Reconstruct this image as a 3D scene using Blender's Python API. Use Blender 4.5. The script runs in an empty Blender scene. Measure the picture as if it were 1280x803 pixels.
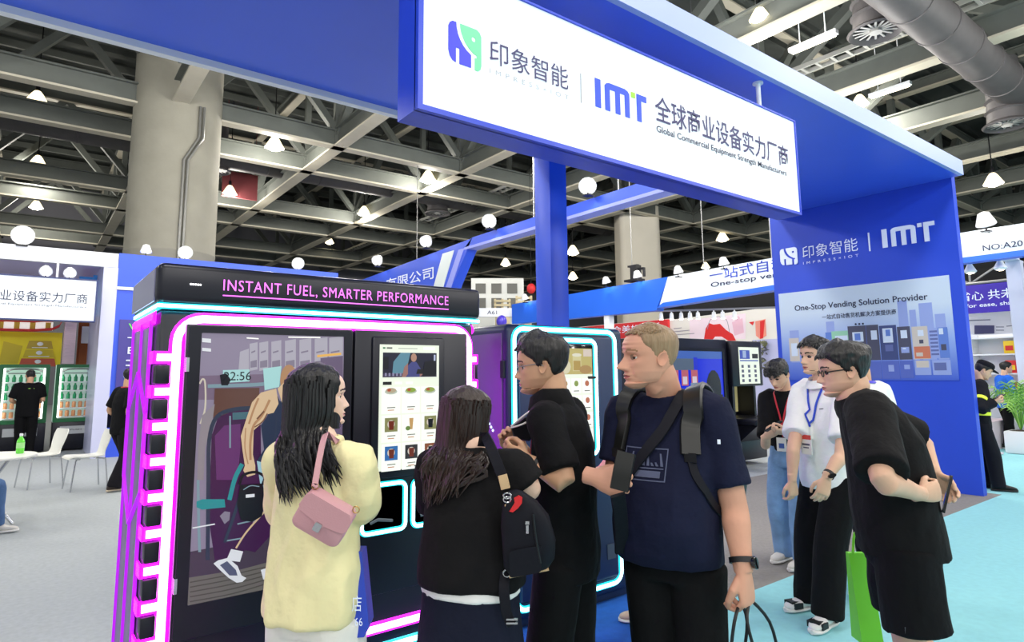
import bpy, bmesh, math, random
import numpy as np
from mathutils import Vector, Matrix, noise
from mathutils.bvhtree import BVHTree
PI = math.pi
random.seed(7)
scene = bpy.context.scene
COL = scene.collection

# ------------------------------------------------------------------ camera
EYE = Vector((0, 0, 1.58))
YAW, PITCH, ROLL, FPX, PPY = math.radians(37.44), math.radians(7.32), math.radians(-.58), 784.0, 366.0
FW = Vector((math.sin(YAW)*math.cos(PITCH), math.cos(YAW)*math.cos(PITCH), math.sin(PITCH)))
_r = Vector((math.cos(YAW), -math.sin(YAW), 0)); _u = _r.cross(FW)
RT = _r*math.cos(ROLL) + _u*math.sin(ROLL); UP = _u*math.cos(ROLL) - _r*math.sin(ROLL)
cam = bpy.data.cameras.new('camera'); camo = bpy.data.objects.new('camera', cam); COL.objects.link(camo)
M = Matrix.Identity(4)
for i in range(3):
    M[i][0], M[i][1], M[i][2], M[i][3] = RT[i], UP[i], -FW[i], EYE[i]
camo.matrix_world = M
cam.sensor_width = 36; cam.lens = FPX/1280*36; cam.shift_y = (PPY-401.5)/1280; cam.clip_end = 300
scene.camera = camo

# ------------------------------------------------------------------ light
scene.view_settings.view_transform = 'Standard'; scene.view_settings.look = 'None'
scene.view_settings.exposure = 0.16; scene.view_settings.gamma = 1.0
scene.view_settings.use_curve_mapping = False
world = bpy.data.worlds.new('hall_air'); scene.world = world; world.use_nodes = True
bg = world.node_tree.nodes['Background']; bg.inputs[0].default_value = (.93, .97, 1, 1); bg.inputs[1].default_value = .74

def lamp(kind, loc, power, size=.4, color=(1, .97, .92), aim=None, spot=None, name='hall_light'):
    d = bpy.data.lights.new(name, kind); d.energy = power; d.color = color
    if kind in ('POINT', 'SPOT'): d.shadow_soft_size = size
    if kind == 'AREA': d.shape = 'DISK'; d.size = size
    if spot: d.spot_size = math.radians(spot); d.spot_blend = .6
    o = bpy.data.objects.new(name, d); COL.objects.link(o); o.location = loc
    if aim is not None: o.rotation_euler = (Vector(aim)-Vector(loc)).to_track_quat('-Z', 'Y').to_euler()
    return o
# high-bay lamps of the hall over and behind the aisle (those in view have their own fixtures further down)
for x in (-5.6, -.2, 5.4, 10.8, 16.4):
    for y in (-11, -5, 1.0, 7.0, 12.5):
        lamp('POINT', (x, y, 7.3), 400 if y < 5 else 420, .5)

# ------------------------------------------------------------------ helpers
def lin(c):
    return tuple((v/12.92 if v <= .04045 else ((v+.055)/1.055)**2.4) for v in c)
def rgb(r, g, b): return lin((r/255, g/255, b/255))
MATS = {}
def mat(name, color, rough=.5, metal=0.0, emit=0.0, ecol=None, var=0.0, vscale=8.0, bump=0.0, bscale=60.0, stretch=None, coat=0.0, alpha=1.0, spec=.5, sheen=0.0):
    """procedural principled material; var = value noise, bump = noise relief"""
    if name in MATS: return MATS[name]
    m = bpy.data.materials.new(name); m.use_nodes = True; MATS[name] = m
    nt = m.node_tree; N = nt.nodes; L = nt.links; b = N['Principled BSDF']
    b.inputs['Base Color'].default_value = (*color, 1); b.inputs['Roughness'].default_value = rough
    b.inputs['Metallic'].default_value = metal; b.inputs['Specular IOR Level'].default_value = spec
    b.inputs['Coat Weight'].default_value = coat
    if sheen: b.inputs['Sheen Weight'].default_value = sheen
    if emit:
        b.inputs['Emission Color'].default_value = (*(ecol or color), 1); b.inputs['Emission Strength'].default_value = emit
    if alpha < 1: b.inputs['Alpha'].default_value = alpha
    m.diffuse_color = (*color, 1)
    if var or bump:
        tc = N.new('ShaderNodeTexCoord'); mp = N.new('ShaderNodeMapping'); L.new(tc.outputs['Object'], mp.inputs[0])
        if stretch: mp.inputs['Scale'].default_value = stretch
    if var:
        n = N.new('ShaderNodeTexNoise'); n.inputs['Scale'].default_value = vscale; n.inputs['Detail'].default_value = 4
        L.new(mp.outputs[0], n.inputs['Vector'])
        r = N.new('ShaderNodeMapRange'); r.inputs[1].default_value = .25; r.inputs[2].default_value = .75
        r.inputs[3].default_value = 1-var; r.inputs[4].default_value = 1+var
        L.new(n.outputs[0], r.inputs[0])
        h = N.new('ShaderNodeHueSaturation'); h.inputs['Color'].default_value = (*color, 1)
        L.new(r.outputs[0], h.inputs['Value']); L.new(h.outputs[0], b.inputs['Base Color'])
    if bump:
        n2 = N.new('ShaderNodeTexNoise'); n2.inputs['Scale'].default_value = bscale; n2.inputs['Detail'].default_value = 3
        L.new(mp.outputs[0], n2.inputs['Vector'])
        bp = N.new('ShaderNodeBump'); bp.inputs['Strength'].default_value = bump; bp.inputs['Distance'].default_value = .02
        L.new(n2.outputs[0], bp.inputs['Height']); L.new(bp.outputs[0], b.inputs['Normal'])
    return m

def V(*a): return Vector(a)
def at(px, py, depth):
    """a point of the hall seen at pixel (px,py) of the 1280x803 photograph, depth metres along the view axis"""
    return EYE + depth*(FW + RT*((px-640)/FPX) - UP*((py-PPY)/FPX))
def on(px, py, axis, val):
    d = FW + RT*((px-640)/FPX) - UP*((py-PPY)/FPX)
    return EYE + d*((val-EYE[axis])/d[axis])

def catmull(pts, n=6):
    P = [Vector(p) for p in pts]
    if len(P) < 3: return P
    out = []
    for i in range(len(P)-1):
        p0 = P[i-1] if i else P[0]*2-P[1]; p1 = P[i]; p2 = P[i+1]; p3 = P[i+2] if i+2 < len(P) else P[-1]*2-P[-2]
        for k in range(n):
            t = k/n
            out.append(.5*((2*p1)+(p2-p0)*t+(2*p0-5*p1+4*p2-p3)*t*t+(3*p1-p0-3*p2+p3)*t**3))
    out.append(P[-1]); return out

class MB:
    """collects shapes, then links them as one mesh object"""
    def __init__(s): s.v = []; s.f = []; s.m = []
    def add(s, vs, fs, m=0):
        o = len(s.v); s.v += [Vector(v) for v in vs]; s.f += [tuple(i+o for i in f) for f in fs]; s.m += [m]*len(fs); return s
    def box(s, a, b, m=0):
        x0, y0, z0 = a; x1, y1, z1 = b
        s.add([(x0,y0,z0),(x1,y0,z0),(x1,y1,z0),(x0,y1,z0),(x0,y0,z1),(x1,y0,z1),(x1,y1,z1),(x0,y1,z1)],
              [(0,3,2,1),(4,5,6,7),(0,1,5,4),(1,2,6,5),(2,3,7,6),(3,0,4,7)], m); return s
    def rbox(s, a, b, r=.01, seg=2, m=0):
        bm = bmesh.new(); bmesh.ops.create_cube(bm, size=1)
        for v in bm.verts:
            v.co = Vector([(a[i]+b[i])/2 + v.co[i]*(b[i]-a[i]) for i in range(3)])
        bmesh.ops.bevel(bm, geom=bm.edges[:], offset=r, segments=seg, affect='EDGES', profile=.5)
        s.bm(bm, m); return s
    def bm(s, bm, m=0, mx=None):
        bm.verts.ensure_lookup_table(); bm.verts.index_update()
        s.add([(mx @ v.co) if mx else v.co for v in bm.verts], [tuple(v.index for v in f.verts) for f in bm.faces], m); bm.free(); return s
    def obb(s, c, ax, ay, az, m=0):
        """box given centre and three half-axis vectors"""
        c, ax, ay, az = map(Vector, (c, ax, ay, az))
        vs = [c+ax*i+ay*j+az*k for k in (-1,1) for (i,j) in ((-1,-1),(1,-1),(1,1),(-1,1))]
        s.add(vs, [(0,3,2,1),(4,5,6,7),(0,1,5,4),(1,2,6,5),(2,3,7,6),(3,0,4,7)], m); return s
    def bar(s, a, b, w, h=None, up=(0,0,1), m=0):
        a, b = Vector(a), Vector(b); d = (b-a); L = d.length; d.normalize(); h = h or w
        u = Vector(up); x = d.cross(u)
        if x.length < 1e-4: x = d.cross(Vector((1,0,0)))
        x.normalize(); z = x.cross(d)
        return s.obb((a+b)/2, x*(w/2), d*(L/2), z*(h/2), m)
    def loft(s, rings, m=0, cap=True):
        n = len(rings[0]); o = len(s.v)
        for r in rings: s.v += [Vector(p) for p in r]
        for i in range(len(rings)-1):
            for k in range(n):
                s.f.append((o+i*n+k, o+i*n+(k+1)%n, o+(i+1)*n+(k+1)%n, o+(i+1)*n+k)); s.m.append(m)
        if cap:
            s.f.append(tuple(o+k for k in reversed(range(n)))); s.m.append(m)
            q = o+(len(rings)-1)*n; s.f.append(tuple(q+k for k in range(n))); s.m.append(m)
        return s
    def tube(s, pts, rad, seg=10, m=0, cap=True, smooth=0, flat=1.0, ref=None):
        P = [Vector(p) for p in pts]
        R = list(rad) if hasattr(rad, '__len__') else [rad]*len(P)
        if smooth and len(P) > 2:
            q = catmull(P, smooth); R = [R[min(len(P)-1, i//smooth)]*(1-(i % smooth)/smooth)+R[min(len(P)-1, i//smooth+1)]*((i % smooth)/smooth) for i in range(len(q))]; P = q
        rings = []; nrm = None
        for i, p in enumerate(P):
            t = (P[min(i+1, len(P)-1)]-P[max(i-1, 0)]).normalized()
            if nrm is None:
                nrm = Vector(ref) if ref else (Vector((0,0,1)) if abs(t.z) < .9 else Vector((1,0,0)))
            nrm = (nrm - t*nrm.dot(t)).normalized(); b = t.cross(nrm)
            rings.append([p + (nrm*math.cos(a)*flat + b*math.sin(a))*R[i] for a in [2*PI*k/seg for k in range(seg)]])
        return s.loft(rings, m, cap)
    def ell(s, c, rx, ry=None, rz=None, seg=16, rings=10, m=0, mx=None):
        ry = ry or rx; rz = rz or rx; c = Vector(c); R = []
        vs = []; fs = []
        for i in range(rings+1):
            ph = PI*i/rings
            for k in range(seg):
                th = 2*PI*k/seg
                p = Vector((rx*math.sin(ph)*math.cos(th), ry*math.sin(ph)*math.sin(th), -rz*math.cos(ph)))
                if mx: p = mx @ p
                vs.append(c+p)
        for i in range(rings):
            for k in range(seg):
                a = i*seg+k; b = i*seg+(k+1) % seg
                f = (a, b, b+seg, a+seg)
                if i == 0: f = (a, b+seg, a+seg)
                elif i == rings-1: f = (a, b, a+seg)
                fs.append(f)
        s.add(vs, fs, m); return s
    def lathe(s, prof, c=(0,0,0), seg=24, m=0, mx=None, cap=True):
        c = Vector(c); rings = []
        for r, z in prof:
            rings.append([c+((mx @ Vector((r*math.cos(a), r*math.sin(a), z))) if mx else Vector((r*math.cos(a), r*math.sin(a), z))) for a in [2*PI*k/seg for k in range(seg)]])
        return s.loft(rings, m, cap)
    def prism(s, poly, o, ux, uy, d, m=0):
        """polygon (2D list) in plane o + x ux + y uy, thickened by vector d"""
        o, ux, uy, d = map(Vector, (o, ux, uy, d)); n = len(poly)
        a = [o+ux*p[0]+uy*p[1] for p in poly]; b = [p+d for p in a]
        s.add(a+b, [tuple(range(n)), tuple(reversed(range(n, 2*n)))]+[(k, (k+1) % n, n+(k+1) % n, n+k) for k in range(n)], m); return s
    def text(s, body, o, ux, uy, w=None, h=None, depth=(0,0,0), m=0, track=1.0, res=3, bold=0.0):
        """lettering whose lower left corner sits at o; w,h are the size it is fitted to along ux, uy"""
        c = bpy.data.curves.new('lettering', 'FONT'); c.body = body; c.resolution_u = res; c.space_character = track; c.offset = bold
        t = bpy.data.objects.new('lettering', c); COL.objects.link(t)
        dg = bpy.context.evaluated_depsgraph_get(); dg.update()
        me = bpy.data.meshes.new_from_object(t.evaluated_get(dg))
        P = [v.co.copy() for v in me.vertices]; F = [tuple(p.vertices) for p in me.polygons]
        bpy.data.objects.remove(t); bpy.data.curves.remove(c); bpy.data.meshes.remove(me)
        if not P: return s
        x0 = min(p.x for p in P); x1 = max(p.x for p in P); y0 = min(p.y for p in P); y1 = max(p.y for p in P)
        sx = (w/(x1-x0)) if w else None; sy = (h/(y1-y0)) if h else None
        sx = sx or sy; sy = sy or sx
        o, ux, uy, d = Vector(o), Vector(ux), Vector(uy), Vector(depth)
        s.add([o+ux*((p.x-x0)*sx)+uy*((p.y-y0)*sy)+d for p in P], F, m); return s
    def mesh(s, name='part'):
        me = bpy.data.meshes.new(name); me.from_pydata([tuple(v) for v in s.v], [], s.f)
        me.polygons.foreach_set('material_index', s.m); me.update(); return me
    def build(s, name, mats, parent=None, angle=40, fix=True, top=None):
        me = s.mesh(name); return link(name, me, mats, parent, angle, fix)

def link(name, me, mats, parent=None, angle=40, fix=True):
    for m in (mats if isinstance(mats, (list, tuple)) else [mats]): me.materials.append(m)
    if fix:
        bm = bmesh.new(); bm.from_mesh(me); bmesh.ops.recalc_face_normals(bm, faces=bm.faces[:]); bm.to_mesh(me); bm.free()
    me.polygons.foreach_set('use_smooth', [True]*len(me.polygons))
    if angle: me.set_sharp_from_angle(angle=math.radians(angle))
    o = bpy.data.objects.new(name, me); COL.objects.link(o)
    if parent is not None:
        root = parent
        o.parent = parent; o.matrix_parent_inverse = WM(parent).inverted()
    return o
def WM(o):
    m = o.matrix_basis.copy()
    return (WM(o.parent) @ o.matrix_parent_inverse @ m) if o.parent else m
def tag(o, label, cat, group=None, kind=None):
    if label: o['label'] = label
    if cat: o['category'] = cat
    if group: o['group'] = group
    if kind: o['kind'] = kind
    return o
def thing(name, label, cat, loc=(0,0,0), rz=0, group=None):
    o = bpy.data.objects.new(name, None); COL.objects.link(o); o.location = loc; o.rotation_euler = (0,0,rz)
    o.empty_display_size = .1
    return tag(o, label, cat, group)
def recentre(o):
    """put a one-mesh thing's origin at the middle of its base"""
    co = np.array([v.co for v in o.data.vertices]); lo, hi = co.min(0), co.max(0)
    c = Vector(((lo[0]+hi[0])/2, (lo[1]+hi[1])/2, lo[2]))
    o.data.transform(Matrix.Translation(-c)); o.location = c; return o
def single(mb, name, mats, label, cat, group=None, angle=40):
    return tag(recentre(mb.build(name, mats, None, angle)), label, cat, group)
def struct(mb, name, mats, angle=40, label=None):
    o = mb.build(name, mats, None, angle); o['kind'] = 'structure'
    if label: o['label'] = label
    return o
def copy_tree(o, parent=None):
    c = o.copy(); COL.objects.link(c)
    if parent is not None: c.parent = parent; c.matrix_parent_inverse = o.matrix_parent_inverse.copy()
    for ch in list(o.children): copy_tree(ch, c)
    return c
def fuse(mb, voxel, smooth=2, factor=.5):
    """one continuous surface out of overlapping closed shapes"""
    me = mb.mesh('fuse'); bm = bmesh.new(); bm.from_mesh(me); bmesh.ops.recalc_face_normals(bm, faces=bm.faces[:]); bm.to_mesh(me); bm.free()
    o = bpy.data.objects.new('fuse', me); COL.objects.link(o)
    r = o.modifiers.new('r', 'REMESH'); r.mode = 'VOXEL'; r.voxel_size = voxel
    if smooth:
        k = o.modifiers.new('s', 'SMOOTH'); k.factor = factor; k.iterations = smooth
    dg = bpy.context.evaluated_depsgraph_get(); dg.update()
    out = bpy.data.meshes.new_from_object(o.evaluated_get(dg)); bpy.data.objects.remove(o); bpy.data.meshes.remove(me)
    return out
def rrect(x0, y0, x1, y1, r, n=5):
    P = []
    for cx, cy, a0 in ((x1-r, y1-r, 0), (x0+r, y1-r, 90), (x0+r, y0+r, 180), (x1-r, y0+r, 270)):
        for k in range(n+1):
            a = math.radians(a0+90*k/n); P.append((cx+r*math.cos(a), cy+r*math.sin(a)))
    return P
def frame_prism(mb, outer, inner, o, ux, uy, d, m=0):
    """ring between two polygons with the same count"""
    o, ux, uy, d = map(Vector, (o, ux, uy, d)); n = len(outer)
    A = [o+ux*p[0]+uy*p[1] for p in outer]; B = [o+ux*p[0]+uy*p[1] for p in inner]
    vs = A+B+[p+d for p in A]+[p+d for p in B]; fs = []
    for k in range(n):
        j = (k+1) % n
        fs += [(k, j, n+j, n+k), (2*n+k, 3*n+k, 3*n+j, 2*n+j), (k, 2*n+k, 2*n+j, j), (n+k, n+j, 3*n+j, 3*n+k)]
    mb.add(vs, fs, m); return mb
X, Y, Z = V(1,0,0), V(0,1,0), V(0,0,1)
# ------------------------------------------------------------------ materials shared by the hall
M_BLUE = mat('booth blue', rgb(32, 74, 212), .45, var=.03, vscale=2)
M_BLUED = mat('booth blue soffit', rgb(66, 104, 236), .30, var=.02, vscale=2)
M_PALE = mat('pale lilac trim', rgb(166, 178, 234), .5)
M_WHITE = mat('white paint', rgb(238, 240, 243), .5)
M_BLACK = mat('black', rgb(16, 16, 20), .5)
M_DARKM = mat('black metal', rgb(22, 23, 28), .4, .3)
M_CHROME = mat('chrome', rgb(200, 202, 205), .22, 1.0)
M_CONC = mat('concrete', rgb(146, 143, 130), .85, var=.10, vscale=1.4, bump=.15, bscale=9)
M_BEAM = mat('beam paint web', rgb(90, 94, 89), .7, var=.10, vscale=2)
M_FLANGE = mat('beam paint flange', rgb(178, 172, 155), .6, var=.06, vscale=3)
M_DECK = mat('roof deck', rgb(72, 76, 73), .8, var=.25, vscale=1.2)
M_DUCT = mat('duct lagging', rgb(80, 77, 78), .6, var=.12, vscale=3)
M_FLOOR = mat('grey needle felt carpet', rgb(176, 182, 184), .95, var=.09, vscale=26, bump=.35, bscale=260)
M_GREYC = mat('dull grey carpet strip', rgb(140, 136, 132), .95, var=.10, vscale=30, bump=.35, bscale=260)
M_LBLUE = mat('pale turquoise carpet', rgb(150, 216, 224), .92, var=.05, vscale=20, bump=.3, bscale=260)
M_MAT = mat('bright blue carpet', rgb(22, 92, 182), .92, var=.10, vscale=22, bump=.35, bscale=260)
M_LBOX = mat('lit sign face', rgb(236, 243, 250), .35, emit=.16, ecol=rgb(232, 242, 255))

# ------------------------------------------------------------------ the hall: floor, walls, roof
b = MB(); b.add([(-25,-25,0),(70,-25,0),(70,60,0),(-25,60,0)], [(0,1,2,3)]); struct(b, 'floor', M_FLOOR)
b = MB(); b.box((.9,-12,.0),(9.8,2.735,.008)); b.box((9.8,-12,0),(40,5.4,.008)); struct(b, 'floor_aisle_carpet', M_LBLUE, label='pale turquoise aisle carpet')
b = MB(); b.box((3.86,2.735,0),(9.8,5.5,.006)); struct(b, 'floor_booth_carpet', M_GREYC, label='grey carpet strip of the booth')
b = MB(); b.box((.2,2.66,0),(3.86,4.1,.010)); struct(b, 'floor_machine_carpet', M_MAT, label='bright blue carpet under the machines')
b = MB(); b.box((-25,46,0),(70,46.3,15)); struct(b, 'wall_back', mat('hall wall grey', rgb(120, 120, 128), .8, var=.05, vscale=.6))
b = MB(); b.box((62,-25,0),(62.3,46,15)); struct(b, 'wall_right', mat('hall wall pale', rgb(150, 150, 152), .8, var=.1, vscale=.6))
b = MB(); b.box((-25,-25,13.2),(70,60,13.4))
for k in range(34):                                        # ribs of the deck
    b.box((-25, 6+k*1.2, 13.0), (62, 6.12+k*1.2, 13.2))
struct(b, 'ceiling', M_DECK)

def beam(mb, a, c, h=.55, w=.34):
    """steel chord: dark web, pale flange below"""
    a, c = Vector(a), Vector(c); up = Vector((0,0,1))
    mb.bar(a+up*(h/2+.03), c+up*(h/2+.03), .10, h, m=0)
    mb.bar(a+up*.03, c+up*.03, w, .06, m=1); mb.bar(a+up*(h+.03), c+up*(h+.03), w*.9, .05, m=0)
YL = [9.7, 12.8, 19.3, 22.3, 29.0, 32.4, 38.6, 41.8]
XL = [-6.4, -1.9, 2.78, 7.6, 12.45, 17.0, 21.5, 26.5, 31.3, 36, 41, 46]
for y in YL:
    b = MB(); beam(b, (-12,y,9), (60,y,9)); beam(b, (-12,y,12.2), (60,y,12.2), .4, .3)
    for i, x in enumerate(XL[:-1]):
        x2 = XL[i+1]; xm = (x+x2)/2
        b.bar((x,y,9.5), (xm,y,12.3), .22, .22, m=0); b.bar((xm,y,12.3), (x2,y,9.5), .22, .22, m=0)
        b.bar((x,y,9.05), (x,y,12.3), .16, .2, m=0)
    struct(b, 'ceiling_truss', [M_BEAM, M_FLANGE])
for x in XL:
    b = MB(); beam(b, (x,-6,9), (x,46,9), .6, .42); beam(b, (x,-6,12.2), (x,46,12.2), .4, .3)
    for y, y2 in ((1.5,9.7),(12.8,19.3),(22.3,29.0),(32.4,38.6)):
        ym = (y+y2)/2
        b.bar((x,y,9.5), (x,ym,12.3), .26, .26, m=0); b.bar((x,ym,12.3), (x,y2,9.5), .26, .26, m=0); b.bar((x,y2,9.1), (x,y2,12.3), .2, .3, m=0)
    struct(b, 'ceiling_truss', [M_BEAM, M_FLANGE])
# secondary purlins close under the deck
b = MB()
for k in range(16): b.box((-12, 7.5+k*2.3, 12.65), (60, 7.62+k*2.3, 12.9))
struct(b, 'ceiling_purlins', M_BEAM)

def round_column(cx, cy, r, name, lab):
    b = MB(); b.lathe([(r,0),(r,4.9),(r+.012,4.92),(r+.012,4.96),(r,4.98),(r,13.2)], (cx,cy,0), 48)
    o = struct(b, name, M_CONC, label=lab)
    return o
C1 = at(214, 300, 17.6)
round_column(C1.x, C1.y, 1.13, 'pillar', 'round concrete pillar behind the left vending machine')
ang = math.atan2(-C1.y, -C1.x) + .20
pd = V(math.cos(ang), math.sin(ang), 0); pt = V(-pd.y, pd.x, 0)
b = MB()
for k in (-1, 1):
    q = V(C1.x, C1.y, 0) + pd*1.17 + pt*.05*k
    b.tube([q+Z*3, q+Z*7.4, q+Z*8.1+pt*.35-pd*.02, q+Z*9+pt*.35-pd*.02], .035, 8)
struct(b, 'pillar_pipe', mat('conduit', rgb(120,120,116), .4, .5))
C2 = at(797, 330, 31)
b = MB(); w2 = 1.0
b.loft([[V(C2.x,C2.y,z)+RT*px*w2*.98+V(FW.x,FW.y,0).normalized()*py*w2 for px, py in rrect(-1,-1,1,1,.3)] for z in (0,13.2)])
struct(b, 'pillar', mat('concrete light', rgb(196,190,176), .85, var=.06, vscale=.8), label='square concrete pillar behind the hanging sign')

# hall lamps in view -------------------------------------------------
M_SHADE = mat('lamp shade', rgb(226, 222, 206), .4, emit=2.2, ecol=rgb(255, 236, 190))
M_BULB = mat('lamp glow', rgb(255, 248, 225), .4, emit=14, ecol=rgb(255, 240, 205))
def bay_lamp(loc, label, s=1.0, light=True):
    x, y, z = loc; t = thing('high_bay_lamp', label, 'lamp', (x,y,z), 0, 'high bay lamps under the roof trusses')
    b = MB(); b.lathe([(.05*s,.40*s),(.09*s,.38*s),(.16*s,.28*s),(.29*s,.04*s),(.31*s,0),(.285*s,.0),(.15*s,.26*s),(.05*s,.36*s)], loc, 24); b.build('lamp_shade', M_SHADE, t)
    b = MB(); b.ell((x,y,z+.03*s), .25*s, .25*s, .13*s, 16, 8); b.build('bulb', M_BULB, t)
    b = MB(); b.tube([(x,y,z+.4*s),(x,y,13.2)], .018, 6); b.lathe([(.06*s,.40*s),(.07*s,.55*s),(.03*s,.62*s)], loc, 12); b.build('cord', M_DARKM, t)
    if light: lamp('POINT', (x,y,z-.42), 420, .25, (1,.95,.86), name='high_bay_light')
    return t
LP = [((46,129),20.5,'hall lamp high at the left edge, nearest of the three left of the round pillar',1.05),
      ((47,206),26,'hall lamp left of the round pillar, second from the top of three',1.0),
      ((45,260),32,'hall lamp left of the round pillar, lowest and smallest of three',1.0),
      ((123,133),30,'small dim hall lamp tucked behind the truss left of the round pillar',.9),
      ((343,185),21,'hall lamp right of the round pillar, nearest in its row',1.0),
      ((287,243),26,'hall lamp close to the right side of the round pillar',.95),
      ((412,304),40,'faint hall lamp above the left machine, near the far wall',.9),
      ((455,268),30,'hall lamp above the lettered machine header, beside the crossing beams',1.0),
      ((535,226),25,'hall lamp under the left end of the hanging sign',1.05),
      ((716,317),33,'hall lamp just right of the blue square post, upper one',1.1),
      ((716,348),42,'hall lamp just right of the blue square post, lower one',1.1),
      ((632,331),38,'hall lamp just left of the blue square post',1.0),
      ((903,300),34,'hall lamp between the square pillar and the logo wall',1.1),
      ((882,335),44,'hall lamp just over the white one-stop sign',1.0),
      ((1242,230),21,'hall lamp at the right edge over the numbered white sign',.95),
      ((1075,131),20,'hall lamp peeping over the top edge of the blue canopy',.85),
      ((950,24),14,'hall lamp over the canopy at the top of the photo',.75)]
for (p, d, lab, s) in LP:
    bay_lamp(tuple(at(p[0], p[1], d)), lab, s, light=(d < 33))

# roof services at the upper right -----------------------------------
def diffuser(loc, s, label):
    t = thing('jet_diffuser', label, 'vent', loc, 0, 'round air jets under the roof')
    b = MB(); b.lathe([(.62*s,.0),(.66*s,.05*s),(.52*s,.16*s),(.5*s,.45*s),(.56*s,.5*s),(.5*s,.56*s),(.48*s,.8*s),(.54*s,.86*s),(.48*s,.92*s),(.46*s,2.2*s),(.40*s,2.2*s),(.40*s,.25*s),(.54*s,.06*s),(.62*s,.0)], loc, 32, cap=False); b.build('collar', M_DUCT, t)
    b = MB()
    for k in range(16):
        a = 2*PI*k/16; c = V(*loc)+Z*.1*s
        b.bar(c+V(math.cos(a),math.sin(a),0)*.14*s, c+V(math.cos(a),math.sin(a),0)*.52*s, .05*s, .02*s)
    b.lathe([(.15*s,.02*s),(.12*s,.2*s),(.02*s,.22*s)], loc, 16); b.build('vane', mat('vane grey', rgb(170,168,164), .5), t)
    return t
diffuser(tuple(at(1095,42,13.6)), .85, 'round air jet over the blue canopy at the top of the photo')
diffuser(tuple(at(1259,158,17.0)), .85, 'round air jet at the right edge below the grey duct')
diffuser(tuple(at(547,268,30)), .95, 'round air jet behind the left end of the sign')
diffuser(tuple(at(270,215,24)), .8, 'round air jet beside the round pillar')
def duct(a, c, r, label, rings=8):
    b = MB(); a, c = Vector(a), Vector(c); d = (c-a).normalized(); L = (c-a).length
    P = [a]; R = [r]
    for k in range(1, rings):
        q = a+d*L*k/rings
        P += [q-d*.04, q-d*.035, q+d*.035, q+d*.04]; R += [r, r*1.05, r*1.05, r]
    P.append(c); R.append(r); b.tube(P, R, 28)
    return single(b, 'air_duct', M_DUCT, label, 'duct')
p = at(1232, 82, 15.5); duct((p.x-6,p.y,p.z), (p.x+14,p.y,p.z), .46, 'thick grey round duct crossing the roof at the upper right', 14)
p = at(430, 225, 27); duct((p.x-22,p.y,p.z), (p.x+24,p.y,p.z), .42, 'long grey duct running behind the trusses at the left', 22)
q1, q2 = on(997,92,2,9.72), on(1233,0,2,9.72)
xm = (q1.x+q2.x)/2; b = MB()
for dx in (-.2,.2): b.box((xm+dx-.02,-4,9.72),(xm+dx+.02,40,9.84))
for k in range(110): b.box((xm-.2,-4+k*.4,9.73),(xm+.2,-3.93+k*.4,9.77))
single(b, 'cable_ladder', mat('galvanised', rgb(190,190,184), .4, .4), 'galvanised cable ladder hung above the blue canopy', 'cable tray')
for i, (px, py, d, lab) in enumerate(((1016,52,14.5,'fluorescent strip above the canopy, left of two'), (1112,112,18,'fluorescent strip above the canopy, right of two'))):
    c = at(px,py,d); b = MB(); b.bar(c-Y*.55+Z*0, c+Y*.55-X*.0, .16, .10, m=0); b.bar(c-Y*.5-Z*.06, c+Y*.5-Z*.06, .10, .05, m=1); b.bar(c-Y*.3, V(c.x,c.y-.3,13.2), .02); b.bar(c+Y*.3, V(c.x,c.y+.3,13.2), .02)
    single(b, 'strip_light', [M_WHITE, M_BULB], lab, 'light', 'strip lights by the duct')
b = MB(); c = at(258, 225, 25.5); b.box((c.x+.6,c.y,c.z-.55),(c.x+2.0,c.y+.06,c.z+.55)); b.box((c.x+.7,c.y+.02,c.z+.5),(c.x+.72,c.y+.04,13.2)); b.box((c.x+1.88,c.y+.02,c.z+.5),(c.x+1.9,c.y+.04,13.2)); single(b, 'hanging_banner', mat('dull red cloth', rgb(120,52,56), .8), 'small dull red panel between the trusses right of the pillar', 'banner')

# ------------------------------------------------------------------ the booth: canopy, logo wall, post
b = MB(); b.box((-7,2.75,4.085),(9.5,5.2,4.27), 0)
struct(b, 'ceiling_booth_canopy', M_BLUED, label='glossy blue canopy slab of the booth')
b = MB(); b.box((-7,2.70,4.085),(9.5,2.75,4.275)); b.box((-7,5.2,4.03),(9.5,5.27,4.27),1); struct(b, 'trim_1', [M_PALE, M_WHITE], label='pale edge of the canopy')
b = MB(); b.box((9.5,2.84,0),(9.62,5.42,4.31)); struct(b, 'wall_logo', M_BLUE, label='blue booth wall with the white logo')
b = MB(); b.rbox((4.36,5.0,0),(4.605,5.26,4.085),.006); struct(b, 'pillar_blue', mat('post blue', rgb(32, 84, 228), .4), label='square blue booth post behind the machines')

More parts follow.
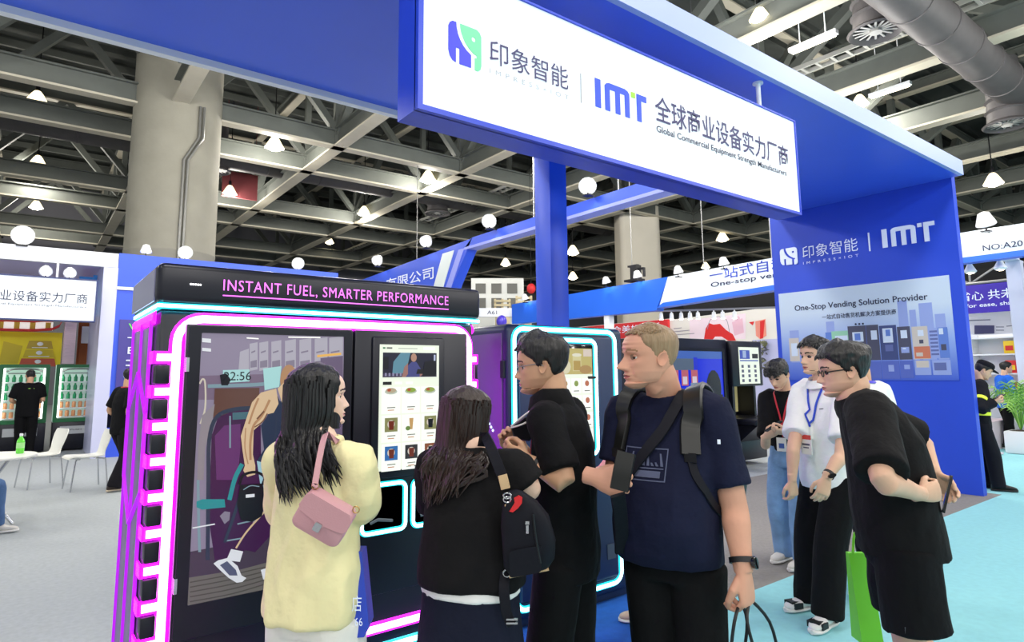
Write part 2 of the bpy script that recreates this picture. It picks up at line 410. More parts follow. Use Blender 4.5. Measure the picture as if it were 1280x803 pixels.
# company mark ------------------------------------------------------
def elephant(mb, o, ux, uy, d, w, h, mb_body=0, mb_head=1):
    """rounded square of two shapes: a body with a leg gap, a head with trunk and round eye"""
    S = lambda pts: [(x*w, y*h) for x, y in pts]
    arc = [(.24+.50*(1-math.cos(t)), .97-.70*math.sin(t)) for t in [i*PI/2/8*1.0 for i in range(9)]]   # white swoosh, left edge
    arc = [(.23,1.0),(.24,.88),(.28,.74),(.35,.61),(.44,.50),(.55,.41),(.68,.34)]
    body = arc + [(.68,.04),(.33,.04),(.33,.40),(.22,.40),(.22,.05),(.12,.08),(.04,.17),(.0,.30),(.0,.86),(.04,.95),(.12,1.0)]
    mb.prism(S(body), o, ux, uy, d, mb_body)
    hd = [(.35,1.0),(.86,1.0),(.95,.95),(1.0,.86)]
    cx, cy, r = .76, .74, .062
    eye = [(cx+r*math.cos(a), cy+r*math.sin(a)) for a in [2*PI*k/14 for k in range(14)]]
    right = [(1.0,.86),(1.0,.16),(.97,.06),(.90,.01),(.80,.02),(.80,.30),(.86,.30),(.86,.38)]
    left = [(.76,.40),(.62,.49),(.52,.58),(.45,.68),(.39,.80),(.36,.90)]
    # upper/lower pieces share the cut through the eye
    e0 = [eye[k % 14] for k in range(0, 8)]; e1 = [eye[k % 14] for k in range(7, 15)]
    top = hd + [(1.0, cy)] + e0 + [(.42, cy), (.39,.80), (.36,.90)]
    bot = [(1.0, cy)] + right[1:] + [(.76,.40),(.62,.49),(.52,.58),(.45,.68),(.42,cy)] + e1
    mb.prism(S(top), o, ux, uy, d, mb_head); mb.prism(S(bot), o, ux, uy, d, mb_head)
def imt(mb, o, ux, uy, d, w, h, m=0, mdot=1):
    S = lambda pts: [(x*w, y*h) for x, y in pts]
    mb.prism(S([(0,0),(.10,0),(.10,1),(0,1)]), o, ux, uy, d, m)
    mb.prism(S([(.18,0),(.27,0),(.27,.78),(.375,.78),(.375,0),(.465,0),(.465,.78),(.56,.78),(.56,0),(.65,0),(.65,.86),(.62,.95),(.56,1),(.26,1),(.21,.96),(.18,.88)]), o, ux, uy, d, m)
    mb.prism(S([(.80,0),(.89,0),(.89,.78),(1.0,.78),(1.0,1),(.80,1)]), o, ux, uy, d, m)
    mb.prism(S([(.69,.80),(.77,.80),(.77,1),(.69,1)]), o, ux, uy, d, mdot)

M_INK = mat('dark violet ink', rgb(58, 54, 104), .6); M_INKG = mat('pale grey ink', rgb(176, 180, 188), .6)
M_LOGOB = mat('logo blue', rgb(58, 62, 220), .5, emit=.12); M_LOGOG = mat('logo mint', rgb(112, 226, 158), .5, emit=.15); M_LIME = mat('lime', rgb(150, 232, 60), .5, emit=.15)
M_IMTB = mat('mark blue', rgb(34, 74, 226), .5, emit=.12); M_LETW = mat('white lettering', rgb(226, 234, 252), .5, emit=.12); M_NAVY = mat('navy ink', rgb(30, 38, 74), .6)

# hanging light box sign
t = thing('hanging_sign', 'big white lit sign box with blue rim hung under the booth canopy', 'sign', (3.39,2.83,2.93))
sx0, sx1, sy0, sy1, sz0, sz1 = 1.487, 5.30, 2.72, 2.945, 2.932, 3.80
b = MB(); b.box((sx0,sy0+.03,sz0),(sx1,sy1,sz1))
frame_prism(b, [(sx0,sz0),(sx1,sz0),(sx1,sz1),(sx0,sz1)], [(sx0+.03,sz0+.03),(sx1-.012,sz0+.022),(sx1-.012,sz1-.012),(sx0+.03,sz1-.012)], (0,sy0,0), X, Z, (0,.04,0))
b.build('box_rim', mat('sign rim blue', rgb(36, 68, 206), .35), t)
b = MB(); b.box((sx0+.03,sy0+.012,sz0+.022),(sx1-.012,sy0+.035,sz1-.012)); b.build('lit_panel', M_LBOX, t)
yy = sy0+.008; D = (0,.006,0)
b = MB(); elephant(b, (1.675,yy,3.245), X, Z, D, .215, .245); o = b.build('logo', [M_LOGOB, M_LOGOG], t); o['label'] = 'blue and mint elephant logo'
b = MB(); b.text('印象智能', (1.948,yy,3.325), X, Z, .60, .145); b.build('lettering', M_INK, t, None, False)
b = MB(); b.text('IMPRESS×IOT', (1.948,yy,3.262), X, Z, .60, .03, track=1.9); b.build('lettering', M_INKG, t, None, False)
b = MB(); b.box((2.655,yy,3.275),(2.662,yy+.006,3.47)); b.build('divider', M_INKG, t)
b = MB(); imt(b, (2.785,yy,3.283), X, Z, D, .50, .195); b.build('lettering', [M_IMTB, M_LIME], t)
b = MB(); b.text('全球商业设备实力厂商', (3.375,yy,3.330), X, Z, 1.775, .195, bold=.008); b.build('lettering', M_INK, t, None, False)
b = MB(); b.text('Global Commercial Equipment Strength Manufacturers', (3.383,yy,3.238), X, Z, 1.72, .063, bold=.012); b.build('lettering', M_NAVY, t, None, False)
for rx in (1.95, 4.9):
    b = MB(); b.tube([(rx,2.825,sz1),(rx,2.825,4.085)], .02, 10); b.lathe([(.045,4.07),(.045,4.085)], (rx,2.825,0), 16); b.build('hanging_rod', M_WHITE, t)

# logo wall: lettering and printed poster (wall faces -X; reading direction runs towards -Y)
t = thing('wall_lettering', 'white company mark and lettering on the blue booth wall', 'sign', (9.49,4.16,3.2))
NX = V(0,-1,0); xw = 9.492; D = (-.012,0,0)
b = MB(); elephant(b, (xw,5.272,3.235), NX, Z, D, .285, .28, 0, 0); b.build('logo', M_LETW, t)
b = MB(); b.text('印象智能', (xw-.004,4.905,3.305), NX, Z, .83, .20); b.build('lettering', M_LETW, t, None, False)
b = MB(); b.text('IMPRESS×IOT', (xw-.004,4.905,3.215), NX, Z, .83, .04, track=1.9); b.build('lettering', M_LETW, t, None, False)
b = MB(); b.box((xw-.008,3.905,3.27),(xw,3.925,3.54)); b.build('divider', M_LETW, t)
b = MB(); imt(b, (xw,3.74,3.285), NX, Z, D, .66, .265, 0, 0); b.build('lettering', M_LETW, t)

def gradient(name, c0, c1, axis, a, bb, c2=None, rough=.5):
    """print whose ink runs from c0 to c1 along an object axis (a printed colour wash)"""
    m = bpy.data.materials.new(name); m.use_nodes = True; nt = m.node_tree; N = nt.nodes; L = nt.links
    tc = N.new('ShaderNodeTexCoord'); sp = N.new('ShaderNodeSeparateXYZ'); L.new(tc.outputs['Object'], sp.inputs[0])
    mr = N.new('ShaderNodeMapRange'); mr.inputs[1].default_value = a; mr.inputs[2].default_value = bb; L.new(sp.outputs[axis], mr.inputs[0])
    cr = N.new('ShaderNodeValToRGB'); L.new(mr.outputs[0], cr.inputs[0])
    cr.color_ramp.elements[0].color = (*c0, 1); cr.color_ramp.elements[1].color = (*c1, 1)
    if c2: e = cr.color_ramp.elements.new(.5); e.color = (*c2, 1)
    L.new(cr.outputs[0], N['Principled BSDF'].inputs['Base Color']); N['Principled BSDF'].inputs['Roughness'].default_value = rough
    return m
t = thing('wall_poster', 'pale blue printed poster with vending machines on the logo wall', 'poster', (9.495,4.16,1.43))
b = MB(); b.box((9.488,2.975,1.43),(9.499,5.345,2.80)); b.build('print_sheet', gradient('poster wash', rgb(52,88,206), rgb(206,222,240), 2, 1.40, 2.45, rgb(140,168,232)), t)
b = MB(); b.text('One-Stop Vending Solution Provider', (9.484,5.09,2.475), NX, Z, 1.85, .115, bold=.012); b.build('lettering', M_NAVY, t, None, False)
b = MB(); b.text('一站式自动售货机解决方案提供商', (9.484,4.67,2.335), NX, Z, 1.03, .075, bold=.008); b.build('lettering', M_NAVY, t, None, False)
b = MB()
for k in range(3): b.lathe([(.014,-.002),(.014,.002)], (9.484,4.19-.05*k,2.235), 12, mx=Matrix.Rotation(PI/2,3,'Y'))
b.build('dots', M_NAVY, t)
pm = [mat('print charcoal', rgb(74,76,100), .5), mat('print slate', rgb(60,74,128), .5), mat('print pale', rgb(212,226,246), .5), mat('print green', rgb(150,206,176), .5),
      mat('print cream', rgb(206,198,190), .5), mat('print orange', rgb(206,120,92), .5), mat('print blue', rgb(96,130,210), .5), mat('print steel', rgb(96,108,168), .5), mat('print lilac', rgb(150,168,226), .5), mat('print dusk', rgb(84,104,192), .5)]
b = MB()
PRN = [0]
def pr(y0, y1, z0, z1, m, k=0):
    PRN[0] += 1; b.box((9.4872-PRN[0]*.00008, min(y0,y1), z0), (9.4875, max(y0,y1), z1), m)
# faint skyline, machines, then their faint mirror image
for (y0,y1,z1) in ((3.62,3.50,2.52),(3.48,3.40,2.38),(3.36,3.20,2.46),(3.18,3.06,2.30),(4.62,4.50,2.30),(5.20,5.05,2.20)): pr(y0,y1,1.70,z1,8)
pr(5.22,5.06,1.72,2.08,4); pr(5.19,5.09,1.80,2.0,2,1); pr(4.64,4.52,1.90,2.14,6); pr(4.55,4.28,1.75,2.15,3); pr(4.50,4.32,1.95,2.08,2,1)
pr(4.31,3.89,1.71,2.21,0); pr(4.06,4.055,1.71,2.21,9,1); pr(4.25,4.10,1.98,2.12,2,1); pr(4.22,4.14,2.0,2.10,6,2); pr(3.995,3.915,2.0,2.13,2,1)
pr(3.88,3.66,1.71,2.19,1); pr(3.84,3.71,1.95,2.15,2,1); pr(3.80,3.74,2.04,2.13,6,2); pr(3.82,3.72,1.83,1.92,7,1)
pr(3.65,3.49,1.71,2.16,0); pr(3.61,3.53,2.0,2.11,2,1); pr(3.62,3.52,1.80,1.88,8,1); pr(3.60,3.56,1.85,1.87,2,2)
pr(3.47,3.28,1.71,2.15,4); pr(3.40,3.33,2.02,2.10,2,1); pr(3.39,3.34,1.92,1.97,0,1); pr(3.46,3.27,1.72,1.88,5,1); pr(3.44,3.36,1.75,1.80,4,2)
pr(3.26,3.17,1.72,2.12,8)
for k in range(7): pr(3.26,3.17,1.76+k*.05,1.785+k*.05,7,1)
pr(3.16,3.05,1.72,2.12,6); pr(3.15,3.10,2.03,2.11,2,1); pr(3.14,3.08,1.82,1.90,0,1)
for (y0,y1,m,z0) in ((4.31,3.89,9,1.45),(3.88,3.66,9,1.45),(3.65,3.49,9,1.46),(3.47,3.28,8,1.5),(3.26,3.05,8,1.5)): pr(y0,y1,z0,1.695,m)
pr(3.45,3.30,1.60,1.69,4,1); pr(3.80,3.73,1.55,1.64,8,1); pr(3.60,3.53,1.58,1.64,8,1); pr(3.24,3.10,1.56,1.66,7,1)
b.build('picture', pm, t)
# ------------------------------------------------------------------ vending machines
M_CAB = mat('cabinet black', rgb(24, 25, 36), .32, .2, var=.03, vscale=3)
M_CAB2 = mat('cabinet slate', rgb(42, 56, 82), .35, .2)
M_SIDE = mat('side panel lilac grey', rgb(122, 122, 150), .38, .35)
M_MAG = mat('magenta neon glow', rgb(226, 20, 236), .4, emit=3.0, ecol=rgb(236, 16, 250))
M_MAGC = mat('magenta neon core', rgb(255, 225, 255), .4, emit=10, ecol=rgb(255, 128, 255))
M_MAGFILL = mat('magenta side fill', rgb(226,20,236), .4, emit=11, ecol=rgb(222, 10, 255))
M_PUR = mat('violet neon', rgb(160, 20, 200), .4, emit=.8, ecol=rgb(170, 16, 220))
M_CYA = mat('cyan neon glow', rgb(40, 220, 230), .4, emit=1.3, ecol=rgb(30, 215, 235))
M_CYC = mat('cyan neon core', rgb(225, 255, 255), .4, emit=4.0, ecol=rgb(190, 250, 255))
M_PINKL = mat('pink lettering', rgb(240, 120, 240), .4, emit=1.15, ecol=rgb(232, 96, 240))
M_GLASSK = mat('dark glass', rgb(10, 11, 16), .12, coat=.5)
def scr(name, r, g, b, e=.55):
    c = rgb(r, g, b); return mat('screen '+name, tuple(v*.25 for v in c), .25, emit=e, ecol=c)

class Pic:
    """a flat picture shown on a screen or print: polygons given in photograph pixels, laid on the plane axis=val"""
    def __init__(s, axis, val, out):
        s.b = MB(); s.axis, s.val, s.out, s.k = axis, val, Vector(out), 0; s.mats = []
    def mi(s, m):
        if m not in s.mats: s.mats.append(m)
        return s.mats.index(m)
    def poly(s, pts, m, closed=True):
        s.k += 1; P = [on(x, y, s.axis, s.val)+s.out*(.0002*s.k) for x, y in pts]
        s.b.add(P, [tuple(range(len(P)))], s.mi(m)); return s
    def quad(s, x0, y0, x1, y1, m, sk=0.0):
        return s.poly([(x0,y0),(x1,y0+sk),(x1,y1+sk),(x0,y1)], m)
    def stroke(s, pts, w, m):
        P = catmull([V(x,y,0) for x,y in pts], 4) if len(pts) > 2 else [V(x,y,0) for x,y in pts]; L = []; R = []
        for i, p in enumerate(P):
            t = (P[min(i+1,len(P)-1)]-P[max(i-1,0)]).normalized(); n = V(-t.y,t.x,0)*(w/2); L.append(p+n); R.append(p-n)
        s.k += 1
        for i in range(len(P)-1):
            q = [on(v.x, v.y, s.axis, s.val)+s.out*(.0002*s.k) for v in (L[i],L[i+1],R[i+1],R[i])]; s.b.add(q, [(0,1,2,3)], s.mi(m))
        return s
    def blob(s, x, y, rx, ry, m, n=16): return s.poly([(x+rx*math.cos(2*PI*k/n), y+ry*math.sin(2*PI*k/n)) for k in range(n)], m)
    def build(s, name, parent):
        o = s.b.build(name, s.mats, parent, None, False); bm = bmesh.new(); bm.from_mesh(o.data)
        for f in bm.faces:
            f.normal_update()
            if f.normal.dot(s.out) < 0: f.normal_flip()
        bm.to_mesh(o.data); bm.free(); return o

def neon(name, path, parent, core, glow, y, r=.012, closed=False, label=None, nrm=(0,-1,0), xz=True):
    """light strip along a 2D path on the front plane: bright core on a wider strip painted as its halo"""
    P = [V(p[0], y, p[1]) if xz else V(*p) for p in path]
    n = Vector(nrm); b = MB()
    def strip(hw, th, off, m):
        Q = P + ([P[0]] if closed else []); L = []
        for i, p in enumerate(Q):
            if closed: a = Q[(i-1) % (len(Q)-1)] if i else Q[-2]; c = Q[(i+1) % (len(Q)-1)] if i < len(Q)-1 else Q[1]
            else: a = Q[max(i-1,0)]; c = Q[min(i+1,len(Q)-1)]
            t = (c-a).normalized(); s_ = t.cross(n).normalized()*hw
            L.append([p+s_+n*off, p+s_*.7+n*(off+th), p-s_*.7+n*(off+th), p-s_+n*off])
        b.loft(L, m, not closed)
    strip(r*1.55, .008, 0, 1); strip(r, .010, .004, 0)  # the wider strip paints the coloured halo around the core
    o = b.build(name, [core, glow], parent, 50)
    if label: o['label'] = label
    return o
def ring_neon(name, x0, z0, x1, z1, r, parent, core, glow, y, w=.012, label=None):
    return neon(name, rrect(x0, z0, x1, z1, r, 5), parent, core, glow, y, w, True, label)

# --- left machine with the lettered header -------------------------
t = thing('vending_machine', 'large black vending machine with magenta neon ladder, lettered header and gym picture screen', 'vending machine', (1.23,3.38,0))
b = MB(); b.rbox((.425,3.03,.05),(2.035,3.76,1.868),.025); b.box((.46,3.08,.01),(2.0,3.72,.06))
for k in range(9): b.box((.415,3.70,.20+k*.17),(.44,3.775,.29+k*.17))
b.build('body', M_CAB, t)
b = MB(); b.rbox((.402,2.985,1.892),(2.06,3.78,2.066),.03,3); b.build('header', M_CAB, t)
b = MB(); b.box((.398,3.03,1.90),(.404,3.74,2.04)); b.build('header_side_panel', M_SIDE, t)
b = MB(); b.text('INSTANT FUEL, SMARTER PERFORMANCE', (.662,2.981,1.951), X, Z, 1.172, .058, track=1.12); b.box((.662,2.979,1.934),(1.834,2.984,1.939)); b.build('lettering', M_PINKL, t, None, False)
b = MB()
for k in range(5): b.ell((.531+k*.0095,2.984,1.977), .0042, .002, .0042, 10, 6)
b.build('indicator_dots', mat('white led', (1,1,1), .4, emit=3), t)
b = MB()
for a_, m_, yo in ((.012,1,0),(.0065,0,.004)):
    b.box((.418-yo,3.0-yo,1.880-a_),(2.05+yo,3.02,1.880+a_),m_); b.box((.412-yo,3.0-yo,1.880-a_),(.43,3.74,1.880+a_),m_)
b.build('light_strip', [M_CYC, M_CYA], t)['label'] = 'cyan light strip under the header'
# magenta outline, ladder rungs
arc = [(.497,.36),(.497,1.72)]+[(.597-.1*math.cos(a),1.73+.1*math.sin(a)) for a in [PI/2*k/6 for k in range(7)]]+[(1.9+.1*math.sin(a),1.73+.1*math.cos(a)) for a in [PI/2*k/6 for k in range(7)]]+[(2.0,.36)]
neon('light_strip', arc, t, M_MAGC, M_MAG, 3.03, .019, label='magenta outline light')
neon('light_strip', [(.497,.335),(2.0,.335)], t, M_MAGC, M_MAG, 3.03, .019, label='magenta base light')
neon('light_strip', [(.46,.238),(2.0,.238)], t, M_CYC, M_CYA, 3.03, .015, label='cyan base light')
rz_ = [1.661,1.518,1.374,1.231,1.087,.944,.80,.657,.513,.37]
for z in rz_:
    for sx, xc in ((-1,.41),(1,2.05)):
        b = MB()
        xi = .478 if sx < 0 else 2.019
        lo, hi = min(xi, xc), max(xi, xc)
        b.box((lo,3.012,z-.026),(hi,3.03,z+.026),1); b.box((lo+.012*(sx<0),3.006,z-.015),(hi-.012*(sx>0),3.03,z+.015),0)
        b.box((xc-.004,3.012,z-.026),(xc+.004,3.10,z+.026),1)
        b.build('ladder_rung', [M_MAGC, M_MAG], t)
for i, z in enumerate(rz_[:-1]):
    zt, zb = z-.03, rz_[i+1]+.03
    for lo, hi in ((.418,.474),(2.024,2.044)):
        b = MB(); b.rbox((lo,2.998,zb),(hi,3.10,zt),.008); b.build('ladder_block', M_CAB, t)
# side panels with the long hexagon of light
for xs, nx, nm in ((.425,-1,'left'),(2.035,1,'right')):
    b = MB()
    for y0, y1 in ((3.16,3.40),(3.43,3.70)): b.rbox((min(xs,xs+nx*.012),y0,.12),(max(xs,xs+nx*.012),y1,1.80),.004)
    b.build('side_panel', M_SIDE, t)
    hexp = [(3.42,1.60),(3.12,1.42),(3.12,1.10),(3.42,.92),(3.70,1.10),(3.70,1.42)]
    n = (nx,0,0)
    neon('light_strip', [(xs+nx*.012,y,z) for y,z in hexp], t, M_PUR, M_PUR, 0, .0055, True, 'magenta hexagon light on the side panel', n, False)
    for y in (3.14, 3.415, 3.715): 
        neon('light_strip', [(xs+nx*.008,y,.12),(xs+nx*.008,y,1.82)], t, M_PUR, M_PUR, 0, .0035, False, 'thin magenta side light', n, False)
    if nx > 0: neon('light_strip', [(xs+.014,3.42,.35),(xs+.014,3.42,1.75)], t, M_MAGFILL, M_MAGFILL, 0, .022, False, 'added magenta fill strip', n, False)  # unseen strip added to throw magenta onto the next machine's side
    neon('light_strip', [(xs+nx*.008,3.06,1.835),(xs+nx*.008,3.72,1.835)], t, M_MAG, M_MAG, 0, .018, False, 'magenta top side light', n, False)
# left door with the picture screen
d = MB(); d.rbox((.525,2.995,.50),(1.284,3.04,1.806),.008); frame_prism(d, rrect(.535,.51,1.275,1.797,.01,2), rrect(.585,.642,1.236,1.768,.004,2), (0,2.985,0), X, Z, (0,.02,0)); dr = d.build('display_door', M_CAB, t)
for z in (1.60,.70): b = MB(); b.box((.5275,2.972,z),(.540,2.996,z+.06)); b.build('hinge', M_CHROME, dr)
p = Pic(1, 2.9935, (0,-1,0))
gm = dict(wall=scr('lilac wall',150,140,164), pale=scr('pale board',184,180,194), win=scr('mid grey',140,132,152), brown=scr('brown wood',102,70,62), plum=scr('plum machine',66,26,74), plum2=scr('plum light',104,52,112), dark=scr('near black',22,20,30),
          floor=scr('rubber floor',112,108,104), floor2=scr('floor dark',74,62,80), teal=scr('teal pad',44,150,156), tealb=scr('pale teal',176,226,226), steel=scr('steel tube',132,160,172), slate=scr('slate tube',50,60,82), skin=scr('skin light',226,196,158), skin2=scr('skin mid',186,142,104), skin3=scr('skin dark',120,82,62),
          navy=scr('tank top',44,56,82), ice=scr('ice shorts',164,206,220), sock=scr('white',236,240,246), shoe=scr('shoe grey',90,96,124), lit=scr('ceiling light',250,250,245,.8), amber=scr('amber light',228,176,92,.7))
p.poly([(250,416),(430,421),(428,640),(234,757)], gm['wall'])
p.poly([(250,470),(330,468),(330,500),(246,500)], scr('mauve wall',128,110,134))
p.poly([(300,440),(311,436),(311,464),(298,465)], gm['pale'])
for i, x in enumerate((312,324,339,356,374,393,411)):
    p.poly([(x,430-i*1.2),(x+10+i*1.2,428-i*1.3),(x+10+i*1.2,462),(x,464)], gm['pale'])
    p.poly([(x+1,452),(x+9+i,450),(x+9+i,459),(x+1,460)], gm['win']); p.poly([(x+2,440),(x+7+i,438),(x+7+i,440),(x+2,442)], gm['win'])
p.poly([(308,422),(323,423),(323,424.5),(308,423.5)], gm['lit']); p.poly([(396,444),(426,441),(426,444),(396,447)], gm['amber']); p.poly([(360,421),(400,421.5),(400,423),(360,422.5)], gm['lit'])
p.poly([(400,448),(428,445),(428,560),(404,520)], scr('dim mauve',112,98,126))
p.poly([(268,486),(324,485),(322,520),(266,524)], gm['brown'])
p.poly([(236,690),(340,670),(428,640),(428,660),(345,735),(234,757)], gm['floor2'])
p.poly([(236,722),(300,712),(345,700),(345,736),(234,757)], gm['floor'])
for k in range(5): p.stroke([(237,728+k*6),(290,718+k*6),(344,706+k*5)], 1.5, scr('floor seam',84,80,76))
p.stroke([(249,480),(253,474),(256,480),(256,510),(250,530)], 2.2, scr('cream tube',214,206,190)); p.poly([(247,560),(252,520),(268,505),(266,520),(256,560),(254,600),(246,600)], scr('blurred grey',150,142,150))
p.poly([(262,600),(264,545),(272,522),(300,510),(325,512),(326,600),(312,670),(300,700),(268,700),(262,660)], gm['plum'])
p.poly([(268,545),(280,532),(300,530),(300,560),(296,600),(270,600)], gm['plum2'])
p.stroke([(259,700),(260,600),(261,550),(270,522),(292,512),(326,510)], 5, gm['slate']); p.stroke([(287,520),(287,560)], 2, gm['steel']); p.poly([(290,516),(324,514),(322,523),(290,525)], scr('grey teal block',74,112,124))
p.stroke([(247,600),(248,660),(249,690)], 3.5, gm['steel']); p.stroke([(240,660),(268,655)], 1.6, gm['sock']); p.stroke([(282,676),(330,668)], 1.8, gm['steel']); p.stroke([(296,655),(340,645)], 1.8, gm['steel'])
p.poly([(245,627),(252,624),(280,624),(281,634),(252,637),(245,634)], gm['teal']); p.stroke([(302,580),(293,598),(286,625)], 5.5, gm['teal'])
p.poly([(274,645),(280,639),(287,640),(286,650),(280,655)], gm['win'])
p.stroke([(303,608),(293,640),(280,678)], 4, gm['slate'])
p.poly([(278,463),(311,462),(311,477),(278,479)], gm['tealb']); p.stroke([(259,483),(320,481),(335,478),(347,470),(350,482)], 4.5, gm['steel']); p.poly([(274,469),(282,467),(288,475),(284,482),(276,482)], gm['dark'])
p.b.text('22:56', on(279.5,476,1,2.9775), X, Z, .115, .038, m=p.mi(gm['dark']))
p.poly([(328,461),(351,458),(348,484),(330,488)], gm['tealb']); p.poly([(252,423),(263,424),(263,429),(252,428)], gm['sock']); p.poly([(252,435),(263,436),(263,440),(252,439)], gm['sock'])
# lifter
p.poly([(328,640),(334,632),(344,615),(346,660),(318,690),(309,688),(293,686),(307,664)], gm['plum']); p.stroke([(329,640),(307,665),(294,685)], 2.2, gm['skin'])
p.poly([(288,686),(303,689),(299,702),(282,700)], gm['sock']); p.poly([(266,704),(272,700),(284,697),(296,707),(301,719),(307,722),(302,727),(295,728),(285,722),(275,713)], gm['sock']); p.poly([(274,706),(283,701),(294,712),(296,719),(286,719)], gm['shoe'])
p.poly([(325,712),(345,706),(345,722),(328,724)], gm['sock'])
p.poly([(320,576),(345,583),(352,620),(336,632),(328,636),(325,610)], gm['ice']); p.stroke([(330,585),(333,610),(331,630)], 1.2, gm['tealb'])
p.poly([(341,485),(349,502),(358,498),(356,560),(343,583),(320,576),(329,562),(325,532),(333,520),(340,500)], gm['navy']); p.stroke([(345,520),(342,550),(334,572)], 2, gm['slate'])
p.blob(360,476,11,20,gm['skin2']); p.poly([(346,486),(354,478),(358,500),(352,506)], gm['skin'])
p.poly([(344,486),(325,491),(314,503),(307,523),(300,545),(302,562),(305,582),(303,588),(308,596),(318,593),(318,582),(315,568),(316,538),(325,530),(333,518),(341,516),(347,505)], gm['skin'])
p.stroke([(322,498),(316,512),(310,530)], 2.5, gm['skin2']); p.stroke([(336,500),(326,520),(316,532),(312,552),(312,575)], 3, gm['skin2']); p.stroke([(329,514),(320,524)], 2, gm['skin3']); p.stroke([(306,535),(305,560),(309,580)], 1.4, gm['skin2']); p.stroke([(333,517),(327,527),(317,534)], 1.4, gm['skin3'])
p.stroke([(298,606),(303,594),(318,590),(329,596),(327,606)], 3.4, gm['dark']); p.poly([(299,606),(327,604),(331,625),(326,645),(314,652),(300,650),(295,630)], gm['dark']); p.poly([(306,618),(317,617),(317,621),(306,622)], gm['sock']); p.stroke([(303,612),(312,607),(323,608)], 1.2, gm['steel'])
p.build('display_screen', dr)
# right door with the ordering screen
d = MB(); d.rbox((1.296,3.0,.50),(1.972,3.04,1.806),.008); d.rbox((1.385,2.982,1.055),(1.815,3.01,1.775),.012); dm = d.build('order_door', M_CAB, t)
p = Pic(1, 2.9805, (0,-1,0)); my = 2.9805
def mz(x, z): # menu grid coordinate 0..1
    return (1.423+.352*x, 1.096+.638*z)
class Flat:
    """flat picture on a front plane given in plane coordinates"""
    def __init__(s, y): s.b = MB(); s.y = y; s.k = 0; s.mats = []
    def mi(s, m):
        if m not in s.mats: s.mats.append(m)
        return s.mats.index(m)
    def poly(s, pts, m):
        s.k += 1; s.b.add([V(a, s.y-.0003*s.k, c) for a, c in pts], [tuple(range(len(pts)))], s.mi(m))
    def rect(s, x0, z0, x1, z1, m): s.poly([(x0,z0),(x1,z0),(x1,z1),(x0,z1)], m)
    def disc(s, x, z, rx, rz, m, n=14): s.poly([(x+rx*math.cos(2*PI*k/n), z+rz*math.sin(2*PI*k/n)) for k in range(n)], m)
    def word(s, body, x, z, w, h, m): s.k += 1; s.b.text(body, (x, s.y-.0003*s.k, z), X, Z, w, h, m=s.mi(m))
    def build(s, name, parent): return s.b.build(name, s.mats, parent, None, True)
sc_w = scr('menu white',236,244,226,.75); sc_c = scr('card white',246,250,240,.8); sc_g = scr('menu grey',196,204,190,.6); sc_t = scr('menu text',120,124,116); sc_o = scr('price',206,120,60); sc_k = scr('menu black',30,30,34)
f = Flat(2.981)
def fr(x0, z0, x1, z1, m): a = mz(x0, z0); c = mz(x1, z1); f.rect(a[0], a[1], c[0], c[1], m)
def fdsc(x, z, rx, rz, m): a = mz(x, z); f.disc(a[0], a[1], rx*.352, rz*.638, m)
def fp(pts, m): f.poly([mz(*q) for q in pts], m)
fr(0,0,1,1,sc_w)
fr(.05,.965,.09,.978,scr('menu green',60,130,90)); fr(.11,.965,.20,.978,sc_t); fr(.30,.966,.62,.974,sc_g); fr(.72,.960,.93,.985,sc_c)
fr(.05,.735,.955,.935,scr('gym photo dark',34,34,56)); fp([(.20,.735),(.22,.86),(.34,.935),(.50,.935),(.44,.80),(.36,.735)], scr('gym haze',100,150,170)); fr(.05,.735,.955,.765,scr('gym floor',70,62,90))
fp([(.40,.735),(.44,.82),(.52,.86),(.60,.86),(.68,.80),(.66,.735)], scr('lifter shirt',74,78,140)); fp([(.36,.735),(.40,.82),(.46,.85),(.46,.76),(.42,.735)], scr('lifter arm',166,120,112)); fp([(.66,.735),(.66,.80),(.72,.80),(.80,.83),(.80,.80),(.72,.76)], scr('lifter arm',166,120,112)); fdsc(.555,.895,.05,.035, scr('lifter face',190,146,126))
fp([(.60,.76),(.62,.80),(.72,.80),(.82,.84),(.84,.81),(.74,.76)], sc_k); fp([(.70,.74),(.74,.86),(.94,.88),(.94,.74)], scr('gym dark',20,20,30)); fr(.06,.80,.14,.90,scr('gym dark',20,20,30)); fr(.90,.87,.93,.92,scr('gym lamp',200,210,240))
for k in range(5): fr(.08+.06*k,.745,.11+.06*k,.77,scr('gym lamp2',150,146,180))
fr(.05,.675,.19,.70,sc_k); fr(.24,.677,.36,.698,sc_c); fr(.42,.677,.54,.698,sc_c)
foods = [[('a',196,180,150),('b',150,180,70),('c',160,180,90)],[('d',200,110,60),('e',214,170,110),('f',170,140,110)],[('g',60,120,190),('h',60,56,60),('i',150,90,60)]]
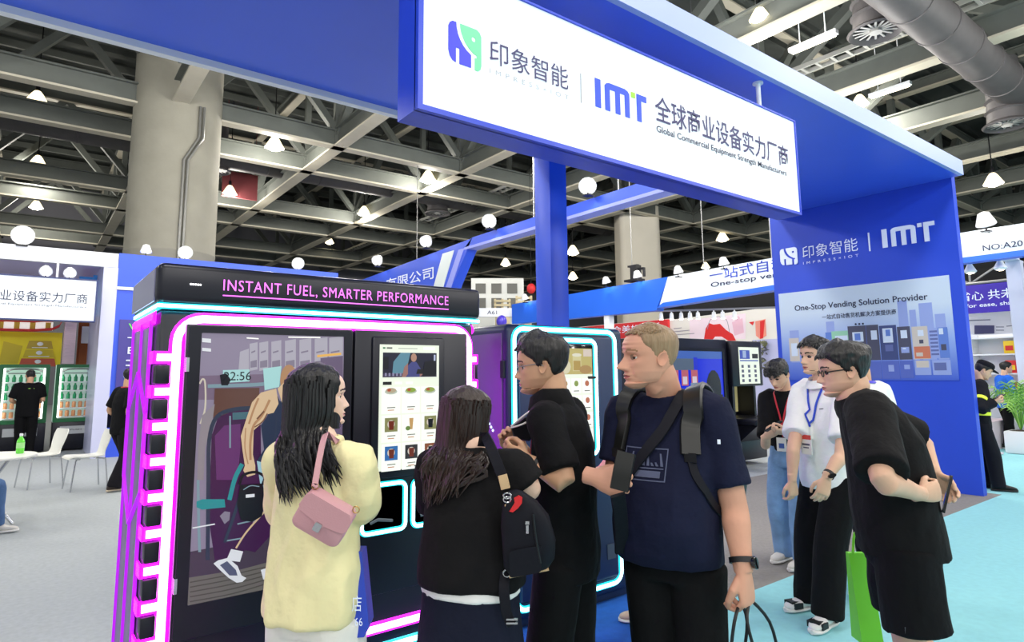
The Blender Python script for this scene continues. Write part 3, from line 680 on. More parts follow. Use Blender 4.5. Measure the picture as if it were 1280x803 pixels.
for r in range(3):
    for c in range(3):
        x0 = .03+c*.322; z1 = .655-r*.222; fr(x0, z1-.212, x0+.305, z1, sc_c)
        n_, R_, G_, B_ = foods[r][c]; k0 = z1-(.10 if r == 0 else .135)
        if r == 0: fdsc(x0+.15, z1-.035, .10, .022, sc_g); fdsc(x0+.15, z1-.025, .085, .02, scr('food '+n_,R_,G_,B_)); fdsc(x0+.12, z1-.022, .03, .012, scr('food red',190,90,60))
        elif (r, c) == (1,1): fp([(x0+.12,z1-.03),(x0+.19,z1-.03),(x0+.175,z1-.12),(x0+.135,z1-.12)], scr('food '+n_,R_,G_,B_)); fdsc(x0+.10,z1-.11,.04,.018,scr('leaf',120,150,80))
        else:
            fr(x0+.05, z1-.13, x0+.255, z1-.02, scr('food '+n_,R_,G_,B_) if r == 2 else scr('leafy',150,150,100)); fdsc(x0+.15,z1-.07,.06,.032,scr('plate',232,220,205)); fp([(x0+.11,z1-.045),(x0+.20,z1-.045),(x0+.19,z1-.115),(x0+.12,z1-.115)], scr('food tea',120,50,34) if c != 2 else sc_k)
        fr(x0+.09, z1-.165, x0+.22, z1-.158, sc_t); fr(x0+.10, z1-.185, x0+.20, z1-.179, sc_o)
fr(.42,.018,.50,.026,sc_g); fr(.55,.016,.66,.028,sc_t)
f.build('touch_screen', dm)
for i, (x0, x1) in enumerate(((1.345,1.583),(1.628,1.872))):
    b = MB(); b.box((x0,3.036,.80),(x1,3.12,1.03)); 
    ho = MB(); frame_prism(ho, rrect(x0-.012,.788,x1+.012,1.042,.035,4), rrect(x0+.012,.812,x1-.012,1.018,.022,4), (0,2.992,0), X, Z, (0,.012,0)); hatch = ho.build('pickup_hatch', M_CAB, dm)
    g = MB(); g.box((x0+.012,3.0,.812),(x1-.012,3.004,1.018)); g.build('hatch_flap', M_GLASSK, hatch)
    g = MB(); g.tube([(x0+.05,2.998,.845),(x0+.09,2.996,.86),(x0+.17,2.996,.845)], .008, 6); g.build('hatch_handle', mat('grey plastic', rgb(96,100,108), .4), hatch)
    ring_neon('hatch_light', x0, .80, x1, 1.03, .03, hatch, M_CYC, M_CYA, 2.992, .009, 'cyan hatch outline light')
b = MB(); b.box((1.335,2.968,1.075),(1.352,3.0,1.135)); b.tube([(1.343,2.97,1.13),(1.343,2.95,1.14)], .008, 8); b.build('card_reader', mat('reader grey', rgb(90,92,100), .4), dm)

# --- second machine with cyan outlines -----------------------------
t = thing('vending_machine', 'black vending machine with rounded cyan neon outlines behind the man in glasses', 'vending machine', (2.96,3.6,0))
b = MB(); b.rbox((2.42,3.215,.06),(3.50,4.05,1.90),.045,3); b.box((2.46,3.26,.01),(3.56,4.02,.07)); b.build('body', M_CAB2, t)
b = MB(); b.rbox((2.412,3.27,.12),(2.424,3.98,1.84),.004); 
b.build('side_panel', mat('side panel pale', rgb(104, 92, 130), .4, .1), t)
for z in (1.55,.45): b = MB(); b.box((2.405,3.245,z),(2.42,3.275,z+.11)); b.build('hinge', M_CAB, t)
b = MB()
for k in range(8):
    q = on(601+k*2.15, 509+k*4.2, 0, 2.408); b.ell(q, .004, .008, .008, 8, 6)
b.build('reflection_dots', mat('ice reflection', rgb(210,235,255), .4, emit=3), t)  # glowing dots painted in for a reflection on the side panel
b = MB(); b.rbox((2.50,3.195,.17),(3.37,3.225,1.835),.02); do = b.build('front_door', mat('door navy', rgb(36, 52, 88), .4, .1), t)
ring_neon('light_strip', 2.470, .128, 3.402, 1.868, .075, t, M_CYC, M_CYA, 3.215, .014, 'outer cyan outline light')
ring_neon('light_strip', 2.745, 1.022, 3.182, 1.800, .045, do, M_CYC, M_CYA, 3.196, .0135, 'inner cyan outline light')
b = MB(); b.rbox((2.795,3.180,1.045),(3.152,3.2,1.772),.01); b.build('screen_bezel', M_GLASSK, do)
f = Flat(3.179)
f.rect(2.822,1.062,3.135,1.745,sc_w); f.rect(2.822,1.568,3.135,1.745,scr('tea photo',206,190,120)); f.rect(2.95,1.59,3.03,1.70,scr('tea cup',224,214,160)); f.rect(2.957,1.595,3.023,1.66,scr('tea',190,160,90)); f.disc(2.99,1.70,.045,.012,scr('cup lid',240,236,214)); f.disc(3.07,1.60,.06,.03,scr('biscuit',186,150,96)); f.disc(2.88,1.62,.05,.05,scr('cup b',232,224,190)); f.rect(3.05,1.69,3.13,1.74,scr('pale pink',230,214,200))
for r in range(4):
    for c in range(3): x0 = 2.832+c*.1; z0 = 1.44-r*.115; f.rect(x0,z0,x0+.09,z0+.10,sc_c); f.disc(x0+.045,z0+.065,.02,.02,scr('dish%d' % (c),[190,150,200][c],[150,170,120][c],90)); f.rect(x0+.02,z0+.012,x0+.07,z0+.018,sc_t)
f.build('touch_screen', do)
b = MB(); b.box((3.09,3.172,1.535),(3.165,3.182,1.553)); b.build('camera_bar', M_BLACK, do)
b = MB(); b.box((2.90,3.19,.66),(3.118,3.2,.818)); ht = b.build('pickup_hatch', M_GLASSK, do)
neon('hatch_light', rrect(2.895,.655,3.122,.822,.02,4), ht, M_LETW, M_LETW, 3.195, .006, True, 'pale hatch frame')
b = MB(); b.box((3.25,3.19,.30),(3.33,3.2,.40)); b.build('lock_plate', mat('lock grey', rgb(84,92,110), .4, .4), do)

# --- third machine, far side of the booth --------------------------
t = thing('vending_machine', 'black vending machine with blue lit window and coffee kiosk column, behind the navy shirt man', 'vending machine', (8.9,6.6,0))
y3 = 6.2
b = MB(); b.rbox((7.3,y3,.10),(9.27,y3+.9,2.10),.02); b.box((7.35,y3+.05,0),(9.22,y3+.85,.12)); b.build('body', M_CAB, t)
wx0, wx1 = 7.4, 9.12; wz0, wz1 = .95, 1.90
b = MB(); frame_prism(b, [(wx0-.05,wz0-.05),(wx1+.05,wz0-.05),(wx1+.05,wz1+.05),(wx0-.05,wz1+.05)], [(wx0,wz0),(wx1,wz0),(wx1,wz1),(wx0,wz1)], (0,y3-.02,0), X, Z, (0,.03,0)); wf = b.build('window_frame', M_DARKM, t)
f = Flat(y3-.004)
f.rect(wx0,wz0,wx1,wz1,scr('royal blue',24,44,206,.8)); f.rect(wx0,1.78,wx1,1.90,scr('pale blue band',74,112,196)); f.rect(wx0,1.60,8.35,1.78,scr('dull grey',96,112,130)); f.rect(8.35,1.62,8.45,1.80,scr('mid blue',44,60,220))
for k in range(4): f.rect(7.55+.24*k,1.36,7.72+.24*k,1.60,scr('red packets',206,110,116)); f.rect(7.58+.24*k,1.38,7.69+.24*k,1.50,scr('packet white',236,222,226))
f.rect(8.25,1.22,8.55,1.40,scr('grey box',140,160,178)); f.rect(7.45,1.0,8.3,1.30,scr('shadow blue',20,24,60)); f.disc(8.85,1.30,.20,.30,scr('dark figure',14,14,26)); f.rect(8.66,.96,9.08,1.2,scr('dark figure',14,14,26))
f.build('window_pane', wf)
kx0, kx1 = 9.31, 10.22
b = MB(); b.rbox((kx0,y3-.06,1.32),(kx1,y3+.85,2.085),.02); b.rbox((kx0,y3-.06,.10),(kx1,y3+.85,.80),.02); b.box((kx0,y3+.45,.78),(kx1,y3+.85,1.34)); b.box((kx0,y3-.04,.78),(kx0+.06,y3+.5,1.34)); b.box((kx1-.06,y3+.1,.78),(kx1,y3+.5,1.34)); ki = b.build('kiosk_column', M_CAB, t)
b = MB(); b.rbox((kx0+.02,y3-.42,.70),(kx1,y3,.80),.02); b.prism([(-.42,0),(0,0),(0,-.35)], (kx0+.1,y3,.71), Y, Z, (.7,0,0)); b.build('tray', M_CAB, ki)
b = MB(); b.box((kx0+.10,y3+.40,.86),(kx1-.10,y3+.45,1.30)); b.build('backlit_panel', mat('warm recess glow', rgb(170,160,110), .5, emit=.35, ecol=rgb(200,190,130)), ki)
b = MB(); b.box((kx0+.30,y3+.26,.95),(kx0+.46,y3+.36,1.10)); b.box((kx0+.36,y3+.2,1.1),(kx0+.40,y3+.4,1.3)); b.build('cup_spout', M_WHITE, ki)
f = Flat(y3-.062); sx_, ex_, sz_, ez_ = kx0+.20, kx1-.10, 1.36, 1.98
f.rect(sx_-.02,sz_-.02,ex_+.02,ez_+.02,sc_k); f.rect(sx_,sz_,ex_,ez_,sc_w); f.rect(sx_+.03,1.78,sx_+.33,1.93,scr('menu picture',70,90,190)); f.rect(sx_+.12,1.80,sx_+.22,1.92,scr('menu picture2',170,190,230)); f.rect(sx_+.40,1.79,ex_-.03,1.87,sc_k); f.rect(sx_+.03,1.74,ex_-.03,1.765,scr('menu bar',120,140,200))
for r in range(4):
    for c in range(3): f.rect(sx_+.06+c*.19,1.63-r*.08,sx_+.13+c*.19,1.68-r*.08,scr('menu cup',92,96,120))
f.build('touch_screen', ki)
# ------------------------------------------------------------------ booths around
M_LILAC = mat('lilac board', rgb(150, 160, 244), .5); M_STEEL = mat('truss steel', rgb(150,150,150), .4, .6); M_CREAM = mat('cream board', rgb(232, 228, 220), .6)
M_RED = mat('red cloth', rgb(214, 40, 46), .6); M_FASC = mat('fascia blue', rgb(36, 104, 226), .45); M_PURP = mat('violet banner', rgb(64, 40, 178), .5)
def flood(loc, aim, label, group, power=18, s=1.0, reach=0, face=None):
    """arm mounted flood lamp on top of a fascia"""
    x, y, z = loc; t = thing('flood_lamp', label, 'lamp', loc, 0, group)
    d = (Vector(aim)-Vector(loc)).normalized(); c = Vector(loc)+Z*.14*s; d0 = d; d = face.normalized() if face else d; mx = d.to_track_quat('Z','Y').to_matrix()
    b = MB(); b.lathe([(.03*s,-.14*s),(.07*s,-.12*s),(.12*s,.02*s),(.125*s,.05*s),(.10*s,.05*s),(.05*s,-.08*s)], c, 18, mx=mx); b.build('lamp_head', M_WHITE, t)
    b = MB(); b.lathe([(.098*s,.025*s),(.098*s,.035*s)], c, 18, mx=mx); b.build('bulb', mat('flood glow', rgb(255,250,240), .4, emit=22), t)
    b = MB(); b.tube([V(x,y,z-.02),V(x,y,z+.05)+Z*0,c-d*.12*s], .014*s, 6); b.box((x-.06*s,y-.06*s,z-.02),(x+.06*s,y+.06*s,z+.006))
    if reach: b.bar((x,y,z-.005),(x+reach,y,z-.005),.04,.02)
    b.build('arm', M_DARKM, t)
    if power: lamp('SPOT', c+d0*.14*s, power, .06, (1,.97,.9), aim, 110, 'flood_light')
# --- booth at the far left -----------------------------------------
b = MB(); b.box((-7,15,3.81),(1.30,15.12,4.10)); b.box((-7,15.12,4.0),(1.3,18.2,4.1)); struct(b, 'ceiling_left_booth', mat('left canopy white', rgb(222,224,234), .5), label='white canopy of the left booth')
b = MB(); b.box((-7,15.13,3.92),(1.25,18.2,3.99)); struct(b, 'ceiling_left_booth_soffit', mat('left soffit lilac', rgb(206,196,246), .3))
b = MB(); b.box((1.06,15.01,0),(1.31,15.14,3.81)); b.box((1.06,15.14,0),(1.10,18.2,3.9)); struct(b, 'pillar_left_booth', mat('pale pillar', rgb(206,208,238), .35))
b = MB(); b.box((1.31,15.02,0),(6.0,15.2,4.12)); struct(b, 'wall_left_booth', mat('left wall blue', rgb(58,92,228), .45))
b = MB(); b.box((1.31,14.98,3.36),(6.0,15.03,3.42)); b.box((1.40,14.99,.9),(3.3,15.03,2.75),1)
struct(b, 'trim_2', [M_WHITE, mat('violet text board', rgb(74,66,150), .5)])
t = thing('wall_print', 'white and green words printed on the violet board beside the black machine', 'sign', (2.0,14.98,1.9))
b = MB(); b.text('Vending', (1.55,14.975,2.47), X, Z, .95, .20); b.build('lettering', mat('green ink', rgb(120,226,110), .5), t, None, False)
b = MB(); b.text('The\nBack', (1.55,14.975,2.05), X, Z, .62, .34); b.box((1.55,14.975,1.90),(2.05,14.98,1.93)); b.box((1.55,14.975,1.80),(1.95,14.98,1.83)); b.text('Vene', (1.52,14.975,1.50), X, Z, .36, .10); b.build('lettering', M_LETW, t, None, False)
t = thing('hanging_sign', 'white lit sign with dark Chinese lettering hung in the far left booth', 'sign', (-.6,14.95,2.66))
b = MB(); frame_prism(b, [(-2.4,2.655),(.965,2.655),(.965,3.50),(-2.4,3.50)], [(-2.36,2.68),(.94,2.68),(.94,3.475),(-2.36,3.475)], (0,14.78,0), X, Z, (0,.2,0)); b.build('box_rim', mat('sign rim dark', rgb(46,56,110), .4), t)
b = MB(); b.box((-2.37,14.80,2.67),(.95,14.95,3.485)); b.build('lit_panel', M_LBOX, t)
b = MB(); b.text('全球商业设备实力厂商', (-1.12,14.79,3.01), X, Z, 1.93, .20); b.text('Global Commercial Equipment Strength Manufacturers', (-1.1,14.79,2.92), X, Z, 1.9, .05); b.build('lettering', M_NAVY, t, None, False)
for rx in (.30, -1.6): b = MB(); b.tube([(rx,14.88,3.5),(rx,14.88,3.82)], .02, 8); b.build('hanging_rod', M_WHITE, t)
flood((.12,14.88,3.5), (.12,14.0,2.9), 'small white flood lamp on the left booth sign, left of the rod', 'flood lamps on the left booth sign', 0, .9)
flood((.5,14.88,3.5), (.5,14.0,2.9), 'small white flood lamp on the left booth sign, right of the rod', 'flood lamps on the left booth sign', 0, .9)
flood((-.28,15.05,4.10), (-.2,13.5,3.6), 'glaring flood lamp on the white canopy at the left edge', 'flood lamps on the white canopy', 60, 1.5)
for px, py, lab, pw in ((184,318,'small white lamp on top of the left blue wall, before the round pillar',0),(233,324,'glaring flood lamp on the left blue wall, right of the round pillar base',30),(375,337,'glaring flood lamp above the lettered header of the left machine',30)):
    p = on(px,py,1,14.9); flood((p.x,15.1,4.12), (p.x,15,3), lab, 'flood lamps on the left blue wall', pw, 1.2 if pw else .9, 0, V(-.05,-1,-.35) if pw else None)
# yellow stall, brown panel and cyan panel behind the sign
b = MB(); b.box((-3,18.0,1.86),(.56,18.1,2.62),0)
for k, (x0, x1, m) in enumerate(((-.05,.36,1),(-.10,.40,2),(-.16,.44,3))):
    z = 2.42-.2*k; b.prism([(x0,z),(x1,z),(x1+.04,z-.18),(x0-.04,z-.18)], (0,17.985,0), X, Z, (0,.015,0), m); b.box((x0+.06,17.98,z-.16),(x1-.06,17.986,z-.145),4); b.ell(((x0+x1)/2,17.98,z-.07), .06, .006, .045, 12, 6, 4)
b.prism([(-.5,2.4),(-.16,2.3),(-.22,1.9),(-.55,1.9)], (0,17.985,0), X, Z, (0,.015,0), 2)
tag(recentre(b.build('stall_board', [mat('sun yellow', rgb(242,224,30), .5), mat('olive gold', rgb(186,160,50), .5), mat('gold', rgb(206,184,40), .5), mat('rust', rgb(196,84,60), .5), M_WHITE])), 'yellow menu board with stepped gold labels under the red arc', 'board')
b = MB(); 
b.loft([[V(x,17.7,z) , V(x,17.95,z), V(x,17.95,z+.05), V(x,17.7,z+.05)] for x, z in ((-3,2.62),(0.0,2.62),(.35,2.66),(.48,2.74),(.53,2.88))], 0); b.loft([[V(x,17.7,z+.20) , V(x,17.95,z+.20), V(x,17.95,z+.25), V(x,17.7,z+.25)] for x, z in ((-3,2.62),(0.0,2.62),(.35,2.66),(.50,2.74))], 0)
b.box((-3,17.75,2.66),(.36,17.9,2.84),1)
for k in range(5): b.box((-.9+k*.28,17.74,2.67),(-.8+k*.28,17.76,2.83),2)
tag(recentre(b.build('arched_header', [M_RED, mat('warm white lit', rgb(255,250,240), .5, emit=.4), mat('amber', rgb(222,178,50), .5)])), 'red and white rounded header above the yellow board', 'header')
b = MB(); b.box((.58,17.6,1.9),(.80,18.0,2.86)); struct(b, 'pillar_striped', mat('pink white stripe', rgb(238,206,216), .5, var=.1, vscale=9, stretch=(1,1,8)))
b = MB(); b.box((.90,18,1.86),(1.06,18.1,2.86)); b.box((.86,18.05,0),(1.1,18.15,4)); struct(b, 'wall_brown', [mat('rust brown', rgb(166,88,36), .6)])
t = thing('wall_board', 'small white board with dark oval mark on the brown panel', 'board', (.98,17.95,2.35))
b = MB(); b.rbox((.92,17.9,2.38),(1.32,17.96,2.78),.01); b.build('board', M_WHITE, t)
b = MB(); 
b.loft([[V(1.18+.07*math.cos(a)*k, 17.89+j*.005, 2.62+.05*math.sin(a)*k) for a in [2*PI*i/16 for i in range(16)]] for k, j in ((1.0,1),(1.0,0),(.7,0),(.7,1))], 0, False); b.build('mark', M_BLACK, t)
b = MB(); b.box((.97,16.3,2.9),(1.045,16.35,3.8)); b.box((.72,16.3,2.95),(.97,16.33,3.75)); single(b, 'hanging_banner', mat('sky blue print', rgb(74,168,244), .5), 'sky blue panel right of the far left sign', 'banner')

# --- green drink machines ------------------------------------------
M_GREEN = mat('machine green', rgb(24,110,62), .4); M_LEDW = mat('cabinet led', rgb(255,255,250), .4, emit=5); M_FRIDGE = mat('fridge interior', rgb(206,226,216), .5, emit=.25)
bot = None; can = None
def drink_machine(x0, lab, side):
    global bot, can
    y = 17.0; w = .86; t = thing('drink_machine', lab, 'vending machine', (x0+w/2,y+.35,0), 0, 'green framed drink machines')
    b = MB(); b.rbox((x0,y+.02,.62),(x0+w,y+.1,1.87),.015); b.box((x0,y+.5,.62),(x0+w,y+.56,1.86)); b.box((x0,y+.1,.62),(x0+.03,y+.5,1.86)); b.box((x0+w-.03,y+.1,.62),(x0+w,y+.5,1.86)); b.box((x0,y+.1,1.80),(x0+w,y+.5,1.86))
    b2 = MB(); frame_prism(b2, rrect(x0,.62,x0+w,1.87,.02,2), rrect(x0+.07,.70,x0+w-.07,1.80,.02,2), (0,y,0), X, Z, (0,.06,0)); b2.build('door_frame', M_GREEN, t)
    b = MB(); b.box((x0,y+.5,.62),(x0+w,y+.56,1.86)); b.box((x0,y+.06,.62),(x0+.03,y+.5,1.86)); b.box((x0+w-.03,y+.06,.62),(x0+w,y+.5,1.86)); b.box((x0,y+.06,1.82),(x0+w,y+.5,1.86)); b.build('cabinet', M_FRIDGE, t)
    for zz in range(5): b = MB(); b.box((x0+.03,y+.12,.72+zz*.19),(x0+w-.03,y+.5,.735+zz*.19)); b.build('shelf', M_WHITE, t)
    for xx in (x0+.075, x0+w-.105): b = MB(); b.box((xx,y+.062,.72),(xx+.03,y+.08,1.78)); b.build('light_strip', M_LEDW, t)
    b = MB(); b.tube([(x0+.12,y+.2,1.72),(x0+.25,y+.14,1.77),(x0+.6,y+.14,1.77),(x0+.74,y+.2,1.72)], .02, 8, smooth=4); b.tube([(x0+.15,y+.2,1.68),(x0+.7,y+.2,1.68)], .012, 8); b.build('lift_rail', M_STEEL, t)
    b = MB(); b.rbox((x0,y+.01,.03),(x0+w,y+.6,.62),.012); bb = b.build('base_cabinet', M_CAB, t)
    b = MB(); b.box((x0+.14,y,.36),(x0+w-.14,y+.012,.53)); b.build('delivery_flap', mat('flap pale', rgb(190,194,196), .5), bb)
    b = MB(); b.text('PUSH', (x0+.33,y-.004,.435), X, Z, .2, .03); b.build('lettering', M_DARKM, bb, None, False)
    for r in range(5):
        for c in range(6):
            p = V(x0+.14+c*.115, y+.2, .735+r*.19)
            if r >= 2:
                if bot is None:
                    bm_ = MB(); bm_.lathe([(.030,0),(.034,.02),(.034,.09),(.018,.125),(.014,.14),(.016,.142),(.016,.155)], (0,0,0), 10)
                    bot = bm_.build('drink_bottle', mat('green bottle', rgb(36,150,96), .25)); o = bot
                else: o = bot.copy(); COL.objects.link(o)
                o.location = p; tag(o, 'small green bottle on the upper shelves of the %s green machine' % side, 'bottle', 'green bottles in the %s drink machine' % side)
            else:
                if can is None:
                    bm_ = MB(); bm_.lathe([(.032,0),(.038,.01),(.038,.11),(.030,.125),(.030,.13)], (0,0,0), 10)
                    can = bm_.build('snack_cup', mat('orange cup', rgb(222,158,110), .4)); o = can
                else: o = can.copy(); COL.objects.link(o)
                o.location = p; tag(o, 'small orange cup on the lower shelves of the %s green machine' % side, 'cup', 'orange cups in the %s drink machine' % side)
drink_machine(-.50, 'green framed drink machine behind the man in black polo', 'left')
drink_machine(.47, 'green framed drink machine right of the man, before the brown panel', 'right')

# --- chairs, table, bottle at the left ------------------------------
M_SHELL = mat('white moulded plastic', rgb(236,236,228), .35)
def chair(name, label, loc, rz, group='white moulded chairs at the left'):
    t = thing(name, label, 'chair', loc, rz, group)
    R = Matrix.Translation(loc) @ Matrix.Rotation(rz, 4, 'Z')
    prof = [(.23,.425,.19),(.20,.445,.205),(.05,.435,.215),(-.12,.435,.21),(-.19,.455,.19),(-.215,.52,.165),(-.235,.60,.185),(-.262,.70,.205),(-.285,.78,.195),(-.292,.815,.165)]
    P = catmull([V(a,c,w) for a,c,w in prof], 3); n = 9; b = MB()
    for side in (0,1):
        vs = []
        for i, p in enumerate(P):
            tg = (P[min(i+1,len(P)-1)]-P[max(i-1,0)]); tg.z = 0; tg.normalize(); nn = V(-tg.y, tg.x, 0)
            if tg.x < 0: nn = V(tg.y,-tg.x,0)
            for k in range(n):
                u = -1+2*k/(n-1); cup = .022*u*u
                q = V(p.x, 0, p.y)+V(nn.x,0,nn.y)*(cup+.012*side)*(1 if True else 0)
                vs.append(R @ V(q.x, p.z*u, q.z))
        fs = [(i*n+k, i*n+k+1, (i+1)*n+k+1, (i+1)*n+k) for i in range(len(P)-1) for k in range(n-1)]
        b.add(vs, fs)
    m = len(P)*n; L = len(P)
    edge = [k for k in range(n)]+[i*n+n-1 for i in range(1,L)]+[(L-1)*n+k for k in range(n-2,-1,-1)]+[i*n for i in range(L-2,0,-1)]
    b.f += [(edge[i], edge[(i+1) % len(edge)], m+edge[(i+1) % len(edge)], m+edge[i]) for i in range(len(edge))]; b.m += [0]*len(edge)
    b.build('seat_shell', M_SHELL, t, 60)
    for sx, sy in ((1,1),(1,-1),(-1,1),(-1,-1)):
        b = MB(); b.tube([R @ V(.10*sx-.01,.05*sy,.422), R @ V(.17*sx-.01,.17*sy,.42), R @ V(.185*sx-.01,.19*sy,.39), R @ V(.225*sx-.01,.215*sy,0)], .0105, 8, smooth=3); b.build('leg', M_CHROME, t)
    return t
chair('chair', 'white moulded chair in front of the right drink machine, facing left', (.74,11.1,0), math.radians(190))
chair('chair', 'white moulded chair between the round table and the left drink machine', (.22,11.75,0), math.radians(200))
chair('chair', 'white moulded chair at the left edge under the seated person', (-.50,8.30,0), math.radians(52))
tc = V(-.30,9.0,0); t = thing('round_table', 'white round table with splayed metal legs at the left edge', 'table', tc)
b = MB(); b.lathe([(.40,.715),(.44,.72),(.445,.735),(.44,.745)], tc, 40); b.build('table_top', M_SHELL, t)
for k in range(4):
    a = PI/4+k*PI/2+.35; d = V(math.cos(a), math.sin(a), 0); b = MB(); b.tube([tc+d*-.22+Z*.715, tc+d*.0+Z*.38, tc+d*.30+Z*.02], .018, 10); b.build('leg', M_CHROME, t)
b = MB(); b.lathe([(.05,.36),(.05,.42)], tc, 16); b.build('hub', M_DARKM, t)
bl = V(-.02,9.05,.745); t = thing('drink_bottle', 'bright green plastic bottle standing on the white round table', 'bottle', bl)
b = MB(); b.lathe([(.032,0),(.038,.01),(.038,.06),(.034,.075),(.038,.09),(.038,.13),(.030,.155),(.016,.175),(.015,.19)], bl, 20); b.build('body', mat('lime drink', rgb(110,230,70), .15, coat=.5), t)
b = MB(); b.lathe([(.018,.19),(.018,.215),(.012,.218)], bl, 16); b.build('cap', M_WHITE, t)
b = MB(); b.lathe([(.0385,.06),(.0385,.12)], bl, 20); b.build('wrapper', mat('pale green wrap', rgb(170,236,150), .4), t)

# --- blue gantry with lettering, beyond the left machine --------------
gx = 10.4; b = MB()
b.prism([(15.55,5.66),(26,5.28),(26,3.9),(16.95,4.0)], (gx,0,0), Y, Z, (.35,0,0))          # lettered board, cut on the slant
b.prism([(8.0,5.44),(15.95,5.44),(15.55,5.68),(8.0,5.72)], (gx,0,0), Y, Z, (.35,0,0)); 
g = thing('booth_gantry', 'blue overhead gantry board with white company lettering behind the lettered machine', 'gantry', (gx+.2,17,0))
b.build('board', mat('gantry blue', rgb(44,86,226), .45), g)
b = MB(); b.prism([(15.97,5.42),(16.3,5.42),(17.2,4.1),(16.85,4.1)], (gx-.012,0,0), Y, Z, (.38,0,0)); b.prism([(8.0,5.36),(15.97,5.36),(15.97,5.44),(8.0,5.44)], (gx-.012,0,0), Y, Z, (.38,0,0)); b.build('edge_trim', M_LILAC, g)
b = MB(); b.prism([(16.55,5.45),(17.25,5.45),(18.0,4.1),(17.35,4.1)], (gx-.015,0,0), Y, Z, (.016,0,0)); b.build('stripe', mat('stripe white', rgb(226,236,238), .5), g)
b = MB(); b.text('有限公司', (gx-.02,21.3,4.70), V(0,-1,0), Z, 3.5, .42, bold=.008); b.build('lettering', M_LETW, g, None, False)
b = MB(); b.box((gx+.02,25.45,0),(gx+.33,25.75,5.4)); b.build('post', M_FASC, g)
for yy in (9.7, 12.8, 19.3): b = MB(); b.tube([(gx+.17,yy,5.5),(gx+.17,yy,9.1)], .015, 6); b.build('hanging_cable', M_STEEL, g)
for i, (px, py, lab) in enumerate(((472,330,'glaring flood lamp on the blue gantry, lowest of its row'),(533,307,'glaring flood lamp on the blue gantry, above the company lettering'),(612,283,'glaring flood lamp on the blue gantry, left of the blue post'),(735,241,'glaring flood lamp on the blue gantry, right of the blue post'))):
    p = on(px, py+3, 0, gx-.25); flood((p.x,p.y,p.z), (gx,p.y,p.z-1.2), lab, 'flood lamps on the blue gantry', 55, 1.7, .3, V(-.62,-.55,-.5))
b = MB(); p = on(535,285,0,gx+.1)

# --- one-stop fascia ------------------------------------------------
fx = 13.0; g = thing('booth_fascia', 'blue and white fascia with one-stop vending lettering left of the logo wall', 'sign', (fx+.1,10,3.2))
b = MB(); b.prism([(17.0,3.92),(10.31,4.02),(10.75,3.18),(17.0,3.24)], (fx,0,0), Y, Z, (.3,0,0)); b.build('board', M_FASC, g)
b = MB(); b.prism([(10.31,4.02),(4.5,4.12),(4.5,3.56),(10.5,3.36),(10.62,3.30)], (fx-.01,0,0), Y, Z, (.3,0,0)); b.build('board', mat('fascia white', rgb(226,236,246), .5), g)
b = MB(); b.prism([(10.5,3.36),(4.5,3.56),(4.5,3.44),(10.7,3.24),(10.62,3.30)], (fx-.02,0,0), Y, Z, (.3,0,0)); b.build('edge_trim', M_FASC, g)
b = MB(); b.text('一站式自动售货机', (fx-.02,9.05,3.74), V(0,-1,.022), Z, 3.2, .28, bold=.008); b.build('lettering', mat('sign blue ink', rgb(38,62,170), .5), g, None, False)
b = MB(); b.text('One-stop vending machine', (fx-.02,9.03,3.56), V(0,-1,.022), Z, 3.4, .15, bold=.012); b.build('lettering', M_NAVY, g, None, False)
for yy in (16.8, 12.6): b = MB(); b.box((fx+.05,yy-.1,0),(fx+.25,yy+.1,3.4)); b.build('post', M_WHITE, g)
for i, (px, py, lab) in enumerate(((758,356,'small lamp on the blue fascia, left of two above the navy shirt man'),(797,349,'small lamp on the blue fascia, right of two above the navy shirt man'),(848,344,'small lamp on the white fascia at its slanted corner'),(905,334,'small lamp on the white fascia above the Chinese lettering'),(656,376,'small lamp on the blue fascia left of the blue post'))):
    p = on(px, py+2, 0, fx-.15); flood((p.x,p.y,p.z), (fx,p.y,p.z-.5), lab, 'lamps on the one-stop fascia', 10, 1.0, .2)
# speaker rig standing in front of the square pillar
p = on(795, 352, 0, fx+.2); b = MB(); b.box((p.x-.12,p.y-.12,p.z),(p.x+.1,p.y+.1,p.z+.45)); b.box((p.x-.16,p.y-.2,p.z),(p.x+.14,p.y+.3,p.z+.06)); b.tube([(p.x,p.y-.3,p.z+.1),(p.x,p.y-.3,p.z+.35)], .04, 8); b.box((p.x-.03,p.y-.3,p.z+.3),(p.x+.03,p.y+.05,p.z+.36)); b.box((p.x-.05,p.y-.1,p.z+.42),(p.x+.05,p.y+.25,p.z+.47))
single(b, 'loudspeaker', M_BLACK, 'black loudspeaker rig on the fascia before the square pillar', 'loudspeaker')
# white art wall, red banner, track lamps behind the third machine
b = MB(); b.prism([(12.75,0),(12.75,3.20),(9.2,3.30),(7.4,3.34),(7.4,0)], (16,0,0), Y, Z, (.2,0,0)); struct(b, 'wall_art', mat('warm white board', rgb(236,230,220), .6))
b = MB(); b.box((16.05,12.75,1.5),(16.2,30,3.25)); struct(b, 'wall_pale_booth', M_CREAM)
b = MB(); b.box((15.9,12.7,2.2),(16.02,16.6,3.22)); r_ = thing('banner', 'red banner with white lettering behind the navy shirt man', 'banner', (15.95,14.6,2.2)); b.build('cloth', M_RED, r_)
b = MB(); b.text('红创会美好生活', (15.89,15.9,2.9), V(0,-1,0), Z, 2.9, .24); b.build('lettering', M_LETW, r_, None, False)
p = Pic(0, 15.99, (-1,0,0)); rd = mat('art red', rgb(222,36,34), .6); pk = mat('art pink', rgb(246,224,232), .6); pk2 = mat('art rose', rgb(238,190,206), .6); gr = mat('art grey line', rgb(150,140,150), .6)
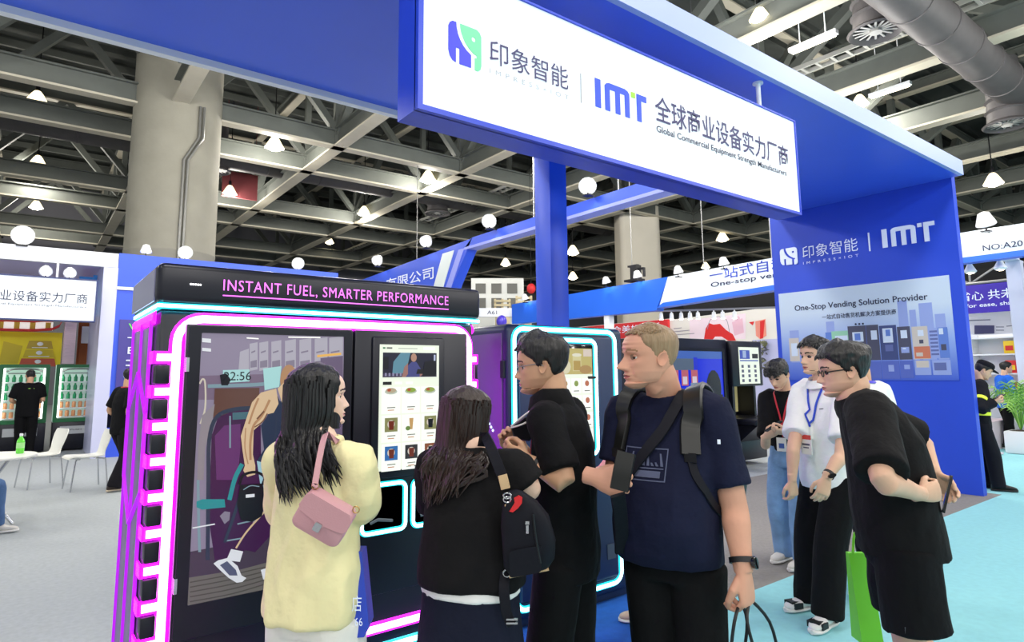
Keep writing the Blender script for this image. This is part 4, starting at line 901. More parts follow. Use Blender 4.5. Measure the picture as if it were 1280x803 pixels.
p.poly([(862,400),(932,392),(932,424),(862,424)], pk); p.poly([(880,424),(882,411),(886,404),(892,406),(900,405),(908,413),(916,418),(920,426),(910,426),(902,421),(894,421),(890,426)], rd)
p.stroke([(884,412),(888,400),(898,396),(908,400),(912,416)], .7, gr); p.poly([(915,403),(928,398),(930,416),(918,420)], pk2); p.blob(921,398,4,3,pk2)
p.poly([(944,402),(957,399),(958,420),(950,424),(945,420)], mat('art salmon', rgb(240,150,130), .6)); p.poly([(950,402),(956,400),(954,423),(950,424)], rd); p.poly([(936,403),(943,402),(941,407)], rd)
p.stroke([(842,411),(852,410)], .8, gr); p.stroke([(842,415),(862,413)], .8, gr); p.stroke([(842,419),(868,417)], .8, gr)
t = p.b.build('wall_artwork', p.mats, None, None, False); tag(recentre(t), 'pink art print with red strokes on the white wall above the third machine', 'artwork')
g = thing('track_rail', 'thin lighting rail hung before the white art wall', 'rail', (14.6,10,3.3))
ra, rb = on(824,379,0,14.6), on(950,387,0,14.6); b = MB(); b.bar(ra+Y*4, rb-Y*.6, .05); b.build('rail', M_STEEL, g)
for yy in (ra.y+1, (ra.y+rb.y)/2, rb.y-.4):
    b = MB(); b.tube([V(14.6,yy,ra.z-.02),V(14.6,yy,13.2)], .012, 6); b.build('hanging_rod', M_STEEL, g)
for i, px in enumerate((826,839,851,862,872,892,903,918)):
    q = on(px, 383+(px-826)*.06, 0, 14.6); q = V(14.6, q.y, ra.z+(rb.z-ra.z)*(q.y-ra.y-4)/(rb.y-.6-ra.y-4)+.01)
    w_ = ['leftmost','second','third','fourth','fifth','sixth','seventh','rightmost'][i]
    t = thing('track_lamp', 'white spot lamp on the rail above the third machine, %s of eight' % w_, 'lamp', q, 0, 'spot lamps on the rail')
    b = MB(); b.tube([q, q-Z*.08], .02, 8); b.lathe([(.045,-.08),(.05,-.1),(.065,-.24),(.07,-.26),(.055,-.26)], q, 14); b.build('lamp_head', M_WHITE, t)
    b = MB(); b.lathe([(.054,-.262),(.05,-.268)], q, 14); b.build('bulb', M_BULB, t)
b = MB(); b.box((16.6,4,3.2),(16.7,12.6,3.95)); struct(b, 'wall_dark_void', mat('black void shade', rgb(22,22,24), .9))  # black sheet put where only a dark void shows, shade as colour
g = thing('display_board', 'lilac panel with trailing leaves beside the kiosk column', 'panel', (12.2,6.9,0))
pa, pb = on(946,425,0,12.2), on(966,425,0,12.2); b = MB(); b.box((12.2,pb.y-.3,0),(12.3,pa.y+.1,pa.z)); b.build('panel', mat('lilac panel', rgb(196,196,226), .5), g)
b = MB(); rnd = random.Random(4)
for k in range(70):
    u, v_ = rnd.random(), rnd.random()**1.6; c = V(12.17-rnd.random()*.08, pb.y+.1+(pa.y-pb.y)*u*.9, pa.z-.05-v_*.65*(1-abs(u-.5))); a = rnd.random()*6
    d1 = V(.02,math.cos(a)*.05,math.sin(a)*.05); d2 = V(0,-math.sin(a)*.022,math.cos(a)*.022); b.add([c-d1,c+d2,c+d1,c-d2], [(0,1,2,3)], k % 3 == 0)
o = b.build('leaves', [mat('olive leaf', rgb(110,112,70), .6), mat('grey leaf', rgb(84,84,96), .6)], g, None, False); o['kind'] = 'stuff'
# far hall glimpses left of the blue post
b = MB(); q = at(622,372,30); e = RT*1
b.obb(q, RT*1.25, Z*.9, V(FW.x,FW.y,0).normalized()*.2, 0)
for i in range(3):
    for j in range(2): b.obb(q-V(FW.x,FW.y,0).normalized()*.22+RT*(-.8+.75*i)+Z*(-.3+.7*j), RT*.24, Z*.24, V(FW.x,FW.y,0).normalized()*.03, 1)
b.box((q.x-1.3,q.y-.3,0),(q.x+1.3,q.y+.3,q.z-.85)); struct(b, 'wall_office', [mat('office white', rgb(232,234,230), .6), mat('dim window', rgb(90,90,84), .4)])
for i, (px, py, lab) in enumerate(((628,384,'pale slatted crate left of the blue post, left of two'),(655,380,'pale slatted crate left of the blue post, right of two'))):
    q = at(px,py,24); b = MB(); f_ = V(FW.x,FW.y,0).normalized()
    for k in range(4): b.obb(q+Z*(-.25+.16*k), RT*.32, Z*.04, f_*.04)
    for s_ in (-1,0,1): b.obb(q+RT*.28*s_+f_*.08, RT*.04, Z*.32, f_*.04)
    b.box((q.x-.2,q.y-.2,0),(q.x+.2,q.y+.2,q.z-.25)); single(b, 'crate', mat('pale timber', rgb(214,200,160), .7), lab, 'crate')
q = at(664,361,24); t = thing('paper_lantern', 'small red lantern left of the blue post', 'lantern', q); b = MB(); b.ell(q, .17, .17, .20, 16, 10); b.build('shade', M_RED, t); b = MB(); b.tube([q+Z*.18,V(q.x,q.y,13.2)], .01, 6); b.build('cord', M_DARKM, t)
q = at(617,391,22); g = thing('stand_sign', 'small white fascia reading A61 left of the blue post', 'sign', q); f_ = V(FW.x,FW.y,0).normalized(); b = MB(); b.obb(q, RT*.95, Z*.15, f_*.1); b.bar(q+RT*.9, V((q+RT*.9).x,(q+RT*.9).y,0), .1); b.bar(q-RT*.9, V((q-RT*.9).x,(q-RT*.9).y,0), .1); b.build('board', M_WHITE, g)
b = MB(); b.text('A61', q-RT*.22-Z*.07-f_*.11, RT, Z, .34, .13); b.build('lettering', M_NAVY, g, None, False)
q = at(627,402,20); t = thing('balloon', 'violet balloon above the gap between the two machines', 'balloon', q); b = MB(); b.ell(q, .17, .17, .2, 16, 10); b.build('skin', mat('violet balloon', rgb(74,60,190), .3), t); b = MB(); b.tube([q-Z*.19, V(q.x,q.y,0)], .006, 6); b.build('string', M_WHITE, t)

# --- right side: numbered fascia, violet banner, shelves, plant --------
g = thing('booth_fascia', 'white fascia numbered A20 with blue lower edge at the right', 'sign', (14.1,2,3.6))
b = MB(); b.box((14,-4,3.68),(14.25,4.6,4.16)); b.build('board', mat('fascia white', rgb(226,236,246), .5), g)
b = MB(); b.box((13.99,-4,3.575),(14.26,4.6,3.68)); b.build('edge_trim', M_FASC, g)
b = MB(); b.text('NO:A20', (13.985,3.80,3.75), V(0,-1,0), Z, .60, .11, bold=.01); b.build('lettering', M_NAVY, g, None, False)
p = on(1275,330,0,14.1); b = MB(); y_ = on(1274,400,0,15.5).y; b.box((15.4,y_-.14,0),(15.6,y_+.1,4.1)); b.box((14.2,y_-.14,3.7),(15.6,y_+.1,4.1)); b.build('post', mat('post lilac', rgb(206,208,230), .5), g)
p = on(1233,289,0,13.85); flood((p.x,p.y,p.z), (14,p.y,3.8), 'white flood lamp on top of the numbered fascia', 'flood lamps at the right', 25, 1.3, .2)
for i,(px,lab) in enumerate(((1212,'clear lamp under the numbered fascia, beside the blue wall'),(1250,'clear lamp under the numbered fascia, further right'))):
    p = on(px,331,0,14.4); t = thing('bulb_lamp', lab, 'lamp', (14.4,p.y,3.5), 0, 'lamps under the numbered fascia'); b = MB(); b.lathe([(.03,.18),(.05,.12),(.10,.02),(.11,0),(.08,-.03)], (14.4,p.y,3.45), 16); b.build('lamp_head', M_WHITE, t); b = MB(); b.ell((14.4,p.y,3.44), .07, .07, .04, 12, 8); b.build('bulb', M_BULB, t)
b = MB()
za, zb = 3.44, 3.92
for zz in (za, zb): b.tube([(16.4,-2,zz),(16.4,7,zz)], .035, 8)
for k in range(12): b.tube([(16.4,-2+k*.75,za if k % 2 else zb),(16.4,-1.25+k*.75,zb if k % 2 else za)], .022, 6); b.tube([(16.4,-2+k*.75,za),(16.4,-2+k*.75,zb)], .022, 6)
for yy in (-1.8, 6.8): b.tube([(16.4,yy,0),(16.4,yy,3.9)], .05, 8)
single(b, 'lighting_truss', M_STEEL, 'grey steel lattice truss above the violet banner', 'truss')
g = thing('banner', 'violet banner with white Chinese and English lettering at the right edge', 'banner', (16.4,2.5,2.75)); b = MB(); b.box((16.38,-1,2.78),(16.44,5.3,3.40)); b.build('cloth', M_PURP, g)
b = MB(); b.text('省心 共未来', (16.37,4.98,3.05), V(0,-1,.01), Z, 1.22, .21, bold=.008); b.text('for ease, shaped for', (16.37,4.86,2.88), V(0,-1,.01), Z, 1.30, .11, bold=.012); b.build('lettering', M_LETW, g, None, False)
b = MB(); b.box((17.2,-4,0),(17.4,6.2,2.9)); struct(b, 'wall_right_booth', mat('booth white wall', rgb(238,238,242), .5))
p = Pic(0, 17.18, (-1,0,0)); gy = mat('print grey', rgb(120,120,140), .6)
p.poly([(1218,407),(1243,407),(1243,417),(1218,418)], mat('print navy', rgb(70,70,110), .6)); p.stroke([(1208,401),(1238,400)], 1.2, gy); p.stroke([(1245,409),(1255,409)], 1, gy); p.stroke([(1245,413),(1255,413)], 1, gy); p.stroke([(1258,408),(1270,407)], 1, gy); p.poly([(1213,430),(1240,428),(1240,452),(1213,452)], mat('print mint', rgb(206,232,222), .6)); p.blob(1228,438,4,4,mat('print green dot', rgb(120,190,130), .6))
tag(recentre(p.b.build('wall_print', p.mats, None, None, False)), 'pale printed panel with small pictures on the right booth wall', 'poster')
g = thing('display_shelf', 'white shelf unit with red packs behind the guard', 'shelf', (16.2,3.6,0))
b = MB()
for z in (.5,1.0,1.45,1.85,2.2): b.box((16.0,3.0,z),(16.45,4.75,z+.03))
b.box((16.42,3.0,0),(16.46,4.75,2.3)); b.box((16.0,4.72,0),(16.45,4.76,2.3)); b.box((16,3,0),(16.45,4.75,.5)); b.build('unit', M_WHITE, g)
k_ = 0
for z, n_ in ((1.88,3),(1.48,3),(1.03,3)):
    for j in range(n_):
        b = MB(); y0 = 3.55+j*.22; m_ = [mat('pack red', rgb(216,44,44), .5), mat('pack yellow', rgb(246,206,40), .5)]
        b.rbox((16.02,y0,z),(16.16,y0+.19,z+.26),.008,m=0); b.box((16.015,y0+.03,z+.06),(16.02,y0+.16,z+.16),1)
        tag(recentre(b.build('snack_pack', m_[::-1] if (j == 2 and z > 1.8) else m_)), 'red and yellow pack on the white shelves at the right edge' if True else '', 'pack', 'packs on the white shelf')
pc = V(14.75,3.72,0); g = thing('potted_palm', 'green potted palm in a white planter at the right edge', 'plant', pc)
b = MB(); b.rbox((pc.x-.22,pc.y-.22,0.01),(pc.x+.22,pc.y+.22,.42),.03); b.build('pot', mat('planter white', rgb(222,222,226), .5), g)
b = MB(); b.lathe([(.02,.40),(.18,.42),(.02,.44)], pc, 12); b.build('soil', mat('soil', rgb(60,46,36), .9), g)
rnd = random.Random(2)
M_FR = [mat('palm green', rgb(92,150,54), .5), mat('palm light', rgb(150,196,84), .5)]
for k in range(22):
    a = k*2.4; r_ = .22+.3*rnd.random(); h_ = 1.25+.25*rnd.random()-r_*.6; P = catmull([pc+Z*.42, pc+V(math.cos(a)*r_*.35,math.sin(a)*r_*.35,.42+(h_-.42)*.6), pc+V(math.cos(a)*r_*.8,math.sin(a)*r_*.8,h_), pc+V(math.cos(a)*r_*1.35,math.sin(a)*r_*1.35,h_-.16)], 5)
    b = MB(); b.tube(P, [.008]*len(P), 5)
    for i in range(4, len(P)):
        tg = (P[i]-P[i-1]).normalized(); sd = tg.cross(Z).normalized(); l_ = .17*(1-abs(i/len(P)-.55))
        for s_ in (-1,1):
            tip = P[i]+sd*s_*l_+tg*.09-Z*.05; md = P[i]+sd*s_*l_*.5+tg*.06+Z*.01; w_ = tg*.011
            b.add([P[i]-w_,md-w_,tip,md+w_,P[i]+w_], [(0,1,2,3,4)], 0)
    b.build('frond', M_FR[k % 2], g, None, False)
b = MB(); b.box((13.2,3.9,.02),(14.3,5.4,.05)); b.rbox((14.9,4.2,0),(16.0,4.75,.55),.01); single(b, 'display_plinth', mat('plinth pink', rgb(226,206,214), .5), 'low pale plinth behind the guard', 'plinth')
# ------------------------------------------------------------------ people: builders
RH = V(math.cos(YAW), -math.sin(YAW), 0); FH = V(math.sin(YAW), math.cos(YAW), 0)
def cloth(name, c, var=.10, bump=.45, rough=.85, stretch=None):
    return mat('cloth '+name, c, rough, var=var, vscale=7, bump=bump, bscale=15, stretch=stretch, spec=.2)
def skin(name, c): return mat('skin '+name, c, .5, var=.05, vscale=18, spec=.35)
def hairm(name, c): return mat('hair '+name, c, .42, bump=.5, bscale=70, stretch=(1,1,.12), var=.25, vscale=40)
M_LIP = mat('lips', rgb(184,104,96), .45); M_EYE = mat('eye white', rgb(232,226,220), .25); M_IRIS = mat('iris', rgb(38,28,24), .2); M_BROW = mat('brow dark', rgb(46,36,32), .7); M_BROWL = mat('brow fair', rgb(150,112,80), .7)
HT = np.array([  # z, front, back, half width
 [0.000,.26,.16,.02],[.012,.315,.11,.07],[.05,.366,.05,.125],[.10,.385,-.02,.180],[.15,.372,-.10,.220],[.20,.375,-.17,.247],[.27,.372,-.29,.285],
 [.35,.366,-.37,.302],[.43,.358,-.43,.315],[.50,.352,-.465,.322],[.57,.385,-.485,.328],[.64,.398,-.495,.332],[.72,.385,-.49,.330],[.80,.342,-.465,.312],[.87,.265,-.41,.270],[.93,.16,-.32,.205],[.975,.04,-.21,.12],[1.0,-.06,-.12,.02]])
_zz = np.linspace(0, 1, 201)
def _smooth(col):
    y = np.interp(_zz, HT[:,0], HT[:,col]); k = np.array([1,2,3,2,1])/9.
    yp = np.pad(y, 2, mode='edge'); return np.convolve(yp, k, 'valid')
_F, _B, _W = _smooth(1), _smooth(2), _smooth(3)
def G(d): return math.exp(-d*d)
def head_pt(th, z, feat=True, nose=1.0, old=0.0, jowl=0.0):
    F = float(np.interp(z, _zz, _F)); B = float(np.interp(z, _zz, _B)); W = float(np.interp(z, _zz, _W))
    W += jowl*G((z-.16)/.12); c, s = math.cos(th), math.sin(th); yc = min(-.05, (F+B)/2+.02) if z > .1 else (F+B)/2
    x = W*math.copysign(abs(s)**.92, s); y = yc+(F-yc)*abs(c)**.88 if c > 0 else yc-(yc-B)*abs(c)**.95
    if feat and c > 0:
        ax = abs(x)
        pz = np.interp(z, [.268,.292,.325,.36,.46,.545,.58], [0,.045,.135,.125,.062,.018,0])*nose
        sg = np.interp(z, [.27,.33,.42,.55], [.072,.066,.045,.036])
        d = pz*G(x/sg) + .022*nose*G((ax-.072)/.026)*G((z-.312)/.026)
        d -= .050*G((ax-.135)/.072)*G((z-.495)/.048)
        d += .022*G((ax-.12)/.11)*G((z-.572)/.028) + .02*G(x/.16)*G((z-.225)/.085)
        d += .030*G(x/.088)*G((z-.222)/.017) + .032*G(x/.076)*G((z-.176)/.020) - .018*G(x/.10)*G((z-.199)/.0085)
        d += .034*G(x/.10)*G((z-.072)/.045) - .016*G(x/.11)*G((z-.130)/.022) + .016*G((ax-.21)/.07)*G((z-.395)/.06)
        if old:
            d -= old*.016*G((ax-(.115+.25*(.34-z)))/.016)*(1 if .17 < z < .34 else 0) + old*.010*G((z-.435)/.014)*G((ax-.14)/.06) + old*.006*math.sin(z*95)*G((z-.70)/.07)*G(x/.2)
        y += d
    return V(x, y, z)
class Head:
    def __init__(s, O, f, up, HH, tilt=0.0):
        s.O = Vector(O); s.f = Vector(f).normalized(); s.u = Vector(up); s.u = (s.u-s.f*s.u.dot(s.f)).normalized()
        s.l = s.u.cross(s.f)
        if tilt: r = Matrix.Rotation(tilt, 3, s.f); s.u = r @ s.u; s.l = r @ s.l
        s.HH = HH
    def w(s, p): return s.O+(s.l*p[0]+s.f*p[1]+s.u*p[2])*s.HH
def head_mesh(mb, H, nose=1.0, old=0.0, jowl=0.0, mats=(0,1,2,3,4), lipw=.10, closed=.0):
    """face, ears and eyes; material slots: skin, lips, eye white, iris, brow"""
    nt, nz = 72, 76; sk, lp, ew, ir, br = mats
    zs = [((i/(nz-1))**1.0) for i in range(nz)]
    ths = [PI*math.copysign(abs(t)**1.45, t) for t in [-1+2*k/nt for k in range(nt)]]
    vs = []; loc = []
    for z in zs:
        for th in ths: p = head_pt(th, min(max(z,.0),1), True, nose, old, jowl); loc.append(p); vs.append(H.w(p))
    fs = []; ms = []
    for i in range(nz-1):
        for k in range(nt):
            f = (i*nt+k, i*nt+(k+1) % nt, (i+1)*nt+(k+1) % nt, (i+1)*nt+k); fs.append(f)
            c = (loc[f[0]]+loc[f[1]]+loc[f[2]]+loc[f[3]])/4; m = sk; ax = abs(c.x)
            if c.y > .2:
                if ax < lipw and abs(c.z-.199) < .034*(1-(ax/lipw)**2)+.004: m = lp
                zb = .585+.020*(1-((ax-.14)/.10)**2)
                if .05 < ax < .235 and abs(c.z-zb) < .013+.008*(ax < .16): m = br
            ms.append(m)
    fs += [tuple(reversed(range(nt))), tuple((nz-1)*nt+k for k in range(nt))]; ms += [sk, sk]
    o = len(mb.v); mb.v += vs; mb.f += [tuple(i+o for i in f) for f in fs]; mb.m += ms
    for sx in (-1, 1):
        ec = V(.135*sx, .256, .492); R = .056; vs = []; fs = []; ms = []
        for i in range(11):
            for k in range(14):
                ph = PI*i/10; a = 2*PI*k/14; q = V(math.sin(ph)*math.cos(a), math.cos(ph), math.sin(ph)*math.sin(a))
                vs.append(H.w(ec+q*R))
        for i in range(10):
            for k in range(14): fs.append((i*14+k, i*14+(k+1) % 14, (i+1)*14+(k+1) % 14, (i+1)*14+k)); ms.append(ir if i < 3 else ew)
        o = len(mb.v); mb.v += vs; mb.f += [tuple(j+o for j in f) for f in fs]; mb.m += ms
        for (dz, dy, rz, m) in ((.026,.020,.020,sk),(-.030,.012,.018,sk),(.012,.046,.007,br)):       # lids and lash line
            vs = []; fs = []
            for i in range(7):
                for k in range(12):
                    ph = PI*i/6; a = 2*PI*k/12
                    vs.append(H.w(V(ec.x+.066*math.cos(ph), ec.y+dy+.036*math.sin(ph)*math.cos(a)*(1 if m == sk else .35), ec.z+dz+closed*(.0)+rz*math.sin(ph)*math.sin(a)-.10*(math.cos(ph)**2)*.12)))
            for i in range(6):
                for k in range(12): fs.append((i*12+k, i*12+(k+1) % 12, (i+1)*12+(k+1) % 12, (i+1)*12+k))
            mb.add(vs, fs, m)
        rings = []                                                                                    # ear
        for (rs, dx, dy) in ((.72,-.03,.0),(.95,.030,-.008),(1.04,.062,-.016),(.98,.078,-.02),(.80,.066,-.016),(.62,.034,-.006),(.30,.020,0)):
            r = []
            for k in range(20):
                a = 2*PI*k/20; yy = .070*math.cos(a)*(1-.25*max(0,-math.sin(a))); z2 = .108*math.sin(a)
                fl = .5+.5*(-math.cos(a))
                r.append(H.w(V(sx*(.312+dx*(.35+.65*fl)), -.055+yy*rs+dy-.022*math.sin(a)*-1*0-.02*(z2/.1), .448+z2*rs)))
            rings.append(r)
        mb.loft(rings, sk, True)
def sstep(a, b, x): t = min(1, max(0, (x-a)/(b-a))); return t*t*(3-2*t)
def hairline(th, long=False, low=.16, front=.84):
    d = abs(math.degrees(th))
    if long: return float(np.interp(d, [0,30,48,58,66,180], [front+.02,front,front-.12,.45,-.2,-.3]))
    return float(np.interp(d, [0,32,50,62,74,84,92,100,118,140,180], [front,front-.005,front-.07,.66,.60,.44,.47,.58,.34,low+.04,low]))
def hair_cap(mb, H, top=.075, side=.03, front=.84, low=.16, quiff=0.0, rough=.03, fade=0.0, long=False, m=0, seed=0.0, part=False):
    nt, nz = 84, 48; vs = []
    z0 = -.02 if long else .08
    for i in range(nz):
        z = z0+(1-z0)*(i/(nz-1))
        for k in range(nt):
            th = -PI+2*PI*k/nt; p = head_pt(th, min(max(z,0.0),1), False)
            if long and z < .35: p = head_pt(th, .35, False); p.z = z
            n = V(p.x/.33**2, (p.y+.05)/.45**2, (p.z-.5)/.5**2*.9); n.normalize()
            if long and z < .4: n.z = 0; n.normalize()
            zh = hairline(th, long, low, front); k_ = sstep(zh-.025, zh+.055, z)
            up = sstep(.55, .92, z); t = (side*(1-fade*(1-up)*sstep(.75,.2,z)))*(1-up)+top*up
            fr = max(0, math.cos(th))
            t += quiff*sstep(.80,.95,z)*fr*fr
            q = p*1.0; nn = noise.noise(V(q.x*7+seed, q.y*7, q.z*9))*.6+noise.noise(V(q.x*18+seed, q.y*18, q.z*12))*.4
            t += rough*nn*(.4+up)
            vs.append(H.w(p+n*(t*k_-(.02)*(1-k_))))
    fs = [(i*nt+k, i*nt+(k+1) % nt, (i+1)*nt+(k+1) % nt, (i+1)*nt+k) for i in range(nz-1) for k in range(nt)]
    fs += [tuple(reversed(range(nt))), tuple((nz-1)*nt+k for k in range(nt))]
    mb.add(vs, fs, m)
def strands(mb, H, n, th0, th1, zlo, zhi, lift, length, seed, rad=.010, top=.06):
    """short tufts lying over the cap so that the outline is not smooth"""
    rnd = random.Random(seed)
    for _ in range(n):
        th = math.radians(rnd.uniform(th0, th1))*rnd.choice((-1,1)); z = rnd.uniform(zlo, zhi); p = head_pt(th, z, False)
        nn = V(p.x/.33**2, (p.y+.05)/.45**2, (p.z-.5)/.5**2); nn.normalize()
        sw = V(rnd.uniform(-.3,.3), rnd.uniform(-.1,.9), rnd.uniform(-.6,.2)); sw = (sw-nn*sw.dot(nn)).normalized()
        a = p+nn*(top*.6); b_ = a+sw*length*.5+nn*lift*.8; c = a+sw*length+nn*lift*rnd.uniform(.2,1.0)
        mb.tube([H.w(a), H.w(b_), H.w(c)], [rad*.9, rad, rad*.15], 5)

def hand(mb, wr, d, pn, ts, curl=.3, k=1.0, spread=4, thumb=None):
    """palm, four unequal fingers and a thumb rooted at the side of the palm"""
    wr = Vector(wr); d = Vector(d).normalized(); pn = Vector(pn); pn = (pn-d*pn.dot(d)).normalized()
    ts = Vector(ts); ts = (ts-d*ts.dot(d)-pn*ts.dot(pn)).normalized()
    rings = []
    for t, w_, h_ in ((-.035,.026,.021),(0,.027,.020),(.03,.036,.019),(.06,.0415,.0165),(.085,.042,.0135),(.098,.038,.010)):
        rings.append([wr+(d*t+ts*(math.cos(a)*w_)+pn*(math.sin(a)*h_))*k for a in [2*PI*i/16 for i in range(16)]])
    mb.loft(rings)
    for i, (Ln, r) in enumerate(((.072,.0090),(.080,.0093),(.074,.0088),(.058,.0076))):
        an = math.radians(spread*(1.5-i)); dd = d*math.cos(an)+ts*math.sin(an)
        p = wr+(d*(.086-.006*(i == 3)-.003*(i == 0))+ts*(.0315-.021*i))*k; P = [p-dd*.02*k, p]; R = [r*k, r*1.06*k]
        cc = curl*(1+.06*i); ang = 0
        for fr, da in ((.46,72),(.30,92),(.24,55)):
            ang += math.radians(da)*cc; q = dd*math.cos(ang)+pn*math.sin(ang)
            P.append(P[-1]+q*Ln*fr*k); R.append(r*k*(1.0 if fr > .4 else .93 if fr > .28 else .75))
        mb.tube(P, R, 10)
    tc = curl if thumb is None else thumb
    p = wr+(d*.022+ts*.020+pn*.006)*k; P = [p]; R = [.0135*k]
    for v, l_, r in ((ts*.75+d*.75+pn*.30,.042,.0122),(d*.9+ts*.30*(1-tc)+pn*(.15+.7*tc)-ts*.25*tc,.033,.0105),(d*.75+pn*(.1+.6*tc)-ts*.75*tc,.026,.0078)):
        P.append(P[-1]+v.normalized()*l_*k); R.append(r*k)
    mb.tube(P, R, 10)

class Body:
    """joints of one figure; S(l,f,z) is metres to its left, forward and up for a 1.75 m figure"""
    def __init__(s, root, f, h, lean=0.0, hunch=0.0, head=None, nod=0.0, tilt=0.0, b=1.0, hoff=(0,0,0), twist=0.0):
        s.root = V(root[0], root[1], 0); s.f = V(f[0], f[1], 0).normalized(); s.l = Z.cross(s.f); s.h = h; s.k = h/1.75; s.lean, s.hunch, s.b = lean, hunch, b
        s.hf = V(*head).normalized() if head is not None else s.f.copy()
        HH = .232*s.k; s.HH = HH
        side = Z.cross(s.hf); fwd = (s.hf*math.cos(nod)-Z*math.sin(nod)); up = (Z*math.cos(nod)+s.hf*math.sin(nod))
        top = s.sp(1.50*s.k); ch = top+s.f*.035*s.k+V(0,0,1)*(h-HH-1.50*s.k)+s.hf*.012+s.l*hoff[0]+s.f*hoff[1]+Z*hoff[2]
        piv = ch+Z*HH*.30-s.hf*.10*HH
        s.H = Head(piv-up*HH*.30+fwd*.10*HH, fwd, up, HH, tilt)
        s.necktop = s.H.w(V(0,-.18,.20)); s.neckbase = s.sp(1.47*s.k)
    def sp(s, z):
        k = s.k; z0 = .93*k; dz = max(0, z-z0); o = math.sin(s.lean)*dz; zz = z-dz*(1-math.cos(s.lean))
        if z > 1.15*k: o += s.hunch*((z-1.15*k)/(.33*k))**1.6
        return s.root+s.f*o+Z*zz
    def tan(s, z): return (s.sp(z+.02)-s.sp(z-.02)).normalized()
    def S(s, l, f, z):
        """local point carried by the spine above the hips"""
        k = s.k; c = s.sp(z*k); t = s.tan(z*k); ff = (s.f-t*s.f.dot(t)).normalized(); return c+s.l*(l*k)+ff*(f*k)
    def ring(s, z, hw, hd, off=0.0, n=28, pw=.9):
        k = s.k; c = s.sp(z*k); t = s.tan(z*k); ff = (s.f-t*s.f.dot(t)).normalized(); c = c+ff*(off*k); R = []
        for i in range(n):
            a = 2*PI*i/n; ca, sa = math.cos(a), math.sin(a)
            R.append(c+s.l*(hw*k*s.b*math.copysign(abs(ca)**pw, ca))+ff*(hd*k*s.b*math.copysign(abs(sa)**pw, sa)))
        return R
    def sh(s, side): return s.S(.172*s.b*side, -.01, 1.405)
TORSO = [(.86,.165,.11),(.95,.170,.118),(1.06,.150,.105),(1.18,.160,.112),(1.30,.172,.115),(1.38,.160,.10),(1.435,.11,.075),(1.48,.062,.062)]
def wrinkle(me, amp, freq=9.0, stretch=(1,1,.55), seed=0.0):
    n = len(me.vertices); co = np.empty(n*3); me.vertices.foreach_get('co', co); no = np.empty(n*3); me.vertices.foreach_get('normal', no)
    co = co.reshape(-1,3); no = no.reshape(-1,3)
    for i in range(n):
        x, y, z = co[i]; p = V(x*freq*stretch[0]+seed, y*freq*stretch[1], z*freq*stretch[2]-x*freq*.35)
        a = noise.noise(p); v = (1-abs(a)*2.2)*.6+noise.noise(p*2.1)*.5
        co[i] += no[i]*(v*amp)
    me.vertices.foreach_set('co', co.ravel()); me.update()
def make_body(P, B, t, sk, arms, vox, hvox, headkw, legs=None, brow=M_BROW):
    """one skin mesh: trunk, neck, arms, hands, legs fused, with the head set on the neck"""
    k = B.k; mb = MB(); hm = MB()
    mb.loft([B.ring(z, hw*.86, hd*.84) for z, hw, hd in TORSO])
    mb.tube([B.sp(1.42*k), B.neckbase, B.necktop, B.H.w(V(0,-.16,.42))], [.066*k,.062*k*headkw.get('jowl',0)*4+.060*k,.057*k+.2*k*headkw.get('jowl',0),.05*k], 16, smooth=3)
    mb.tube([B.H.w(V(0,-.16,.02)), B.H.w(V(0,-.02,.12)), B.H.w(V(0,.15,.15))], [.046*k,.036*k,.020*k], 14, smooth=2)
    for side, A in arms.items():
        s0 = B.sh(side); e, w_ = A['e'], A['w']; u = (e-s0); m1 = s0+u*.45; m2 = e+(w_-e)*.30; ak = k*A.get('fat',1.0)
        mb.tube([s0, m1, e, m2, e+(w_-e)*.7, w_], [.046*ak,.046*ak,.040*ak,.041*ak,.032*ak,.0265*ak], 14, smooth=3)
        if A.get('d') is not None:
            hk = k*A.get('hs', 1.0); hand(hm, w_, A['d'], A['pn'], A['ts'], A.get('curl',.3), hk, A.get('spread',4), A.get('thumb'))
            hm.tube([e+(w_-e)*.8, e+(w_-e)*.95, w_+Vector(A['d']).normalized()*.01], [.030*ak,.0272*ak,.026*ak], 14)
    for L in (legs or []):
        mb.tube(L['p'], [r*k for r in L['r']], 14, smooth=3)
    me = fuse(mb, vox, 2); out = MB()
    def take(me):
        out.add([v.co for v in me.vertices], [tuple(p.vertices) for p in me.polygons], 0); bpy.data.meshes.remove(me)
    take(me)
    if hm.v: take(fuse(hm, hvox, 1))
    head_mesh(out, B.H, **headkw)
    return out.build('body', [sk, M_LIP, M_EYE, M_IRIS, brow], t, 60)
def garment(name, mb, m, t, vox=.009, smooth=3, amp=.005, freq=9, seed=0.0, stretch=(1,1,.55)):
    me = fuse(mb, vox, smooth)
    if amp: wrinkle(me, amp, freq, stretch, seed)
    return link(name, me, m, t, 70, False)
